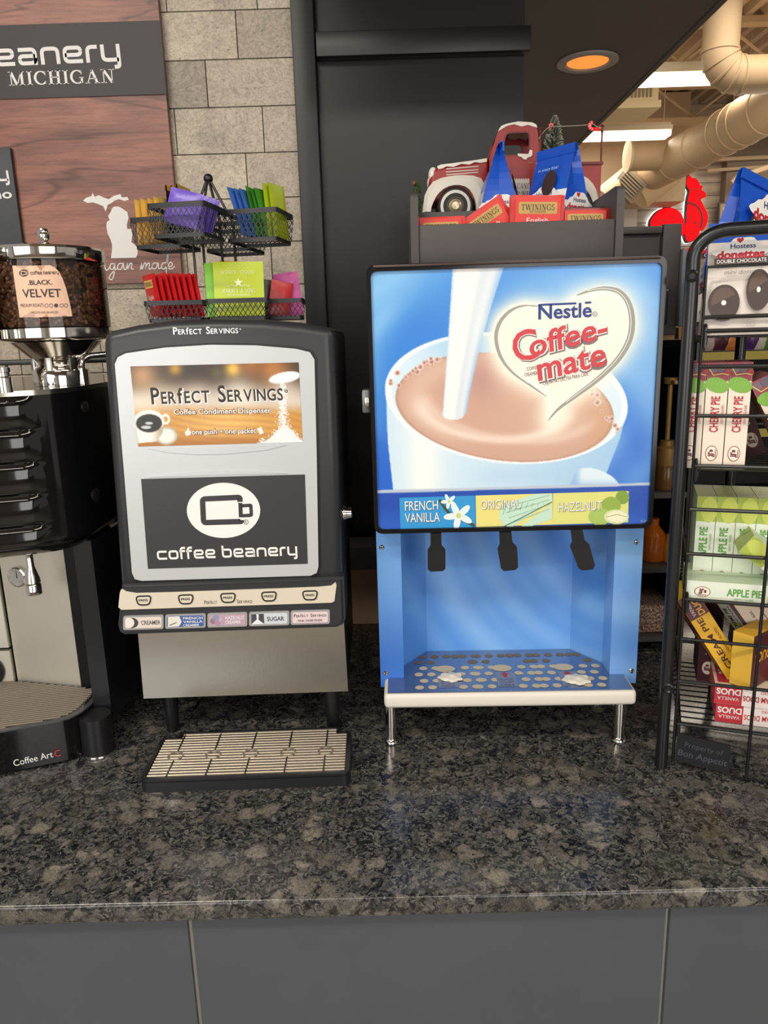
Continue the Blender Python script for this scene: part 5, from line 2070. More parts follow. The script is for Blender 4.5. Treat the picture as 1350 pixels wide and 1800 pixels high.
# roof, windscreen pillar strip, back of the cab
roof = [(864, 268), (866, 262), (877, 226), (883, 218), (893, 214.5), (913, 212.5), (938, 214), (945, 219), (947, 230), (950, 262), (951, 300)]
inn_ = [(867, 270), (869, 264), (880, 228), (885, 221), (894, 217.5), (913, 215.5), (936, 217), (942, 221), (944, 231), (947, 262), (948, 300)]
for i in range(len(roof) - 1):
    if i in (1, 8):
        continue
    tk_prism(q, [roof[i], roof[i + 1], inn_[i + 1], inn_[i]], .0136, WD - .0136, TRD if i != 5 else TR_)
tk_prism(q, [(862, 366), (862, 279), (950, 279), (950, 366)], .0137, WD - .0137, TRD)
q.line(ptk, wino, 3, TRD, -.0098, True)
q.line(ptk, [(930, 284), (938, 283.5)], 1.6, mat('pewter', (120, 110, 104), .3, .8), -.0096)
cab = q.build('cab', trk)
q = MB()
tk_prism(q, [(862, 279), (896, 279), (894, 270), (870, 270)], .02, WD - .02, mat('seat_dark', (40, 20, 20), .7))
q.build('seat', cab)
q = MB()
tk_prism(q, [(876, 229), (882, 219), (892, 215), (912, 211), (936, 212.5), (944, 216), (946, 222), (938, 220), (930, 217), (918, 220), (905, 216), (892, 219), (884, 224)], .0085, WD - .0085, TWH)
tk_prism(q, [(769, 290), (775, 287), (800, 284), (840, 278.5), (857, 275.5), (857, 282), (846, 284), (836, 282.5), (826, 287), (812, 285.5), (798, 291), (785, 290), (778, 294), (771, 295)], .0105, WD - .0105, TWH)
tk_prism(q, [(911, 268), (930, 269), (933, 261), (937, 263), (937, 270), (934, 274), (929, 275), (926, 279), (921, 278), (918, 274), (912, 273)], .0075, .012, TWH)
q.build('snow', trk)
q = MB()
q.ball(ptk.at(762, 304, -.022), .0115, mat('headlight', (230, 226, 214), .25), 16, (.75, .8, 1.25))
q.build('headlight', trk)
q = MB()
q.ball(ptk.at(762, 304, -WD + .022), .0115, mat('headlight'), 16, (.75, .8, 1.25))
q.build('headlight', trk)


def fender(outer, inner, d0, d1, q):
    n = 14

    def res(pl_):
        pl_ = [np.array(p, float) for p in pl_]
        L = [0]
        for i in range(len(pl_) - 1):
            L.append(L[-1] + np.hypot(*(pl_[i + 1] - pl_[i])))
        return [tuple(np.array([np.interp(L[-1] * k / n, L, [p[j] for p in pl_]) for j in (0, 1)])) for k in range(n + 1)]
    o, i_ = res(curve(outer, 4)), res(curve(inner, 4))
    vs, fs = [], []
    for k in range(n + 1):
        for (p, d) in ((i_[k], d0 + .002), (tuple((np.array(i_[k]) * .4 + np.array(o[k]) * .6)), d0), (o[k], d0 + .008), (o[k], d1), (i_[k], d1)):
            vs.append(ptk.at(p[0], p[1], -d))
    for k in range(n):
        for m_ in range(5):
            l = (m_ + 1) % 5
            fs.append((k * 5 + m_, k * 5 + l, (k + 1) * 5 + l, (k + 1) * 5 + m_))
    q.add(vs, fs, TWH)


FO = [(744, 372), (746, 345), (752, 330), (764, 316), (790, 308), (815, 306), (838, 308), (850, 315), (854, 330), (853, 368)]
FI = [(757, 372), (759, 362), (768, 343), (782, 330), (797, 325), (810, 325), (823, 330), (832, 342), (837, 356), (838, 368)]
RO = [(975, 366), (977, 345), (984, 322), (1000, 308), (1020, 305), (1038, 314), (1051, 334), (1056, 358), (1056, 366)]
RI = [(990, 366), (992, 350), (1000, 334), (1012, 326), (1022, 327), (1033, 335), (1041, 350), (1044, 362), (1044, 366)]
for (o, i_) in ((FO, FI), (RO, RI)):
    for (d0, d1) in ((0, .024), (WD, WD - .024)):
        q = MB()
        fender(o, i_, d0, d1, q)
        q.build('fender', trk)
for (u, v) in ((801, 361), (1026, 357)):
    for side in (0, 1):
        q = MB()
        c = ptk.at(u, v, -.005 if side == 0 else -WD + .005)
        ax = ptk.n if side == 0 else -ptk.n
        a_, b_ = ptk.at(u, v), ptk.at(u, v + 34)
        r_ = (c - Vector(c)).length + (a_ - b_).length
        r_ = min(r_, (a_.z - (1.30 + TF)) - .0003)
        q.lathe([(r_ * .86, -.02), (r_, -.016), (r_, -.003), (r_ * .93, 0), (r_ * .84, -.0005)], c, TBK, 36, axis=ax)
        q.lathe([(r_ * .84, -.0008), (r_ * .83, 0), (r_ * .53, -.001), (r_ * .52, -.002)], c, TWH, 36, axis=ax)
        q.lathe([(r_ * .52, -.0015), (r_ * .44, .001), (r_ * .40, -.001)], c, mat('hub_grey', (120, 116, 104), .4, .5), 32, axis=ax)
        q.lathe([(r_ * .40, -.001), (r_ * .24, .002), (r_ * .2, .004), (0, .0048)], c, mat('hub_cap', (206, 190, 160), .3, .6), 32, axis=ax)
        q.build('wheel', trk)
q = MB()
for (dn, df) in ((.010, .013), (WD - .013, WD - .010)):
    tk_prism(q, [(951.5, 286), (1060, 285), (1057, 362), (951.5, 366)], dn, df, TR_)
tk_prism(q, [(951.5, 286), (954, 286), (954, 360), (951.5, 360)], .0131, WD - .0131, TRD)
tk_prism(q, [(1057, 285.5), (1060, 285.5), (1057, 355), (1054, 355)], .0131, WD - .0131, TRD)
tk_prism(q, [(954, 330), (1056, 330), (1056, 334), (954, 334)], .0131, WD - .0131, TRD)
tk_prism(q, [(950, 283.5), (1062, 282.5), (1062, 287), (950, 288)], .006, .014, TRD)
tk_prism(q, [(950, 283.5), (1062, 282.5), (1062, 287), (950, 288)], WD - .014, WD - .006, TRD)
q.build('bed', trk)
for (u, v0, v1, d_) in ((1059, 219, 283, .010), (950.5, 224, 286, .010), (1039, 251, 283, WD - .010), (948, 250, 283, WD - .010)):
    q = MB()
    a, b_ = ptk.at(u, v1, -d_), ptk.at(u, v0, -d_)
    b_.x, b_.y = a.x, a.y
    q.tube([a, b_], .0018, TRD, 8)
    q.ball(b_, .0034, TRD, 8)
    q.ball(a + Vector((0, 0, (b_ - a).z * .86)), .0028, TRD, 8)
    q.build('bed_post', trk)
q = MB()
SIG = [(893, 312), (932, 311.5), (933, 345), (894, 346)]
q.dec(ptk, SIG, ink((224, 216, 204)), -.0095)
for i in range(10):
    q.ell(ptk, 896 + i * 4, 312.5, 1.1, 1.1, ink((176, 60, 60)), -.0092)
for (s_, u0, v0, u1, h) in (('CANDY CANE', 876, 330, 932, 9), ('LANE', 904, 344, 932, 9)):
    q.txt(ptk, s_, u0, v0, u1, v0 - .6, h, ink((90, 84, 80)), -.0091, font='serif')
q.line(ptk, [(896, 316), (902, 322), (898, 326), (906, 329)], 1, ink((90, 84, 80)), -.0091)
q.build('door_plate', cab)
q = MB()
wc = ptk.at(733, 338, -.04)
rg = random.Random(3)
GN = mat('garland_green', (62, 92, 44), .8)
for i in range(260):
    t = rg.uniform(0, 6.28)
    f_ = rg.uniform(0, 6.28)
    c = wc + Vector((rg.uniform(-.004, .007), .018 * math.cos(t) + .005 * math.cos(f_), .018 * math.sin(t) + .005 * math.sin(f_)))
    e = c + Vector((rg.uniform(-1, 1), rg.uniform(-1, 1), rg.uniform(-1, 1))).normalized() * .006
    q.tube([c, e], .0006, GN, 3)
for sg in (-1, 1):
    q.ball(wc + Vector((-.004, sg * .007, .022)), .006, mat('bow_pink', (176, 92, 92), .5), 10, (.5, 1, .7))
q.build('wreath', trk)

# string of candy cane lights between the posts
cl = MB()
WIRE = mat('light_wire', (190, 180, 160), .4)
p0, p1, p2, p3 = ptk.at(948, 243, -.006), ptk.at(975, 214, -.03), ptk.at(1046, 216, -.008), ptk.at(1030, 252, -.11)


def sag(a, b, s, n=8):
    return [a.lerp(b, k / n) - Vector((0, 0, s * 4 * (k / n) * (1 - k / n))) for k in range(n + 1)]


cstr = thing('light_string', tuple(p1), 'string of small red candy cane lights hung from the toy truck posts', 'string lights')
for a, b, s in ((p0, p1, -.004), (p1, p2, .001), (p2, ptk.at(1060, 222, -.008), .002), (ptk.at(1058, 224, -.008), p3, .004)):
    cl.tube(sag(a, b, s), .0006, WIRE, 5)
cl.build('wire', cstr)
CANE = mat('cane_red', (236, 40, 44), .25, emit=.35)
for (u, v, d_, fl) in ((1046, 219, .007, 1), (1025, 263, .10, -1), (975, 214, .03, 0)):
    q = MB()
    c = ptk.at(u, v, -d_)
    k = .008 if fl else .0042
    arc = []
    for i in range(11):
        t = PI * i / 10
        arc.append(c + ptk.ex * (math.cos(t) * k * .7) + ptk.ey * (math.sin(t) * k * .7 + k * .3))
    arc.append(c - ptk.ex * k * .7 - ptk.ey * k * 1.2)
    if fl == 1:
        arc = [c + (p - c).dot(ptk.ey) * ptk.ex * -1 + (p - c).dot(ptk.ex) * ptk.ey for p in arc]
    for i in range(len(arc) - 1):
        q.tube([arc[i], arc[i + 1]], k * .34, CANE if i % 2 == 0 else mat('cane_pink', (255, 150, 140), .3, emit=.25), 8)
    q.build('cane', cstr)

# bottle brush tree standing in the truck bed
tb_ = ptk.at(980, 330.5, -.060)
tt_ = ptk.at(987, 186, -.060)
bt_ = thing('bottle_brush_tree', tuple(Vector((tb_.x, tb_.y, tb_.z + .0004))), 'frosted green bottle brush tree standing in the toy truck bed', 'tree')
q = MB()
H_ = tt_.z - tb_.z
q.tube([tb_ + Vector((0, 0, .001)), tb_ + Vector((.004, 0, H_ * .98))], .0022, mat('twig_brown', (84, 66, 50), .8), 6)
q.lathe([(.012, .0006), (.012, .008), (.004, .01)], tb_, mat('twig_brown'), 16)
q.build('trunk', bt_)
q = MB()
rg = random.Random(8)
F1, F2, F3 = mat('needle_green', (74, 84, 62), .9), mat('needle_frost', (206, 206, 192), .9), mat('needle_mid', (140, 142, 118), .9)
for i in range(2600):
    t = rg.random() ** 1.25
    z = H_ * (.14 + .86 * t)
    rad = (.030 * (1 - t) ** .8 + .003) * rg.uniform(.75, 1.08)
    a = rg.uniform(0, 6.28)
    o_ = Vector((tb_.x + .004 * t, tb_.y, tb_.z + z))
    d_ = Vector((math.cos(a), math.sin(a), rg.uniform(.05, .5)))
    s = o_ + d_ * rad * .35
    e = o_ + d_ * rad
    w_ = Vector((-math.sin(a), math.cos(a), 0)) * .0011
    m_ = F2 if rg.random() < .45 else rg.choice((F1, F3))
    q.add([s - w_, s + w_, e + w_ * .8 + Vector((0, 0, .001)), e - w_ * .8 - Vector((0, 0, .001))], [(0, 1, 2, 3)], m_)
q.build('needles', bt_, kind='stuff', smooth=0)


# ------------------------------------------------------------------ doughnut bags
def bag(T, L, D, H, label, group, deco=None, lo=(232, 230, 232), hi=(24, 84, 196), split=.42, seed=0, fold=True):
    """stand-up bag: base L x D, pinched along x at the top; front faces -y"""
    q = MB(T)
    mh, ml = mat('bag_%d_%d_%d' % hi, hi, .25, bump=.12, bscale=25), mat('bag_%d_%d_%d' % lo, lo, .28, bump=.12, bscale=25)
    x, y = L / 2, D / 2
    N, M_ = 10, 12
    rg = random.Random(seed)

    def sec(t):       # half depth and half length at height t
        return y * (1 - t) ** .9 + .0012, x * (1 - .06 * t)
    for sg in (-1, 1):
        vs, cols = [], []
        for j in range(M_ + 1):
            t = j / M_
            dy, dx = sec(t)
            for i in range(N + 1):
                s = i / N * 2 - 1
                bl = .006 * math.cos(s * PI / 2) * math.sin(PI * min(1, t * 1.4)) * (1 if t < .71 else 0)
                vs.append((s * dx, sg * (dy + bl) + rg.uniform(-.0005, .0005), t * H))
        for j in range(M_):
            f = [(j * (N + 1) + i, j * (N + 1) + i + 1, (j + 1) * (N + 1) + i + 1, (j + 1) * (N + 1) + i) for i in range(N)]
            q.add(vs, f if sg < 0 else [g[::-1] for g in f], mh if (j + .5) / M_ > split else ml)
    for sg in (-1, 1):      # gusseted ends
        vs = []
        for j in range(M_ + 1):
            t = j / M_
            dy, dx = sec(t)
            vs += [(sg * dx, -dy, t * H), (sg * (dx - .014 * t), 0, t * H), (sg * dx, dy, t * H)]
        for j in range(M_):
            f = [(j * 3 + i, j * 3 + i + 1, j * 3 + i + 4, j * 3 + i + 3) for i in (0, 1)]
            q.add(vs, f if sg > 0 else [g[::-1] for g in f], mh if (j + .5) / M_ > split * .55 else ml)
    q.add([(-x, -y, 0), (x, -y, 0), (x, y, 0), (-x, y, 0)], [(3, 2, 1, 0)], ml)
    if fold:
        q.box(-x * .95, -.006, H - .001, x * .95, -.001, H + .001, mh)
        q.box(-x * .95, -.0075, H - .014, x * .95, -.0045, H + .001, mh)
    if deco:
        lean = math.atan2(y * .95, H)
        Tf = T @ Matrix.Translation((0, -y - .0085, 0)) @ Matrix.Rotation(PI / 2 - lean, 4, 'X')
        Te = T @ Matrix.Translation((x + .002, 0, 0)) @ Matrix.Rotation(PI / 2, 4, 'Z') @ Matrix.Rotation(PI / 2, 4, 'X')
        Tl = T @ Matrix.Translation((-x - .002, 0, 0)) @ Matrix.Rotation(-PI / 2, 4, 'Z') @ Matrix.Rotation(PI / 2, 4, 'X')
        deco(q, Tf, Te, Tl, L, D, H)
    o = q.build('doughnut_bag', loc=tuple(T @ Vector((0, 0, 0))), smooth=25)
    return tag(o, label, 'bag', group)


DRED, DBLUE, DBROWN = ink((190, 28, 50)), ink((30, 40, 110)), ink((62, 44, 40))


def blob(q, T, x, y, w_, h_, mt, d):
    pts = []
    for i in range(28):
        t = 2 * PI * i / 28
        k = 1 + .07 * math.cos(6 * t)
        pts.append((x + w_ / 2 * k * math.cos(t), y + h_ / 2 * k * math.sin(t), d))
    q.add(pts, [tuple(range(28))], mt, T)


def rect(q, T, x, y, w_, h_, mt, d, rot=0):
    c, s = math.cos(rot), math.sin(rot)
    q.add([(x + a * w_ / 2 * c - b * h_ / 2 * s, y + a * w_ / 2 * s + b * h_ / 2 * c, d) for (a, b) in ((-1, -1), (1, -1), (1, 1), (-1, 1))], [(0, 1, 2, 3)], mt, T)


def heartlet(q, T, x, y, r, mt, d):
    pts = []
    for i in range(24):
        t = 2 * PI * i / 24
        pts.append((x + r * .0625 * 16 * math.sin(t) ** 3, y + r * .0625 * (13 * math.cos(t) - 5 * math.cos(2 * t) - 2 * math.cos(3 * t) - math.cos(4 * t)), d))
    q.add(pts, [tuple(range(24))], mt, T)


def wordmark(q, T, x, y, w_, d=.0006, sub=None, subc=DBROWN):
    blob(q, T, x, y, w_ * 1.1, w_ * .40, WHITE, d)
    blob(q, T, x + w_ * .05, y + w_ * .16, w_ * .62, w_ * .32, WHITE, d + .0001)
    q.t2(T, 'Hostess', x + w_ * .04, y + w_ * .13, w_ * .5, w_ * .11, DBLUE, 0, d + .0004, bold=.015)
    heartlet(q, T, x - w_ * .02, y + w_ * .255, w_ * .07, DRED, d + .0004)
    q.t2(T, 'donettes', x, y - w_ * .05, w_ * .94, w_ * .17, DRED, 0, d + .0004, bold=.045)
    if sub:
        rect(q, T, x + w_ * .02, y - w_ * .2, w_ * 1.08, w_ * .14, subc, d + .0003)
        q.t2(T, sub, x + w_ * .02, y - w_ * .2, w_ * .98, w_ * .085, WHITE, 0, d + .0006, bold=.01)


def deco_small(q, Tf, Te, Tl, L, D, H):
    wordmark(q, Tf, 0, H * .22, L * .82, .003, 'FROSTED', ink((150, 40, 90)))
    q.t2(Tf, 'in every bite!', 0, H * .70, L * .5, H * .05, ink((180, 210, 240)), 0, .003)
    pts = [(L * .1 + .014 * math.cos(t), H * .46 + .022 * math.sin(t), .0035) for t in np.linspace(0, 6.0, 20)]
    q.add(pts, [tuple(range(20))], DBROWN, Tf)
    for T in (Te, Tl):
        wordmark(q, T, .001, H * .10, D * .92, .0012, 'FROSTED', ink((150, 40, 90)))


def bag_at(u, v, dep, yaw, L, D, H, label, group, z, **kw):
    pl = Pl(po.w(0, 0, -dep), -1.4)
    p = pl.at(u, v)
    return bag(frame((p.x, p.y, z), math.radians(yaw)), L, D, H, label, group, **kw)


zs = 1.30 + TF + .0006
hB = po.w(0, 0, -.15)
H1 = Pl(po.w(0, 0, -.15), -1.4)(872, 259)[1] - TF
bag_at(874, 380, .155, 86, .085, .066, H1, 'blue doughnut bag seen end-on before the toy truck door', 'blue doughnut bags', zs, deco=deco_small, split=.30, seed=1)
H2 = Pl(po.w(0, 0, -.155), -1.4)(990, 262)[1] - TF
bag_at(978, 380, .152, -52, .085, .070, H2, 'blue doughnut bag turned at an angle before the toy truck bed', 'blue doughnut bags', zs, deco=deco_small, split=.30, seed=2)

# ------------------------------------------------------------------ dark cabinet at the back right
pc_ = Pl((0, 1.45, 0), 0)
cx0, cx1 = .432, pc_(1198, 420)[0]
cx2 = P(1216, 700, 1.47).x
ztop = pc_(1182, 393)[1]
zb_2 = pc_(1180, 588)[1]
cab_ = thing('condiment_cabinet', ((cx0 + cx1) / 2, 1.6, CT), 'charcoal open-fronted cabinet behind the blue dispenser, holding bottles', 'cabinet')
q = MB()
q.box(cx1 - .034, 1.45, zb_2, cx1, 1.47, ztop, CHAR, r=.0015)
q.box(cx1 - .02, 1.471, zb_2, cx1, 1.74, ztop - .004, CHAR)
q.build('right_post', cab_)
q = MB()
q.box(cx0, 1.455, CT + .0008, cx0 + .02, 1.74, ztop - .004, CHAR)
q.build('left_side', cab_)
q = MB()
q.box(cx2, 1.462, CT + .0008, cx2 + .012, 1.74, zb_2 - .011, DARKPANEL)
q.build('right_side', cab_)
zl_ = pc_(1130, 411)[1]
q = MB()
q.box(cx0 + .021, 1.458, zb_2, cx1 - .037, 1.475, zl_ - .001, CHAR)
q.box(cx0, 1.448, zl_, cx1 - .0365, 1.47, pc_(1130, 398)[1], CHAR, r=.0015)
q.build('fascia', cab_)
q = MB()
q.box(cx0 + .021, 1.735, CT + .0008, cx2 - .0005, 1.74, zb_2, DARKPANEL)
q.box(cx0 + .021, 1.735, zb_2, cx1 - .021, 1.74, zl_, DARKPANEL)
zsh = [pc_(1170, 1122)[1], pc_(1170, 1000)[1], pc_(1170, 868)[1]]
for z in zsh:
    q.box(cx0 + .021, 1.462, z - .012, cx2 - .0005, 1.734, z, CHAR)
q.box(cx0 + .021, 1.455, zb_2 - .010, cx1, 1.70, zb_2 - .0005, mat('tan_edge', (150, 116, 72), .6))
q.build('shelves', cab_)
q = MB()
ga, gb = pc_(1191, 574), pc_(1203, 437)
q.box(cx1 + .0005, 1.44, ga[1], cx1 + .009, 1.462, gb[1], mat('strip_grey', (112, 118, 124), .4), r=.002)
q.build('label_strip', cab_)


def cab_at(u, v, Y):
    return Pl((0, Y, 0), 0)(u, v)


GOLD = mat('gold_plastic', (170, 134, 74), .35, .2)
z0 = zsh[2] + .0005
p = P(1171, 800, 1.50)
pb_ = thing('pump_bottle', (p.x, 1.50, z0), 'gold topped pump bottle standing in the dark cabinet', 'bottle')
zt = P(1171, 664, 1.50).z
q = MB()
q.lathe([(.0, 0), (.021, 0), (.022, .004), (.022, .045), (.020, .05)], (p.x, 1.50, z0), mat('amber_clear', (120, 84, 44), .2), 24)
q.build('bottle', pb_)
q = MB()
hh_ = zt - z0
q.lathe([(.020, .05), (.021, .055), (.021, .085), (.014, .090), (.014, .10), (.005, .102), (.005, hh_ - .014), (.012, hh_ - .012), (.013, hh_)], (p.x, 1.50, z0), GOLD, 24)
q.box(p.x - .004, 1.47, z0 + hh_ - .012, p.x + .004, 1.50, z0 + hh_ - .004, GOLD, r=.002)
q.build('pump', pb_)
p = P(1157, 815, 1.50)
q = MB()
q.box(p.x - .03, 1.53, z0, p.x + .002, 1.57, P(1157, 776, 1.53).z, ink((176, 40, 36)), r=.003)
q.box(p.x - .012, 1.5285, z0 + .003, p.x + .002, 1.5299, z0 + .018, ink((226, 180, 50)))
tag(q.build('red_carton'), 'small red carton with a yellow corner tag beside the pump bottle', 'carton')
z1_ = zsh[1] + .0005
p = P(1152, 960, 1.50)
q = MB()
q.lathe([(0, 0), (.026, 0), (.028, .004), (.028, .055), (.012, .075), (.012, .09), (0, .09)], (p.x, 1.52, z1_), mat('amber_syrup', (196, 104, 30), .12, coat=.4), 28)
tag(q.build('syrup_bottle'), 'amber syrup bottle on the middle cabinet shelf', 'bottle')
p = P(1174, 960, 1.5)
q = MB()
q.lathe([(0, 0), (.012, 0), (.013, .003), (.013, .035), (.008, .05), (.008, .06), (0, .06)], (p.x + .004, 1.50, z1_), mat('amber_gold', (214, 150, 40), .12, coat=.4), 24)
tag(q.build('syrup_bottle'), 'smaller yellow syrup bottle right of the amber one', 'bottle')
p0_, p1_ = P(1138, 1116, 1.48), P(1175, 1064, 1.48)
q = MB()
SPK = mat('speckled_copper', (150, 116, 96), .5)
nt = SPK.node_tree
tcn = nt.nodes.new('ShaderNodeTexCoord')
cc_ = ramp(nt, noise(nt, tcn.outputs['Object'], 260, 3, .7), [(.36, (40, 32, 28)), (.5, (140, 108, 90)), (.64, (226, 200, 180))])
nt.links.new(cc_, nt.nodes['Principled BSDF'].inputs['Base Color'])
q.box(p0_.x - .03, 1.48, zsh[0] + .0005, min(p1_.x + .02, cx2 - .004), 1.62, p1_.z, SPK, r=.004)
tag(q.build('storage_box'), 'copper speckled storage box on the bottom cabinet shelf', 'box')

# cardboard carton between the two dispensers, far back
a_, b2 = P(617, 1099, 1.665), P(668, 1003, 1.665)
q = MB()
q.box(a_.x - .05, 1.667, CT + .0006, b2.x + .06, 1.775, b2.z, mat('cardboard', (148, 118, 90), .8, var=.15), r=.002)
tag(q.build('cardboard_carton'), 'brown cardboard carton on the counter between the two dispensers, against the wall', 'carton')
q = MB()
zz1 = b2.z + .0006
q.box(a_.x - .03, 1.675, zz1, b2.x + .05, 1.77, P(640, 962, 1.675).z, mat('carton_grey', (92, 84, 80), .7), r=.002)
tag(q.build('carton_lid'), 'flat grey-brown carton lying on top of the cardboard carton', 'carton')
# ------------------------------------------------------------------ black wire snack rack
RO_ = Vector((.4231, 1.0394, CT))
RANG = -18.6
prk = Pl(RO_, RANG)
RE1, RE2 = prk.ex, -prk.n
RK = mat('rack_black', (24, 24, 26), .28, spec=.6)
AEND = .46
DEPTH = .25
rack = thing('snack_rack', tuple(RO_ + RE1 * .2 + RE2 * .1), 'black tube and wire snack rack at the right edge of the counter', 'rack')


def rp(a, b, d=0.0):
    return RO_ + RE1 * a + RE2 * d + Vector((0, 0, b))


aT, _ = prk(1216, 500)
_, bTop = prk(1290, 403)
_, bC = prk(1222, 455)
q = MB()
rr = bTop - bC
path = [rp(aT, .0005), rp(aT, bC)]
for i in range(1, 9):
    t = PI / 2 * i / 8
    path.append(rp(aT + rr * 1.25 * (1 - math.cos(t)), bC + rr * math.sin(t)))
path.append(rp(AEND - rr * 1.25, bTop))
for i in range(1, 9):
    t = PI / 2 * i / 8
    path.append(rp(AEND - rr * 1.25 * (1 - math.sin(t)), bC + rr * math.cos(t)))
path.append(rp(AEND, .0005))
q.tube(path, .0092, RK, 16)
q.build('tube_frame', rack)
for (u, v) in ((1216, 486), (1174, 1206)):
    q = MB()
    c = prk.at(u, v, .0072)
    q.lathe([(.0085, 0), (.0085, .002), (.006, .0035), (.004, .002), (0, .002)], c, mat('bolt_black', (40, 40, 42), .25, .4), 20, axis=prk.n)
    q.build('bolt', rack)
aW, bW1 = prk(1237, 470)
aW2 = prk(1188, 1320)[0]
aW = (aW + aW2) / 2
q = MB()
q.tube([rp(aW, .012), rp(aW, bW1), rp(AEND - .03, bW1)], .0026, RK, 8)
q.build('inner_wire', rack)
RAILS = [(1245, 558), (1232, 645), (1225, 731), (1213, 895), (1210, 973), (1200, 1123), (1196, 1197)]
for (u, v) in RAILS:
    b = prk(u, v)[1]
    q = MB()
    q.tube([rp(aW - .001, b), rp(AEND - .012, b)], .0028, RK, 8)
    q.build('rail', rack)
SH = [prk(1244, 582)[1], prk(1222, 818)[1], prk(1207, 1052)[1], prk(1195, 1270)[1]]
for b in SH:
    s_ = MB()
    s_.tube([rp(aW + .002, b, -.004), rp(AEND - .012, b, -.004)], .003, RK, 8)
    sh = s_.build('shelf', rack)
    q = MB()
    for k in range(13):
        d = .016 + k * (DEPTH - .02) / 12
        q.tube([rp(aW + .002, b - .008, d), rp(AEND - .012, b - .008, d)], .0014, RK, 6)
    q.build('floor_wires', sh)
    for a in (aW + .004, AEND - .02):
        q = MB()
        q.box(0, 0, -.004, .004, DEPTH, .004, RK, T=Matrix.Translation(rp(a, b - .013)) @ Matrix.Rotation(math.radians(RANG), 4, 'Z'))
        q.tube([rp(a, b - .022, -.003), rp(a, b + .004, -.005), rp(a, b + .008, .001), rp(a, b - .006, .004)], .0024, RK, 6)
        q.tube([rp(a + .004, b + .045, DEPTH), rp(a + .004, b - .008, .01)], .0018, RK, 6)
        q.build('side_bracket', sh)
q = MB()
for a in (aW + .006, AEND - .02):
    q.tube([rp(a, .001, DEPTH + .006), rp(a, bC, DEPTH + .006)], .0035, RK, 8)
for b in SH:
    q.tube([rp(aW + .006, b + .03, DEPTH + .002), rp(AEND - .02, b + .03, DEPTH + .002)], .0022, RK, 8)
q.build('back_frame', rack)
q = MB()
bk0, _ = Pl(rp(0, 0, DEPTH + .006), RANG)(1300, 640)
q.tube([rp(bk0, .001, DEPTH + .010), rp(bk0, bC, DEPTH + .010)], .0085, RK, 12)
q.build('back_post', rack)
aV = prk(1328, 1180)[0]
q = MB()
q.tube([rp(aV, .003, -.0065), rp(aV, bW1 - .004, -.0065)], .0025, RK, 8)
q.tube([rp(prk(1284, 1350)[0], .004, -.0065), rp(AEND - .012, .004, -.0065)], .0018, RK, 6)
q.build('front_wire', rack)
pn = Pl(rp(0, 0, -.006), RANG)
q = MB()
PLT = mat('plate_black', (26, 27, 32), .4)
c0, c1 = pn(1190, 1289), pn(1283, 1357)
q.prism([pn.at(*p) for p in [(1190.5, 1289), (1285, 1311), (1282, 1361), (1187, 1336)]], -pn.n * .003, PLT)
RAISE = mat('plate_letter', (74, 76, 84), .3)
q.txt(pn, 'Property of', 1203, 1312, 1270, 1328, 9, RAISE, .0006)
q.txt(pn, 'Bon Appetit', 1191, 1326, 1277, 1347, 11, RAISE, .0006, bold=.01)
q.build('owner_plate', rack)

# ---- pie cartons ---------------------------------------------------------
RT = Matrix.Rotation(math.radians(RANG), 4, 'Z')
PW, PH, PDp = .0315, .148, .092


def crumb(q, T, x, y, w_, d=.0005, rot=0.0):
    """oval bakery mark"""
    c, s = math.cos(rot), math.sin(rot)
    for (k, m_, dd) in ((1, ink((150, 90, 60)), 0), (.9, ink((246, 236, 220)), .0002)):
        q.add([(x + (w_ / 2 * k * math.cos(t)) * c - w_ * .36 * k * math.sin(t) * s, y + (w_ / 2 * k * math.cos(t)) * s + w_ * .36 * k * math.sin(t) * c, d + dd) for t in [2 * PI * i / 24 for i in range(24)]], [tuple(range(24))], m_, T)
    M_ = ink((110, 36, 50))
    q.t2(T, "JJ's", x - s * w_ * .08, y + c * w_ * .08, w_ * .5, w_ * .26, M_, rot, d + .0004, bold=.05)
    q.t2(T, 'Bakery', x + s * w_ * .2, y - c * w_ * .2, w_ * .5, w_ * .12, M_, rot, d + .0004, bold=.02)


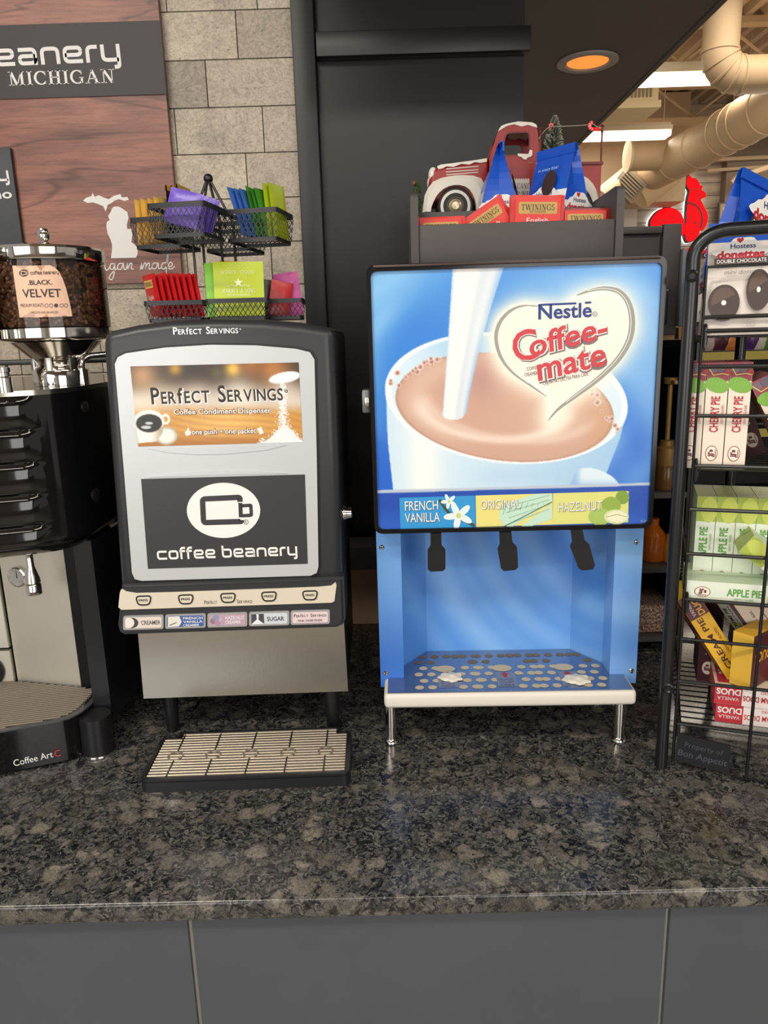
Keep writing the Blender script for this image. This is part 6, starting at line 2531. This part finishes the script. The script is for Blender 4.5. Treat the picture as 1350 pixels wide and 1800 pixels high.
def pie_box(M4, kind, label, group):
    """carton with its narrow printed side (PW x PH) facing -y and its depth along +y; origin bottom centre of that side"""
    q = MB(M4)
    base, side, top_ = {'cherry': ((240, 226, 208), (150, 104, 84), (150, 76, 88)), 'apple': ((228, 236, 218), (206, 222, 190), (160, 180, 90)),
                        'boston': ((226, 232, 216), (76, 40, 46), (210, 204, 120)), 'duo': ((232, 178, 42), (92, 44, 46), (236, 190, 70)),
                        'maroon': ((74, 36, 46), (60, 30, 38), (90, 50, 56)), 'cream': ((240, 230, 224), (236, 214, 190), (214, 90, 90))}[kind]
    mb_, ms_, mt2 = ink(base), ink(side), ink(top_)
    x, y, z = PW / 2, PDp, PH
    vs = [(-x, 0, 0), (x, 0, 0), (x, y, 0), (-x, y, 0), (-x, 0, z), (x, 0, z), (x, y, z), (-x, y, z)]
    q.add(vs, [(0, 1, 5, 4), (2, 3, 7, 6)], mb_)
    q.add(vs, [(1, 2, 6, 5), (3, 0, 4, 7)], ms_)
    q.add(vs, [(4, 5, 6, 7), (3, 2, 1, 0)], mt2)
    F = Matrix(((1, 0, 0, 0), (0, 0, -1, -.0003), (0, 1, 0, 0), (0, 0, 0, 1)))
    T = M4 @ F
    up = PI / 2
    if kind == 'cherry':
        rect(q, T, 0, PH * .915, PW * .98, PH * .17, ink((150, 60, 76)), 0)
        for (dx, dy, r_, c) in ((-.007, .140, .006, (120, 100, 110)), (.004, .141, .0065, (104, 96, 108)), (.011, .134, .005, (176, 60, 70))):
            q.add([(dx + r_ * math.cos(t), dy + r_ * math.sin(t), .0002) for t in [2 * PI * i / 16 for i in range(16)]], [tuple(range(16))], ink(c), T)
        v, f = strip([(-.013, .143), (-.006, .131), (.006, .133), (.014, .131)], .0012)
        q.add([(a[0], a[1], .0004) for a in v], f, ink((220, 206, 110)), T)
        lf = [(.0155 * math.cos(t) * .99 - .0002, .1175 + .0105 * math.sin(t) - .003 * math.cos(t), .0005) for t in [2 * PI * i / 26 for i in range(26)]]
        q.add(lf, [tuple(range(26))], ink((126, 178, 70)), T)
        for k in range(-3, 4):
            v, f = strip([(k * .004, .1175 - k * .0008), (k * .004 + .003, .1235 - k * .0008)], .0004)
            q.add([(a[0], a[1], .0006) for a in v], f, ink((156, 200, 96)), T)
        q.t2(T, 'CHERRY PIE', -.001, .077, .050, .0115, ink((184, 40, 58)), up, .0005, bold=.02)
        q.t2(T, 'LIGHTLY GLAZED', .009, .077, .026, .0032, ink((184, 40, 58)), up, .0005)
        crumb(q, T, -.001, .022, .022, .0005, up)
    elif kind == 'apple':
        rect(q, T, 0, PH * .87, PW * .98, PH * .26, ink((168, 186, 78)), 0)
        q.add([(.004 + .016 * math.cos(t) * .72, .128 + .02 * math.sin(t), .0003) for t in [2 * PI * i / 22 for i in range(22)]], [tuple(range(22))], ink((196, 208, 96)), T)
        q.t2(T, 'APPLE PIE', -.002, .078, .046, .0115, ink((92, 160, 62)), up, .0005, bold=.02)
        q.t2(T, 'LIGHTLY GLAZED', .008, .078, .026, .003, ink((92, 160, 62)), up, .0005)
        crumb(q, T, 0, .022, .022, .0005, up)
    elif kind == 'boston':
        rect(q, T, 0, PH * .5, PW * .98, PH * .06, ink((206, 214, 130)), 0)
        q.t2(T, 'BOSTON CREME PIE', -.004, .066, .080, .010, ink((60, 40, 46)), up, .0005, bold=.02)
        q.t2(T, 'BOSTON', .009, .09, .040, .006, ink((92, 60, 66)), up, .0005)
        crumb(q, T, 0, .128, .022, .0005, up)
        S = M4 @ Matrix(((0, 0, 1, PW / 2 + .0003), (1, 0, 0, 0), (0, 1, 0, 0), (0, 0, 0, 1)))
        rect(q, S, PDp * .5, PH * .5, PDp * .86, PH * .94, ink((226, 206, 184)), 0)
        rg = random.Random(2)
        yy = PH * .68
        for k in range(18):
            h = rg.choice((.0008, .0012, .002))
            rect(q, S, PDp * .62, yy, PDp * .28, h, mat('ink_black'), .0003)
            yy += h / 2 + .0018
        q.t2(S, 'Ready to eat', PDp * .25, PH * .4, .05, .006, ink((60, 40, 40)), up, .0003)
        v, f = strip(rounded([(PDp * .45, PH * .28), (PDp * .75, PH * .28), (PDp * .75, PH * .55), (PDp * .45, PH * .55)], .006, True), .0015, True)
        q.add([(a[0], a[1], .0003) for a in v], f, ink((110, 84, 76)), S)
    elif kind in ('duo', 'cream'):
        c = (92, 36, 44) if kind == 'duo' else (196, 54, 66)
        rect(q, T, 0, PH * .87, PW * .98, PH * .26, ink(c), 0)
        q.t2(T, 'VANILLA', -.006, PH * .87, .030, .006, WHITE, up, .0004)
        q.t2(T, 'DUOS', .005, PH * .87, .034, .010, ink((240, 170, 60)) if kind == 'duo' else WHITE, up, .0004, bold=.03)
        q.t2(T, 'CHERRY & CREAM DUOS' if kind == 'cream' else 'CREAM PIE', -.003, PH * .42, PH * .62, .009, ink((190, 50, 56)) if kind == 'cream' else ink((80, 36, 30)), up, .0004, bold=.015)
        q.t2(T, 'LIGHTLY GLAZED', .009, PH * .42, PH * .3, .004, ink(c), up, .0004)
        for sg in (1, -1):
            S = M4 @ Matrix(((0, 0, sg, sg * (PW / 2 + .0003)), (sg, 0, 0, 0), (0, 1, 0, 0), (0, 0, 0, 1)))
            o = 0 if sg > 0 else -PDp
            rect(q, S, o + PDp * .5, PH * .80, PDp * .8, PH * .34, ink(c), 0)
            q.t2(S, 'DUOS', o + PDp * .55, PH * .80, .044, .016, ink((240, 170, 60)) if kind == 'duo' else WHITE, up, .0004, bold=.03)
            q.t2(S, 'CREAM PIE', o + PDp * .4, PH * .36, .06, .010, ink((70, 30, 30)), up, .0004, bold=.02)
            q.add([(o + PDp * .62 + .026 * math.cos(t), PH * .33 + .03 * math.sin(t), .0002) for t in [2 * PI * i / 24 for i in range(24)]], [tuple(range(24))], ink((206, 150, 80)) if kind == 'duo' else ink((214, 60, 64)), S)
    elif kind == 'maroon':
        q.t2(T, 'BOSTON CREME', 0, .085, .07, .010, ink((214, 196, 170)), up, .0004, bold=.02)
        crumb(q, T, 0, .026, .026, .0004, up)
    o = q.build('pie_carton', loc=tuple(M4 @ Vector((0, 0, 0))))
    return tag(o, label, 'carton', group)


def rk_at(u, v, d):
    return Pl(rp(0, 0, d), RANG)(u, v)


def stand(u, d, b, tilt=0, yaw=0):
    a = rk_at(u, 800, d)[0]
    return Matrix.Translation(rp(a, b, d)) @ RT @ Matrix.Rotation(math.radians(yaw), 4, 'Z') @ Matrix.Rotation(math.radians(tilt), 4, 'Y')


FB = -.0060
gch = 'cherry pie cartons on the second shelf'
bS2 = SH[1] + FB
a0_ = rk_at(1256, 740, .012)[0]


def st2(a, d, b, tilt=0, yaw=0):
    return Matrix.Translation(rp(a, b, d)) @ RT @ Matrix.Rotation(math.radians(yaw), 4, 'Z') @ Matrix.Rotation(math.radians(tilt), 4, 'Y')


w1 = rk_at(1296, 740, .012)[0] - a0_
PW = w1 - .0012
for k, lb in ((-1, 'cherry pie carton half hidden by the rack tube, leftmost of its row'), (0, 'white cherry pie carton second from the rack tube, fully visible'), (1, 'white cherry pie carton third from the rack tube, beside a gap')):
    pie_box(st2(a0_ + w1 * k, .012, bS2), 'cherry', lb, gch)


def corner(u, v, d, tilt):
    pl = Pl(rp(0, 0, d), RANG)
    a, b = pl(u, v)
    off = Matrix.Rotation(math.radians(tilt), 3, 'Y') @ Vector((-PW / 2, 0, PH))
    return st2(a - off.x, d, b - off.z, tilt)


pie_box(corner(1318, 674, .012, -28), 'cherry', 'cherry pie carton tilted over at the right end of its shelf', gch)
pie_box(st2(a0_ + w1 * 2.6, .14, bS2, -20), 'maroon', 'dark maroon pie carton leaning behind the tilted cherry pie carton', 'maroon pie cartons')
gap = 'apple pie cartons on the third shelf'
bS3 = SH[2] + FB
a1_ = rk_at(1240, 920, .062)[0]
w2 = rk_at(1275, 922, .062)[0] - a1_
PW = w2 - .0008
for k, lb in ((0, 'upright green apple pie carton nearest the rack tube'), (1, 'upright green apple pie carton second from the rack tube'), (2, 'upright green apple pie carton third from the rack tube'), (3, 'upright green apple pie carton behind the fallen one at the right')):
    pie_box(st2(a1_ + w2 * k, .062, bS3), 'apple', lb, gap)
PW = .0315
# one apple carton lying down along the front
aL = rk_at(1207, 1030, .008)[0]


def lie(a, d, b, yaw=0, tilt=0, flip=False):
    """long axis along the rack, narrow side to the front, reading left to right"""
    return Matrix.Translation(rp(a, b, d)) @ RT @ Matrix.Rotation(math.radians(yaw), 4, 'Z') @ Matrix.Rotation(math.radians(tilt), 4, 'Y') @ Matrix.Translation((0, 0, PW / 2 + .0003)) @ Matrix.Rotation(PI / 2 if not flip else -PI / 2, 4, 'Y')


q_ = pie_box(lie(aL, .008, bS3), 'apple', 'apple pie carton lying flat in front of the upright ones', gap)
pie_box(corner(1298, 970, .006, -54), 'apple', 'yellow-green apple pie carton fallen askew on the lying one', gap)
# jumble on the lowest shelf
bS4 = SH[3] + FB
gj = 'pie cartons jumbled on the bottom shelf'
aS = rk_at(1258, 1250, .03)[0]
PDp = .085
pie_box(lie(aS + PH, .03, bS4, flip=True), 'cream', 'white and red cherry cream pie carton lying at the very bottom of the rack', gj)
pie_box(lie(aS + PH - .004, .026, bS4 + PW + .0012, flip=True), 'cream', 'white and red cherry cream pie carton lying on top of another one', gj)


def jum(u, v, d, rot, kind, lb, yaw=0, rx=0):
    pl = Pl(rp(0, 0, d), RANG)
    a, b = pl(u, v)
    M4 = Matrix.Translation(rp(a, b, d)) @ RT @ Matrix.Rotation(math.radians(rot), 4, 'Y') @ Matrix.Rotation(math.radians(yaw), 4, 'Z') @ Matrix.Rotation(math.radians(rx), 4, 'X') @ Matrix.Translation((0, -PDp * 0, -PH / 2))
    return pie_box(M4, kind, lb, gj)


jum(1247, 1128, .165, 0, 'maroon', 'dark maroon pie carton standing at the back left of the bottom shelf')
jum(1318, 1085, .16, 3, 'maroon', 'dark maroon pie carton standing at the back right of the bottom shelf')
jum(1352, 1105, .16, 2, 'boston', 'upright pale cream pie carton at the back by the front wire')
jum(1252, 1118, .05, -33, 'duo', 'brown and yellow pie carton tipped over to the left, under the bar code one', 12)
jum(1296, 1098, .085, -36, 'boston', 'pie carton tipped over with its bar code side towards the front', -58)
a_, _ = rk_at(1303, 1165, .022)
pie_box(Matrix.Translation(rp(a_, bS4 + 2 * PW + .004, .022)) @ RT @ Matrix.Rotation(math.radians(-35), 4, 'Z') @ Matrix.Rotation(PI / 2, 4, 'X') @ Matrix.Translation((0, 0, -PH)), 'duo', 'yellow pie carton lying end-on upon the two cream pie cartons', gj)
PDp = .092


# ---- doughnut bags on the top shelf --------------------------------------
def deco_big(q, Tf, Te, Tl, L, D, H):
    wordmark(q, Tf, 0, H * .76, L * .74, .0035, 'DOUBLE CHOCOLATE')
    q.t2(Tf, 'mini donuts', L * .02, H * .575, L * .5, H * .045, ink((120, 110, 106)), 0, .004, shear=.2)
    CH, CH2 = ink((64, 48, 44)), ink((92, 72, 64))
    for (x, y, rx, ry) in ((-L * .22, H * .29, L * .235, H * .17), (L * .28, H * .40, L * .18, H * .19)):
        n = 30
        out = [(x + rx * math.cos(2 * PI * i / n), y + ry * math.sin(2 * PI * i / n), .0045) for i in range(n)]
        q.add(out, [tuple(range(n))], CH, Tf)
        q.add([(x + rx * .8 * math.cos(t), y + ry * .8 * math.sin(t) + ry * .05, .0047) for t in np.linspace(.5, 3.4, 14)], [tuple(range(14))], CH2, Tf)
        q.add([(x + rx * .16 * math.cos(2 * PI * i / 12), y + ry * .14 * math.sin(2 * PI * i / 12), .005) for i in range(12)], [tuple(range(12))], WHITE, Tf)
    for i, s_ in enumerate(('INDIVIDUALLY', 'CRAFTED', 'TO ENJOY', 'BETTER')):
        q.t2(Tf, s_, L * .19, H * .13 - i * H * .028, L * .13, H * .018, ink((130, 124, 120)), 0, .004)
    for T in (Te, Tl):
        wordmark(q, T, 0, H * .5, D * .7, .001, 'CHOCOLATE')


bS1 = SH[0] + FB
gb = 'chocolate doughnut bags on the top shelf'
pA = Pl(rp(0, 0, .005), RANG)
aA0, aA1 = pA(1240, 520)[0], pA(1352, 515)[0]
HB = pA(1300, 385)[1] - bS1
LB = (aA1 - aA0) * 1.08


def bagT(a, d, b, yaw=0):
    return Matrix.Translation(rp(a, b, d)) @ RT @ Matrix.Rotation(math.radians(yaw), 4, 'Z')


bag(bagT(aA0 + LB / 2, .052, bS1), LB, .09, HB, 'white and blue chocolate doughnut bag at the front left of the top shelf', gb, deco_big, split=.80, lo=(226, 216, 206), seed=11)
HB2 = Pl(rp(0, 0, .16), RANG)(1328, 304)[1] - bS1
aB = Pl(rp(0, 0, .16), RANG)(1326, 304)[0]
bag(bagT(aB + .065 * math.cos(.87) - HB2 * math.sin(.2), .215, bS1 + .006, 50) @ Matrix.Rotation(.2, 4, 'Y'), .14, .085, HB2, 'tall blue doughnut bag peaking above the rack arch', gb, deco_big, split=.45, lo=(226, 216, 206), seed=12)
bag(bagT(aA1 + LB * .62, .052, bS1, 4), LB, .09, HB * 1.02, 'chocolate doughnut bag cut off by the right edge, beside the front one', gb, deco_big, split=.80, lo=(226, 216, 206), seed=13)
# ------------------------------------------------------------------ the shop beyond the counter
BEIGE = mat('store_beige', (196, 172, 140), .75)
DECKM = mat('deck_paint', (176, 156, 130), .7)
DUCT = mat('duct_paint', (206, 178, 142), .55, bump=.04, bscale=6)
YB = 8.6
plb = Pl((0, YB, 0), 0)
# roof deck with ribs running away from the counter
ZD = 3.95
q = MB()
xs = np.arange(-1.0, 7.0, .15)
sec = []
for x in xs:
    sec += [(x, ZD), (x + .05, ZD), (x + .075, ZD - .05), (x + .125, ZD - .05), (x + .15, ZD)]
q.prism([(-1.0, -3.2, ZD + .2)] + [(x, -3.2, z) for (x, z) in sec] + [(7.0, -3.2, ZD + .2)], (0, 12.6, 0), DECKM)
q.build('ceiling', kind='structure', smooth=0)
# open web joists
for Y in (3.4, 4.9, 6.4, 7.9):
    j = thing('roof_joist', (3.0, Y, ZD - .42), 'cream open-web roof joist spanning above the shop floor, %s from the counter' % {3.4: 'nearest', 4.9: 'second', 6.4: 'third', 7.9: 'farthest'}[Y], 'joist', 'roof joists')
    q = MB()
    q.box(.96, Y - .05, ZD - .10, 7, Y + .05, ZD - .052, BEIGE)
    q.build('top_chord', j)
    q = MB()
    q.box(.96, Y - .05, ZD - .42, 7, Y + .05, ZD - .37, BEIGE)
    q.build('bottom_chord', j)
    q = MB()
    pts = []
    for k in range(18):
        pts.append((.98 + k * .35, Y, ZD - .11 if k % 2 else ZD - .36))
    q.tube(pts, .014, BEIGE, 6)
    q.build('web', j)
# back walls: plank wall with the sign, darker wall to its right, panel below the ducts
q = MB()
PLK = mat('plank_wall', (168, 150, 128), .7)
nt = PLK.node_tree
tco = nt.nodes.new('ShaderNodeTexCoord').outputs['Object']
c_ = ramp(nt, noise(nt, tco, 3, 5, .6, .3, (.35, 1, 3.5)), [(.3, (138, 124, 108)), (.5, (172, 156, 136)), (.7, (196, 180, 158))])
nt.links.new(c_, nt.nodes['Principled BSDF'].inputs['Base Color'])
x_l, x_r = plb(1150, 380)[0], plb(1263, 380)[0]
for k in range(30):
    q.box(x_l - 1.6, YB, k * .13, x_r, YB + .05, k * .13 + .124, PLK)
q.box(x_l - 1.6, YB + .012, 0, x_r, YB + .05, 3.9, mat('plank_gap', (96, 86, 74), .8))
q.build('wall_planks', kind='structure', smooth=0)
q = MB()
q.box(x_r + .001, YB - .12, 0, 7.0, YB + .05, ZD - .06, mat('taupe_wall', (128, 112, 96), .7))
q.build('wall_far', kind='structure')
q = MB()
bx0, bx1 = plb(1090, 340)[0], plb(1176, 340)[0]
q.box(bx0 - 2.2, YB - .45, plb(1120, 368)[1], bx1, YB - .001, ZD - .06, BEIGE)
q.build('wall_bulkhead', kind='structure')
q = MB()
q.box(6.9, .5, 0, 7.0, YB, ZD - .06, mat('taupe_wall'))
q.build('wall_right', kind='structure')
# shop front behind the photographer
q = MB()
WF = mat('front_wall', (150, 140, 128), .7)
q.box(-4, -3.25, 0, 7, -3.1, .75, WF)
q.box(-4, -3.25, 2.75, 7, -3.1, 3.9, WF)
for x in (-4, -.25, 3.2):
    q.box(x, -3.25, .7505, x + .5, -3.1, 2.7495, WF)
q.build('wall_front', kind='structure')

# round ducts
d1 = thing('air_duct', tuple(P(1263, 60, 4.6)), 'fat cream spiral duct dropping from the roof and bending to the right', 'duct')
c = P(1263, 40, 4.6)
e_ = P(1263, 133, 4.6)
r1 = (P(1294, 40, 4.6) - P(1232, 40, 4.6)).length / 2
path = [Vector((e_.x, 4.6, ZD - .06)), Vector((e_.x, 4.6, e_.z + r1 * 1.25))]
for i in range(1, 9):
    t = PI / 2 * i / 8
    path.append(Vector((e_.x + r1 * 1.25 * (1 - math.cos(t)), 4.6, e_.z + r1 * 1.25 * (1 - math.sin(t)))))
path.append(Vector((e_.x + 2.2, 4.6, e_.z)))
q = MB()
q.tube(path, r1, DUCT, 28)
q.build('pipe', d1, smooth=60)
for i in (1, 3, 5, 7, 9):
    q = MB()
    d_ = (path[i + 1] - path[i]).normalized()
    q.lathe([(r1 - .002, -.008), (r1 + .006, -.006), (r1 + .006, .006), (r1 - .002, .008)], path[i], DUCT, 28, axis=d_)
    q.build('seam', d1)
d2 = thing('air_duct', tuple(P(1260, 240, 6.6)), 'long cream duct slanting away behind the bent one, with a capped branch', 'duct')
A_, B_ = P(1400, 165, 5.6), P(1150, 300, 7.6)
r2 = (P(1280, 250, 6.6) - P(1233, 185, 6.6)).length / 2 * .93
q = MB()
q.tube([A_, B_], r2, DUCT, 28)
q.build('pipe', d2, smooth=60)
for k in (.15, .28, .34, .42, .6, .8):
    q = MB()
    q.lathe([(r2 - .002, -.008), (r2 + .007, -.005), (r2 + .007, .005), (r2 - .002, .008)], A_.lerp(B_, k), DUCT, 28, axis=(B_ - A_).normalized())
    q.build('seam', d2)
q = MB()
a, b_ = P(1185, 272, 7.2), P(1106, 275, 7.2)
b_.y, b_.z = a.y, a.z
r3 = (P(1140, 250, 7.2) - P(1140, 303, 7.2)).length / 2
q.tube([a, b_], r3, DUCT, 28)
q.lathe([(r3 + .012, 0), (r3 + .012, .02), (0, .03)], b_, mat('cap_cream', (222, 202, 172), .5), 28, axis=(-1, 0, 0))
q.build('branch', d2, smooth=60)
d3 = thing('air_duct', tuple(P(1090, 320, 7.7)), 'thin pale duct running down to the left below the capped branch', 'duct')
q = MB()
q.tube([P(1130, 285, 7.9), P(1052, 350, 7.4)], .085, DUCT, 20)
q.build('pipe', d3, smooth=60)
d4 = thing('air_duct', tuple(P(1140, 318, 8.0)), 'short cream duct on the bulkhead behind the square air outlet', 'duct')
q = MB()
q.tube([P(1178, 300, 7.95), P(1120, 345, 7.95)], .15, DUCT, 24)
q.build('pipe', d4, smooth=60)
q = MB()
T = Pl(P(1107, 324, 7.5), 0).T() @ Matrix.Rotation(math.radians(-42), 4, 'Z')
q.box(-.13, -.11, -.09, .13, .11, 0, mat('outlet_grey', (150, 138, 120), .6), T=T)
q.box(-.10, -.08, .0005, .10, .08, .004, mat('outlet_dark', (98, 88, 76), .6), T=T)
for k in range(6):
    q.box(-.10, -.075 + k * .027, .0045, .10, -.062 + k * .027, .012, mat('outlet_grey'), T=T)
tag(q.build('air_outlet'), 'square grey air outlet tilted under the thin duct', 'vent')
# ceiling register
gA, gB = P(1076, 150, 5.6), P(1162, 188, 5.6)
q = thing('ceiling_register', (0, 0, 0), 'cream louvred air register hanging beside the soffit edge', 'vent')
q.location = ((gA.x + gB.x) / 2, 5.6, gB.z)
m_ = MB()
CRM = mat('register_cream', (226, 204, 160), .5)
m_.box(gA.x - .4, 5.6, gB.z, gB.x, 5.95, gB.z + .045, CRM)
m_.box(gA.x - .4, 5.605, gB.z + .046, gB.x - .02, 5.95, gA.z + .03, CRM)
m_.build('box', q)
m_ = MB()
x = gA.x - .36
while x < gB.x - .06:
    m_.box(x, 5.597, gB.z + .065, x + .012, 5.6045, gA.z + .01, mat('louvre', (150, 132, 104), .5))
    x += .026
m_.build('louvres', q)
# strip lights
TUBE = mat('tube_white', (255, 250, 225), .5, emit=3.2)
HOUS = mat('light_housing', (206, 190, 160), .5)
for (u0, u1, v, Y, lb, hw_) in ((1112, 1290, 140, 5.0, 'lit fluorescent strip light above the louvred register', .07), (1000, 1176, 240, 6.7, 'lit fluorescent strip light behind the toy truck posts', .08), (1266, 1296, 240.5, 6.7, 'lit fluorescent strip light at the right of the slanting duct', .08)):
    a, b_ = P(u0, v + 1, Y), P(u1, v - (u1 - u0) * .012, Y)
    L = thing('strip_light', ((a.x + b_.x) / 2, Y, a.z), lb, 'ceiling light', 'strip lights')
    xa = a.x - (.8 if u0 < 1250 else 0)
    m_ = MB()
    m_.box(xa, Y - hw_, a.z + .02, b_.x, Y + hw_, a.z + .055, HOUS)
    m_.box(xa, Y - .03, a.z + .0555, b_.x, Y + .03, a.z + .085, HOUS)
    for xx in (xa + .2, b_.x - .05):
        m_.tube([(xx, Y, a.z + .085), (xx, Y, ZD - .051)], .004, HOUS, 5)
    m_.build('housing', L)
    m_ = MB()
    m_.box(xa + .005, Y - hw_ + .004, a.z - .028, b_.x - .005, Y + hw_ - .004, a.z + .0195, TUBE, r=.012)
    m_.build('lens', L)
# conduit along the top of the back wall
q = MB()
a, b_ = plb(1200, 289), plb(1350, 282)
q.tube([(a[0] - .3, YB - .16, a[1]), (b_[0] + .4, YB - .16, a[1] + .02)], .022, BEIGE, 8)
q.tube([(a[0] + .2, YB - .16, a[1] - .1), (b_[0] + .4, YB - .16, a[1] - .06)], .018, BEIGE, 8)
tag(q.build('conduit'), 'pale conduit running along the top of the far plank wall', 'conduit')
# diagonal brace pipe seen over the dark wall
q = MB()
q.tube([P(1286, 322, 8.2), P(1296, 312, 8.2), P(1362, 290, 8.2)], .03, BEIGE, 8)
tag(q.build('bent_pipe'), 'bent pale pipe before the taupe wall above the small framed sign', 'pipe')

# red bird sign, halo lit
prs = Pl((0, YB - .10, 0), 0)
RS = mat('sign_red', (225, 8, 18), .6, emit=.9, spec=.1)
BKS = mat('sign_back', (24, 20, 20), .5)
rs = thing('bird_sign', tuple(prs.at(1212, 460)), 'glowing red bird-shaped sign with a white halo on the far plank wall', 'sign')
tail = [tuple(p) for p in curve([(1143, 394), (1150, 378), (1162, 368), (1176, 365), (1190, 369), (1199, 379), (1203, 392), (1203, 410), (1170, 430), (1150, 420)], 5, True)]
bodyp = [tuple(p) for p in curve([(1209, 350), (1212, 337), (1209, 330), (1206, 322), (1208, 312), (1212, 308), (1217, 313), (1226, 316), (1231, 326), (1236, 328), (1233, 333), (1240, 339), (1240, 347), (1232, 350), (1236, 360), (1243, 374), (1244, 388), (1238, 402), (1230, 406), (1228, 414), (1219, 422), (1208, 424), (1203, 408), (1206, 392), (1207, 372)], 4, True)]
foot = [(1205, 436), (1240, 434), (1252, 440), (1250, 446), (1205, 446)]
HALO = mat('halo_white', (235, 242, 255), .5, emit=2.2)
for nm, pl_ in (('tail', tail), ('bird', bodyp), ('foot', foot)):
    m_ = MB()
    cxm, cym = sum(p[0] for p in pl_) / len(pl_), sum(p[1] for p in pl_) / len(pl_)
    m_.prism([prs.at(cxm + (u - cxm) * 1.03 - 1.2, cym + (v - cym) * 1.03, 0) for (u, v) in pl_], -prs.n * .05, BKS)
    m_.prism([prs.at(u, v, .004) for (u, v) in pl_], -prs.n * .0035, RS)
    if nm == 'bird':
        W_ = mat('sign_line', (70, 0, 6), .5)
        m_.line(prs, [tuple(p) for p in curve([(1207, 357), (1220, 360), (1230, 370), (1234, 386), (1230, 402)], 5)], 3, W_, .006)
        m_.line(prs, [tuple(p) for p in curve([(1209, 340), (1213, 334), (1220, 332), (1228, 332)], 4)], 1.2, W_, .006)
        m_.line(prs, [tuple(p) for p in curve([(1228, 338), (1228, 346), (1233, 350)], 4)], 1.2, W_, .006)
        for (u, v, r_) in ((1213, 384, 1.8), (1221, 392, 2.2), (1216, 369, 1.2), (1215, 409, 1.3)):
            m_.ell(prs, u, v, r_, r_, W_, .006, 0, 10)
    if nm == 'tail':
        m_.line(prs, [tuple(p) for p in curve([(1150, 394), (1160, 386), (1172, 390)], 4)], 1, mat('sign_line', (70, 0, 6), .5), .006)
        m_.ell(prs, 1182, 381, 1.3, 1.3, mat('sign_line'), .006, 0, 10)
    m_.build(nm, rs)
m_ = MB()
for pl_ in (tail, bodyp):
    cxm, cym = sum(p[0] for p in pl_) / len(pl_), sum(p[1] for p in pl_) / len(pl_)
    m_.prism([prs.at(cxm + (u - cxm) * 1.06 - 1.6, cym + (v - cym) * 1.05 - .6, -.055) for (u, v) in pl_], -prs.n * .012, HALO)
m_.build('halo_lamp', rs)
# small framed sign on the taupe wall, white notice below the bulkhead
pfs = Pl((0, YB - .15, 0), 0)
m_ = MB()
m_.prism([pfs.at(*p) for p in [(1264, 356), (1284.5, 355), (1282, 470), (1260, 470)]], -pfs.n * .029, mat('frame_dark', (60, 50, 44), .5))
m_.prism([pfs.at(*p, .002) for p in [(1266, 358.5), (1282.5, 357.5), (1280, 468), (1262, 468)]], -pfs.n * .0018, mat('sign_tan', (158, 132, 112), .6))
for i, ch in enumerate('REST'):
    m_.txt(pfs, ch, 1269.5 - i * .7, 375 + i * 19, 1279 - i * .7, 374.6 + i * 19, 11, ink((226, 210, 190)), .004, font='serif')
tag(m_.build('framed_sign'), 'narrow framed sign with stacked pale letters on the taupe wall', 'sign')
m_ = MB()
m_.prism([plb.at(1096, 366, .02), plb.at(1119, 366, .02), plb.at(1118, 402, .02), plb.at(1095, 402, .02)], -plb.n * .018, mat('notice_white', (214, 208, 200), .6))
tag(m_.build('wall_notice'), 'white notice on the plank wall left of the red bird sign', 'notice')

# snack gondola seen through the rack
YG = 2.9
pgd = Pl((0, YG, 0), 0)
ga_, gb_ = pgd(1205, 640), pgd(1400, 640)
gz = pgd(1290, 617)[1]
gd = thing('snack_gondola', ((ga_[0] + gb_[0]) / 2, YG + .2, 0), 'black snack gondola with a yellow shelf edge, seen through the rack', 'shelf unit')
m_ = MB()
m_.box(ga_[0], YG + .38, .001, gb_[0] + .3, YG + .42, pgd(1290, 572)[1], mat('gondola_black', (20, 18, 18), .5))
m_.box(ga_[0], YG + .02, .001, gb_[0] + .3, YG + .379, .12, mat('gondola_black'))
m_.build('carcass', gd)
m_ = MB()
for k, z in enumerate((gz, gz - .30, gz - .60)):
    m_.box(ga_[0], YG, z - .035, gb_[0] + .3, YG + .379, z, mat('gondola_black'))
    m_.box(ga_[0], YG - .004, z - .034, gb_[0] + .3, YG - .0005, z - .002, mat('edge_yellow', (176, 158, 70), .5))
m_.build('shelves', gd)
cols = [((196, 130, 44), 'orange'), ((92, 34, 44), 'dark red'), ((100, 40, 50), 'maroon'), ((190, 170, 160), 'pale'), ((86, 36, 46), 'deep red'), ((70, 30, 40), 'wine'), ((206, 120, 60), 'amber'), ((150, 60, 50), 'rust'), ((72, 40, 96), 'purple'), ((80, 44, 100), 'violet'), ((206, 196, 180), 'cream'), ((84, 130, 50), 'green'), ((96, 140, 60), 'light green'), ((190, 150, 90), 'tan')]
for i, (c, nm) in enumerate(cols):
    x = ga_[0] + .04 + i * (gb_[0] - ga_[0] - .02) / len(cols)
    h_ = .17 + .02 * (i % 3)
    sachet(frame((x, YG + .10, gz + .0006), 0, math.radians(-8)), .062, h_, .045, c, '%s snack bag on the gondola behind the rack, %s from the left' % (nm, (ORD + ['eleventh', 'twelfth', 'thirteenth', 'fourteenth'])[i]), 'snack bags on the gondola', name='snack_bag', seed=200 + i, cat='snack bag')
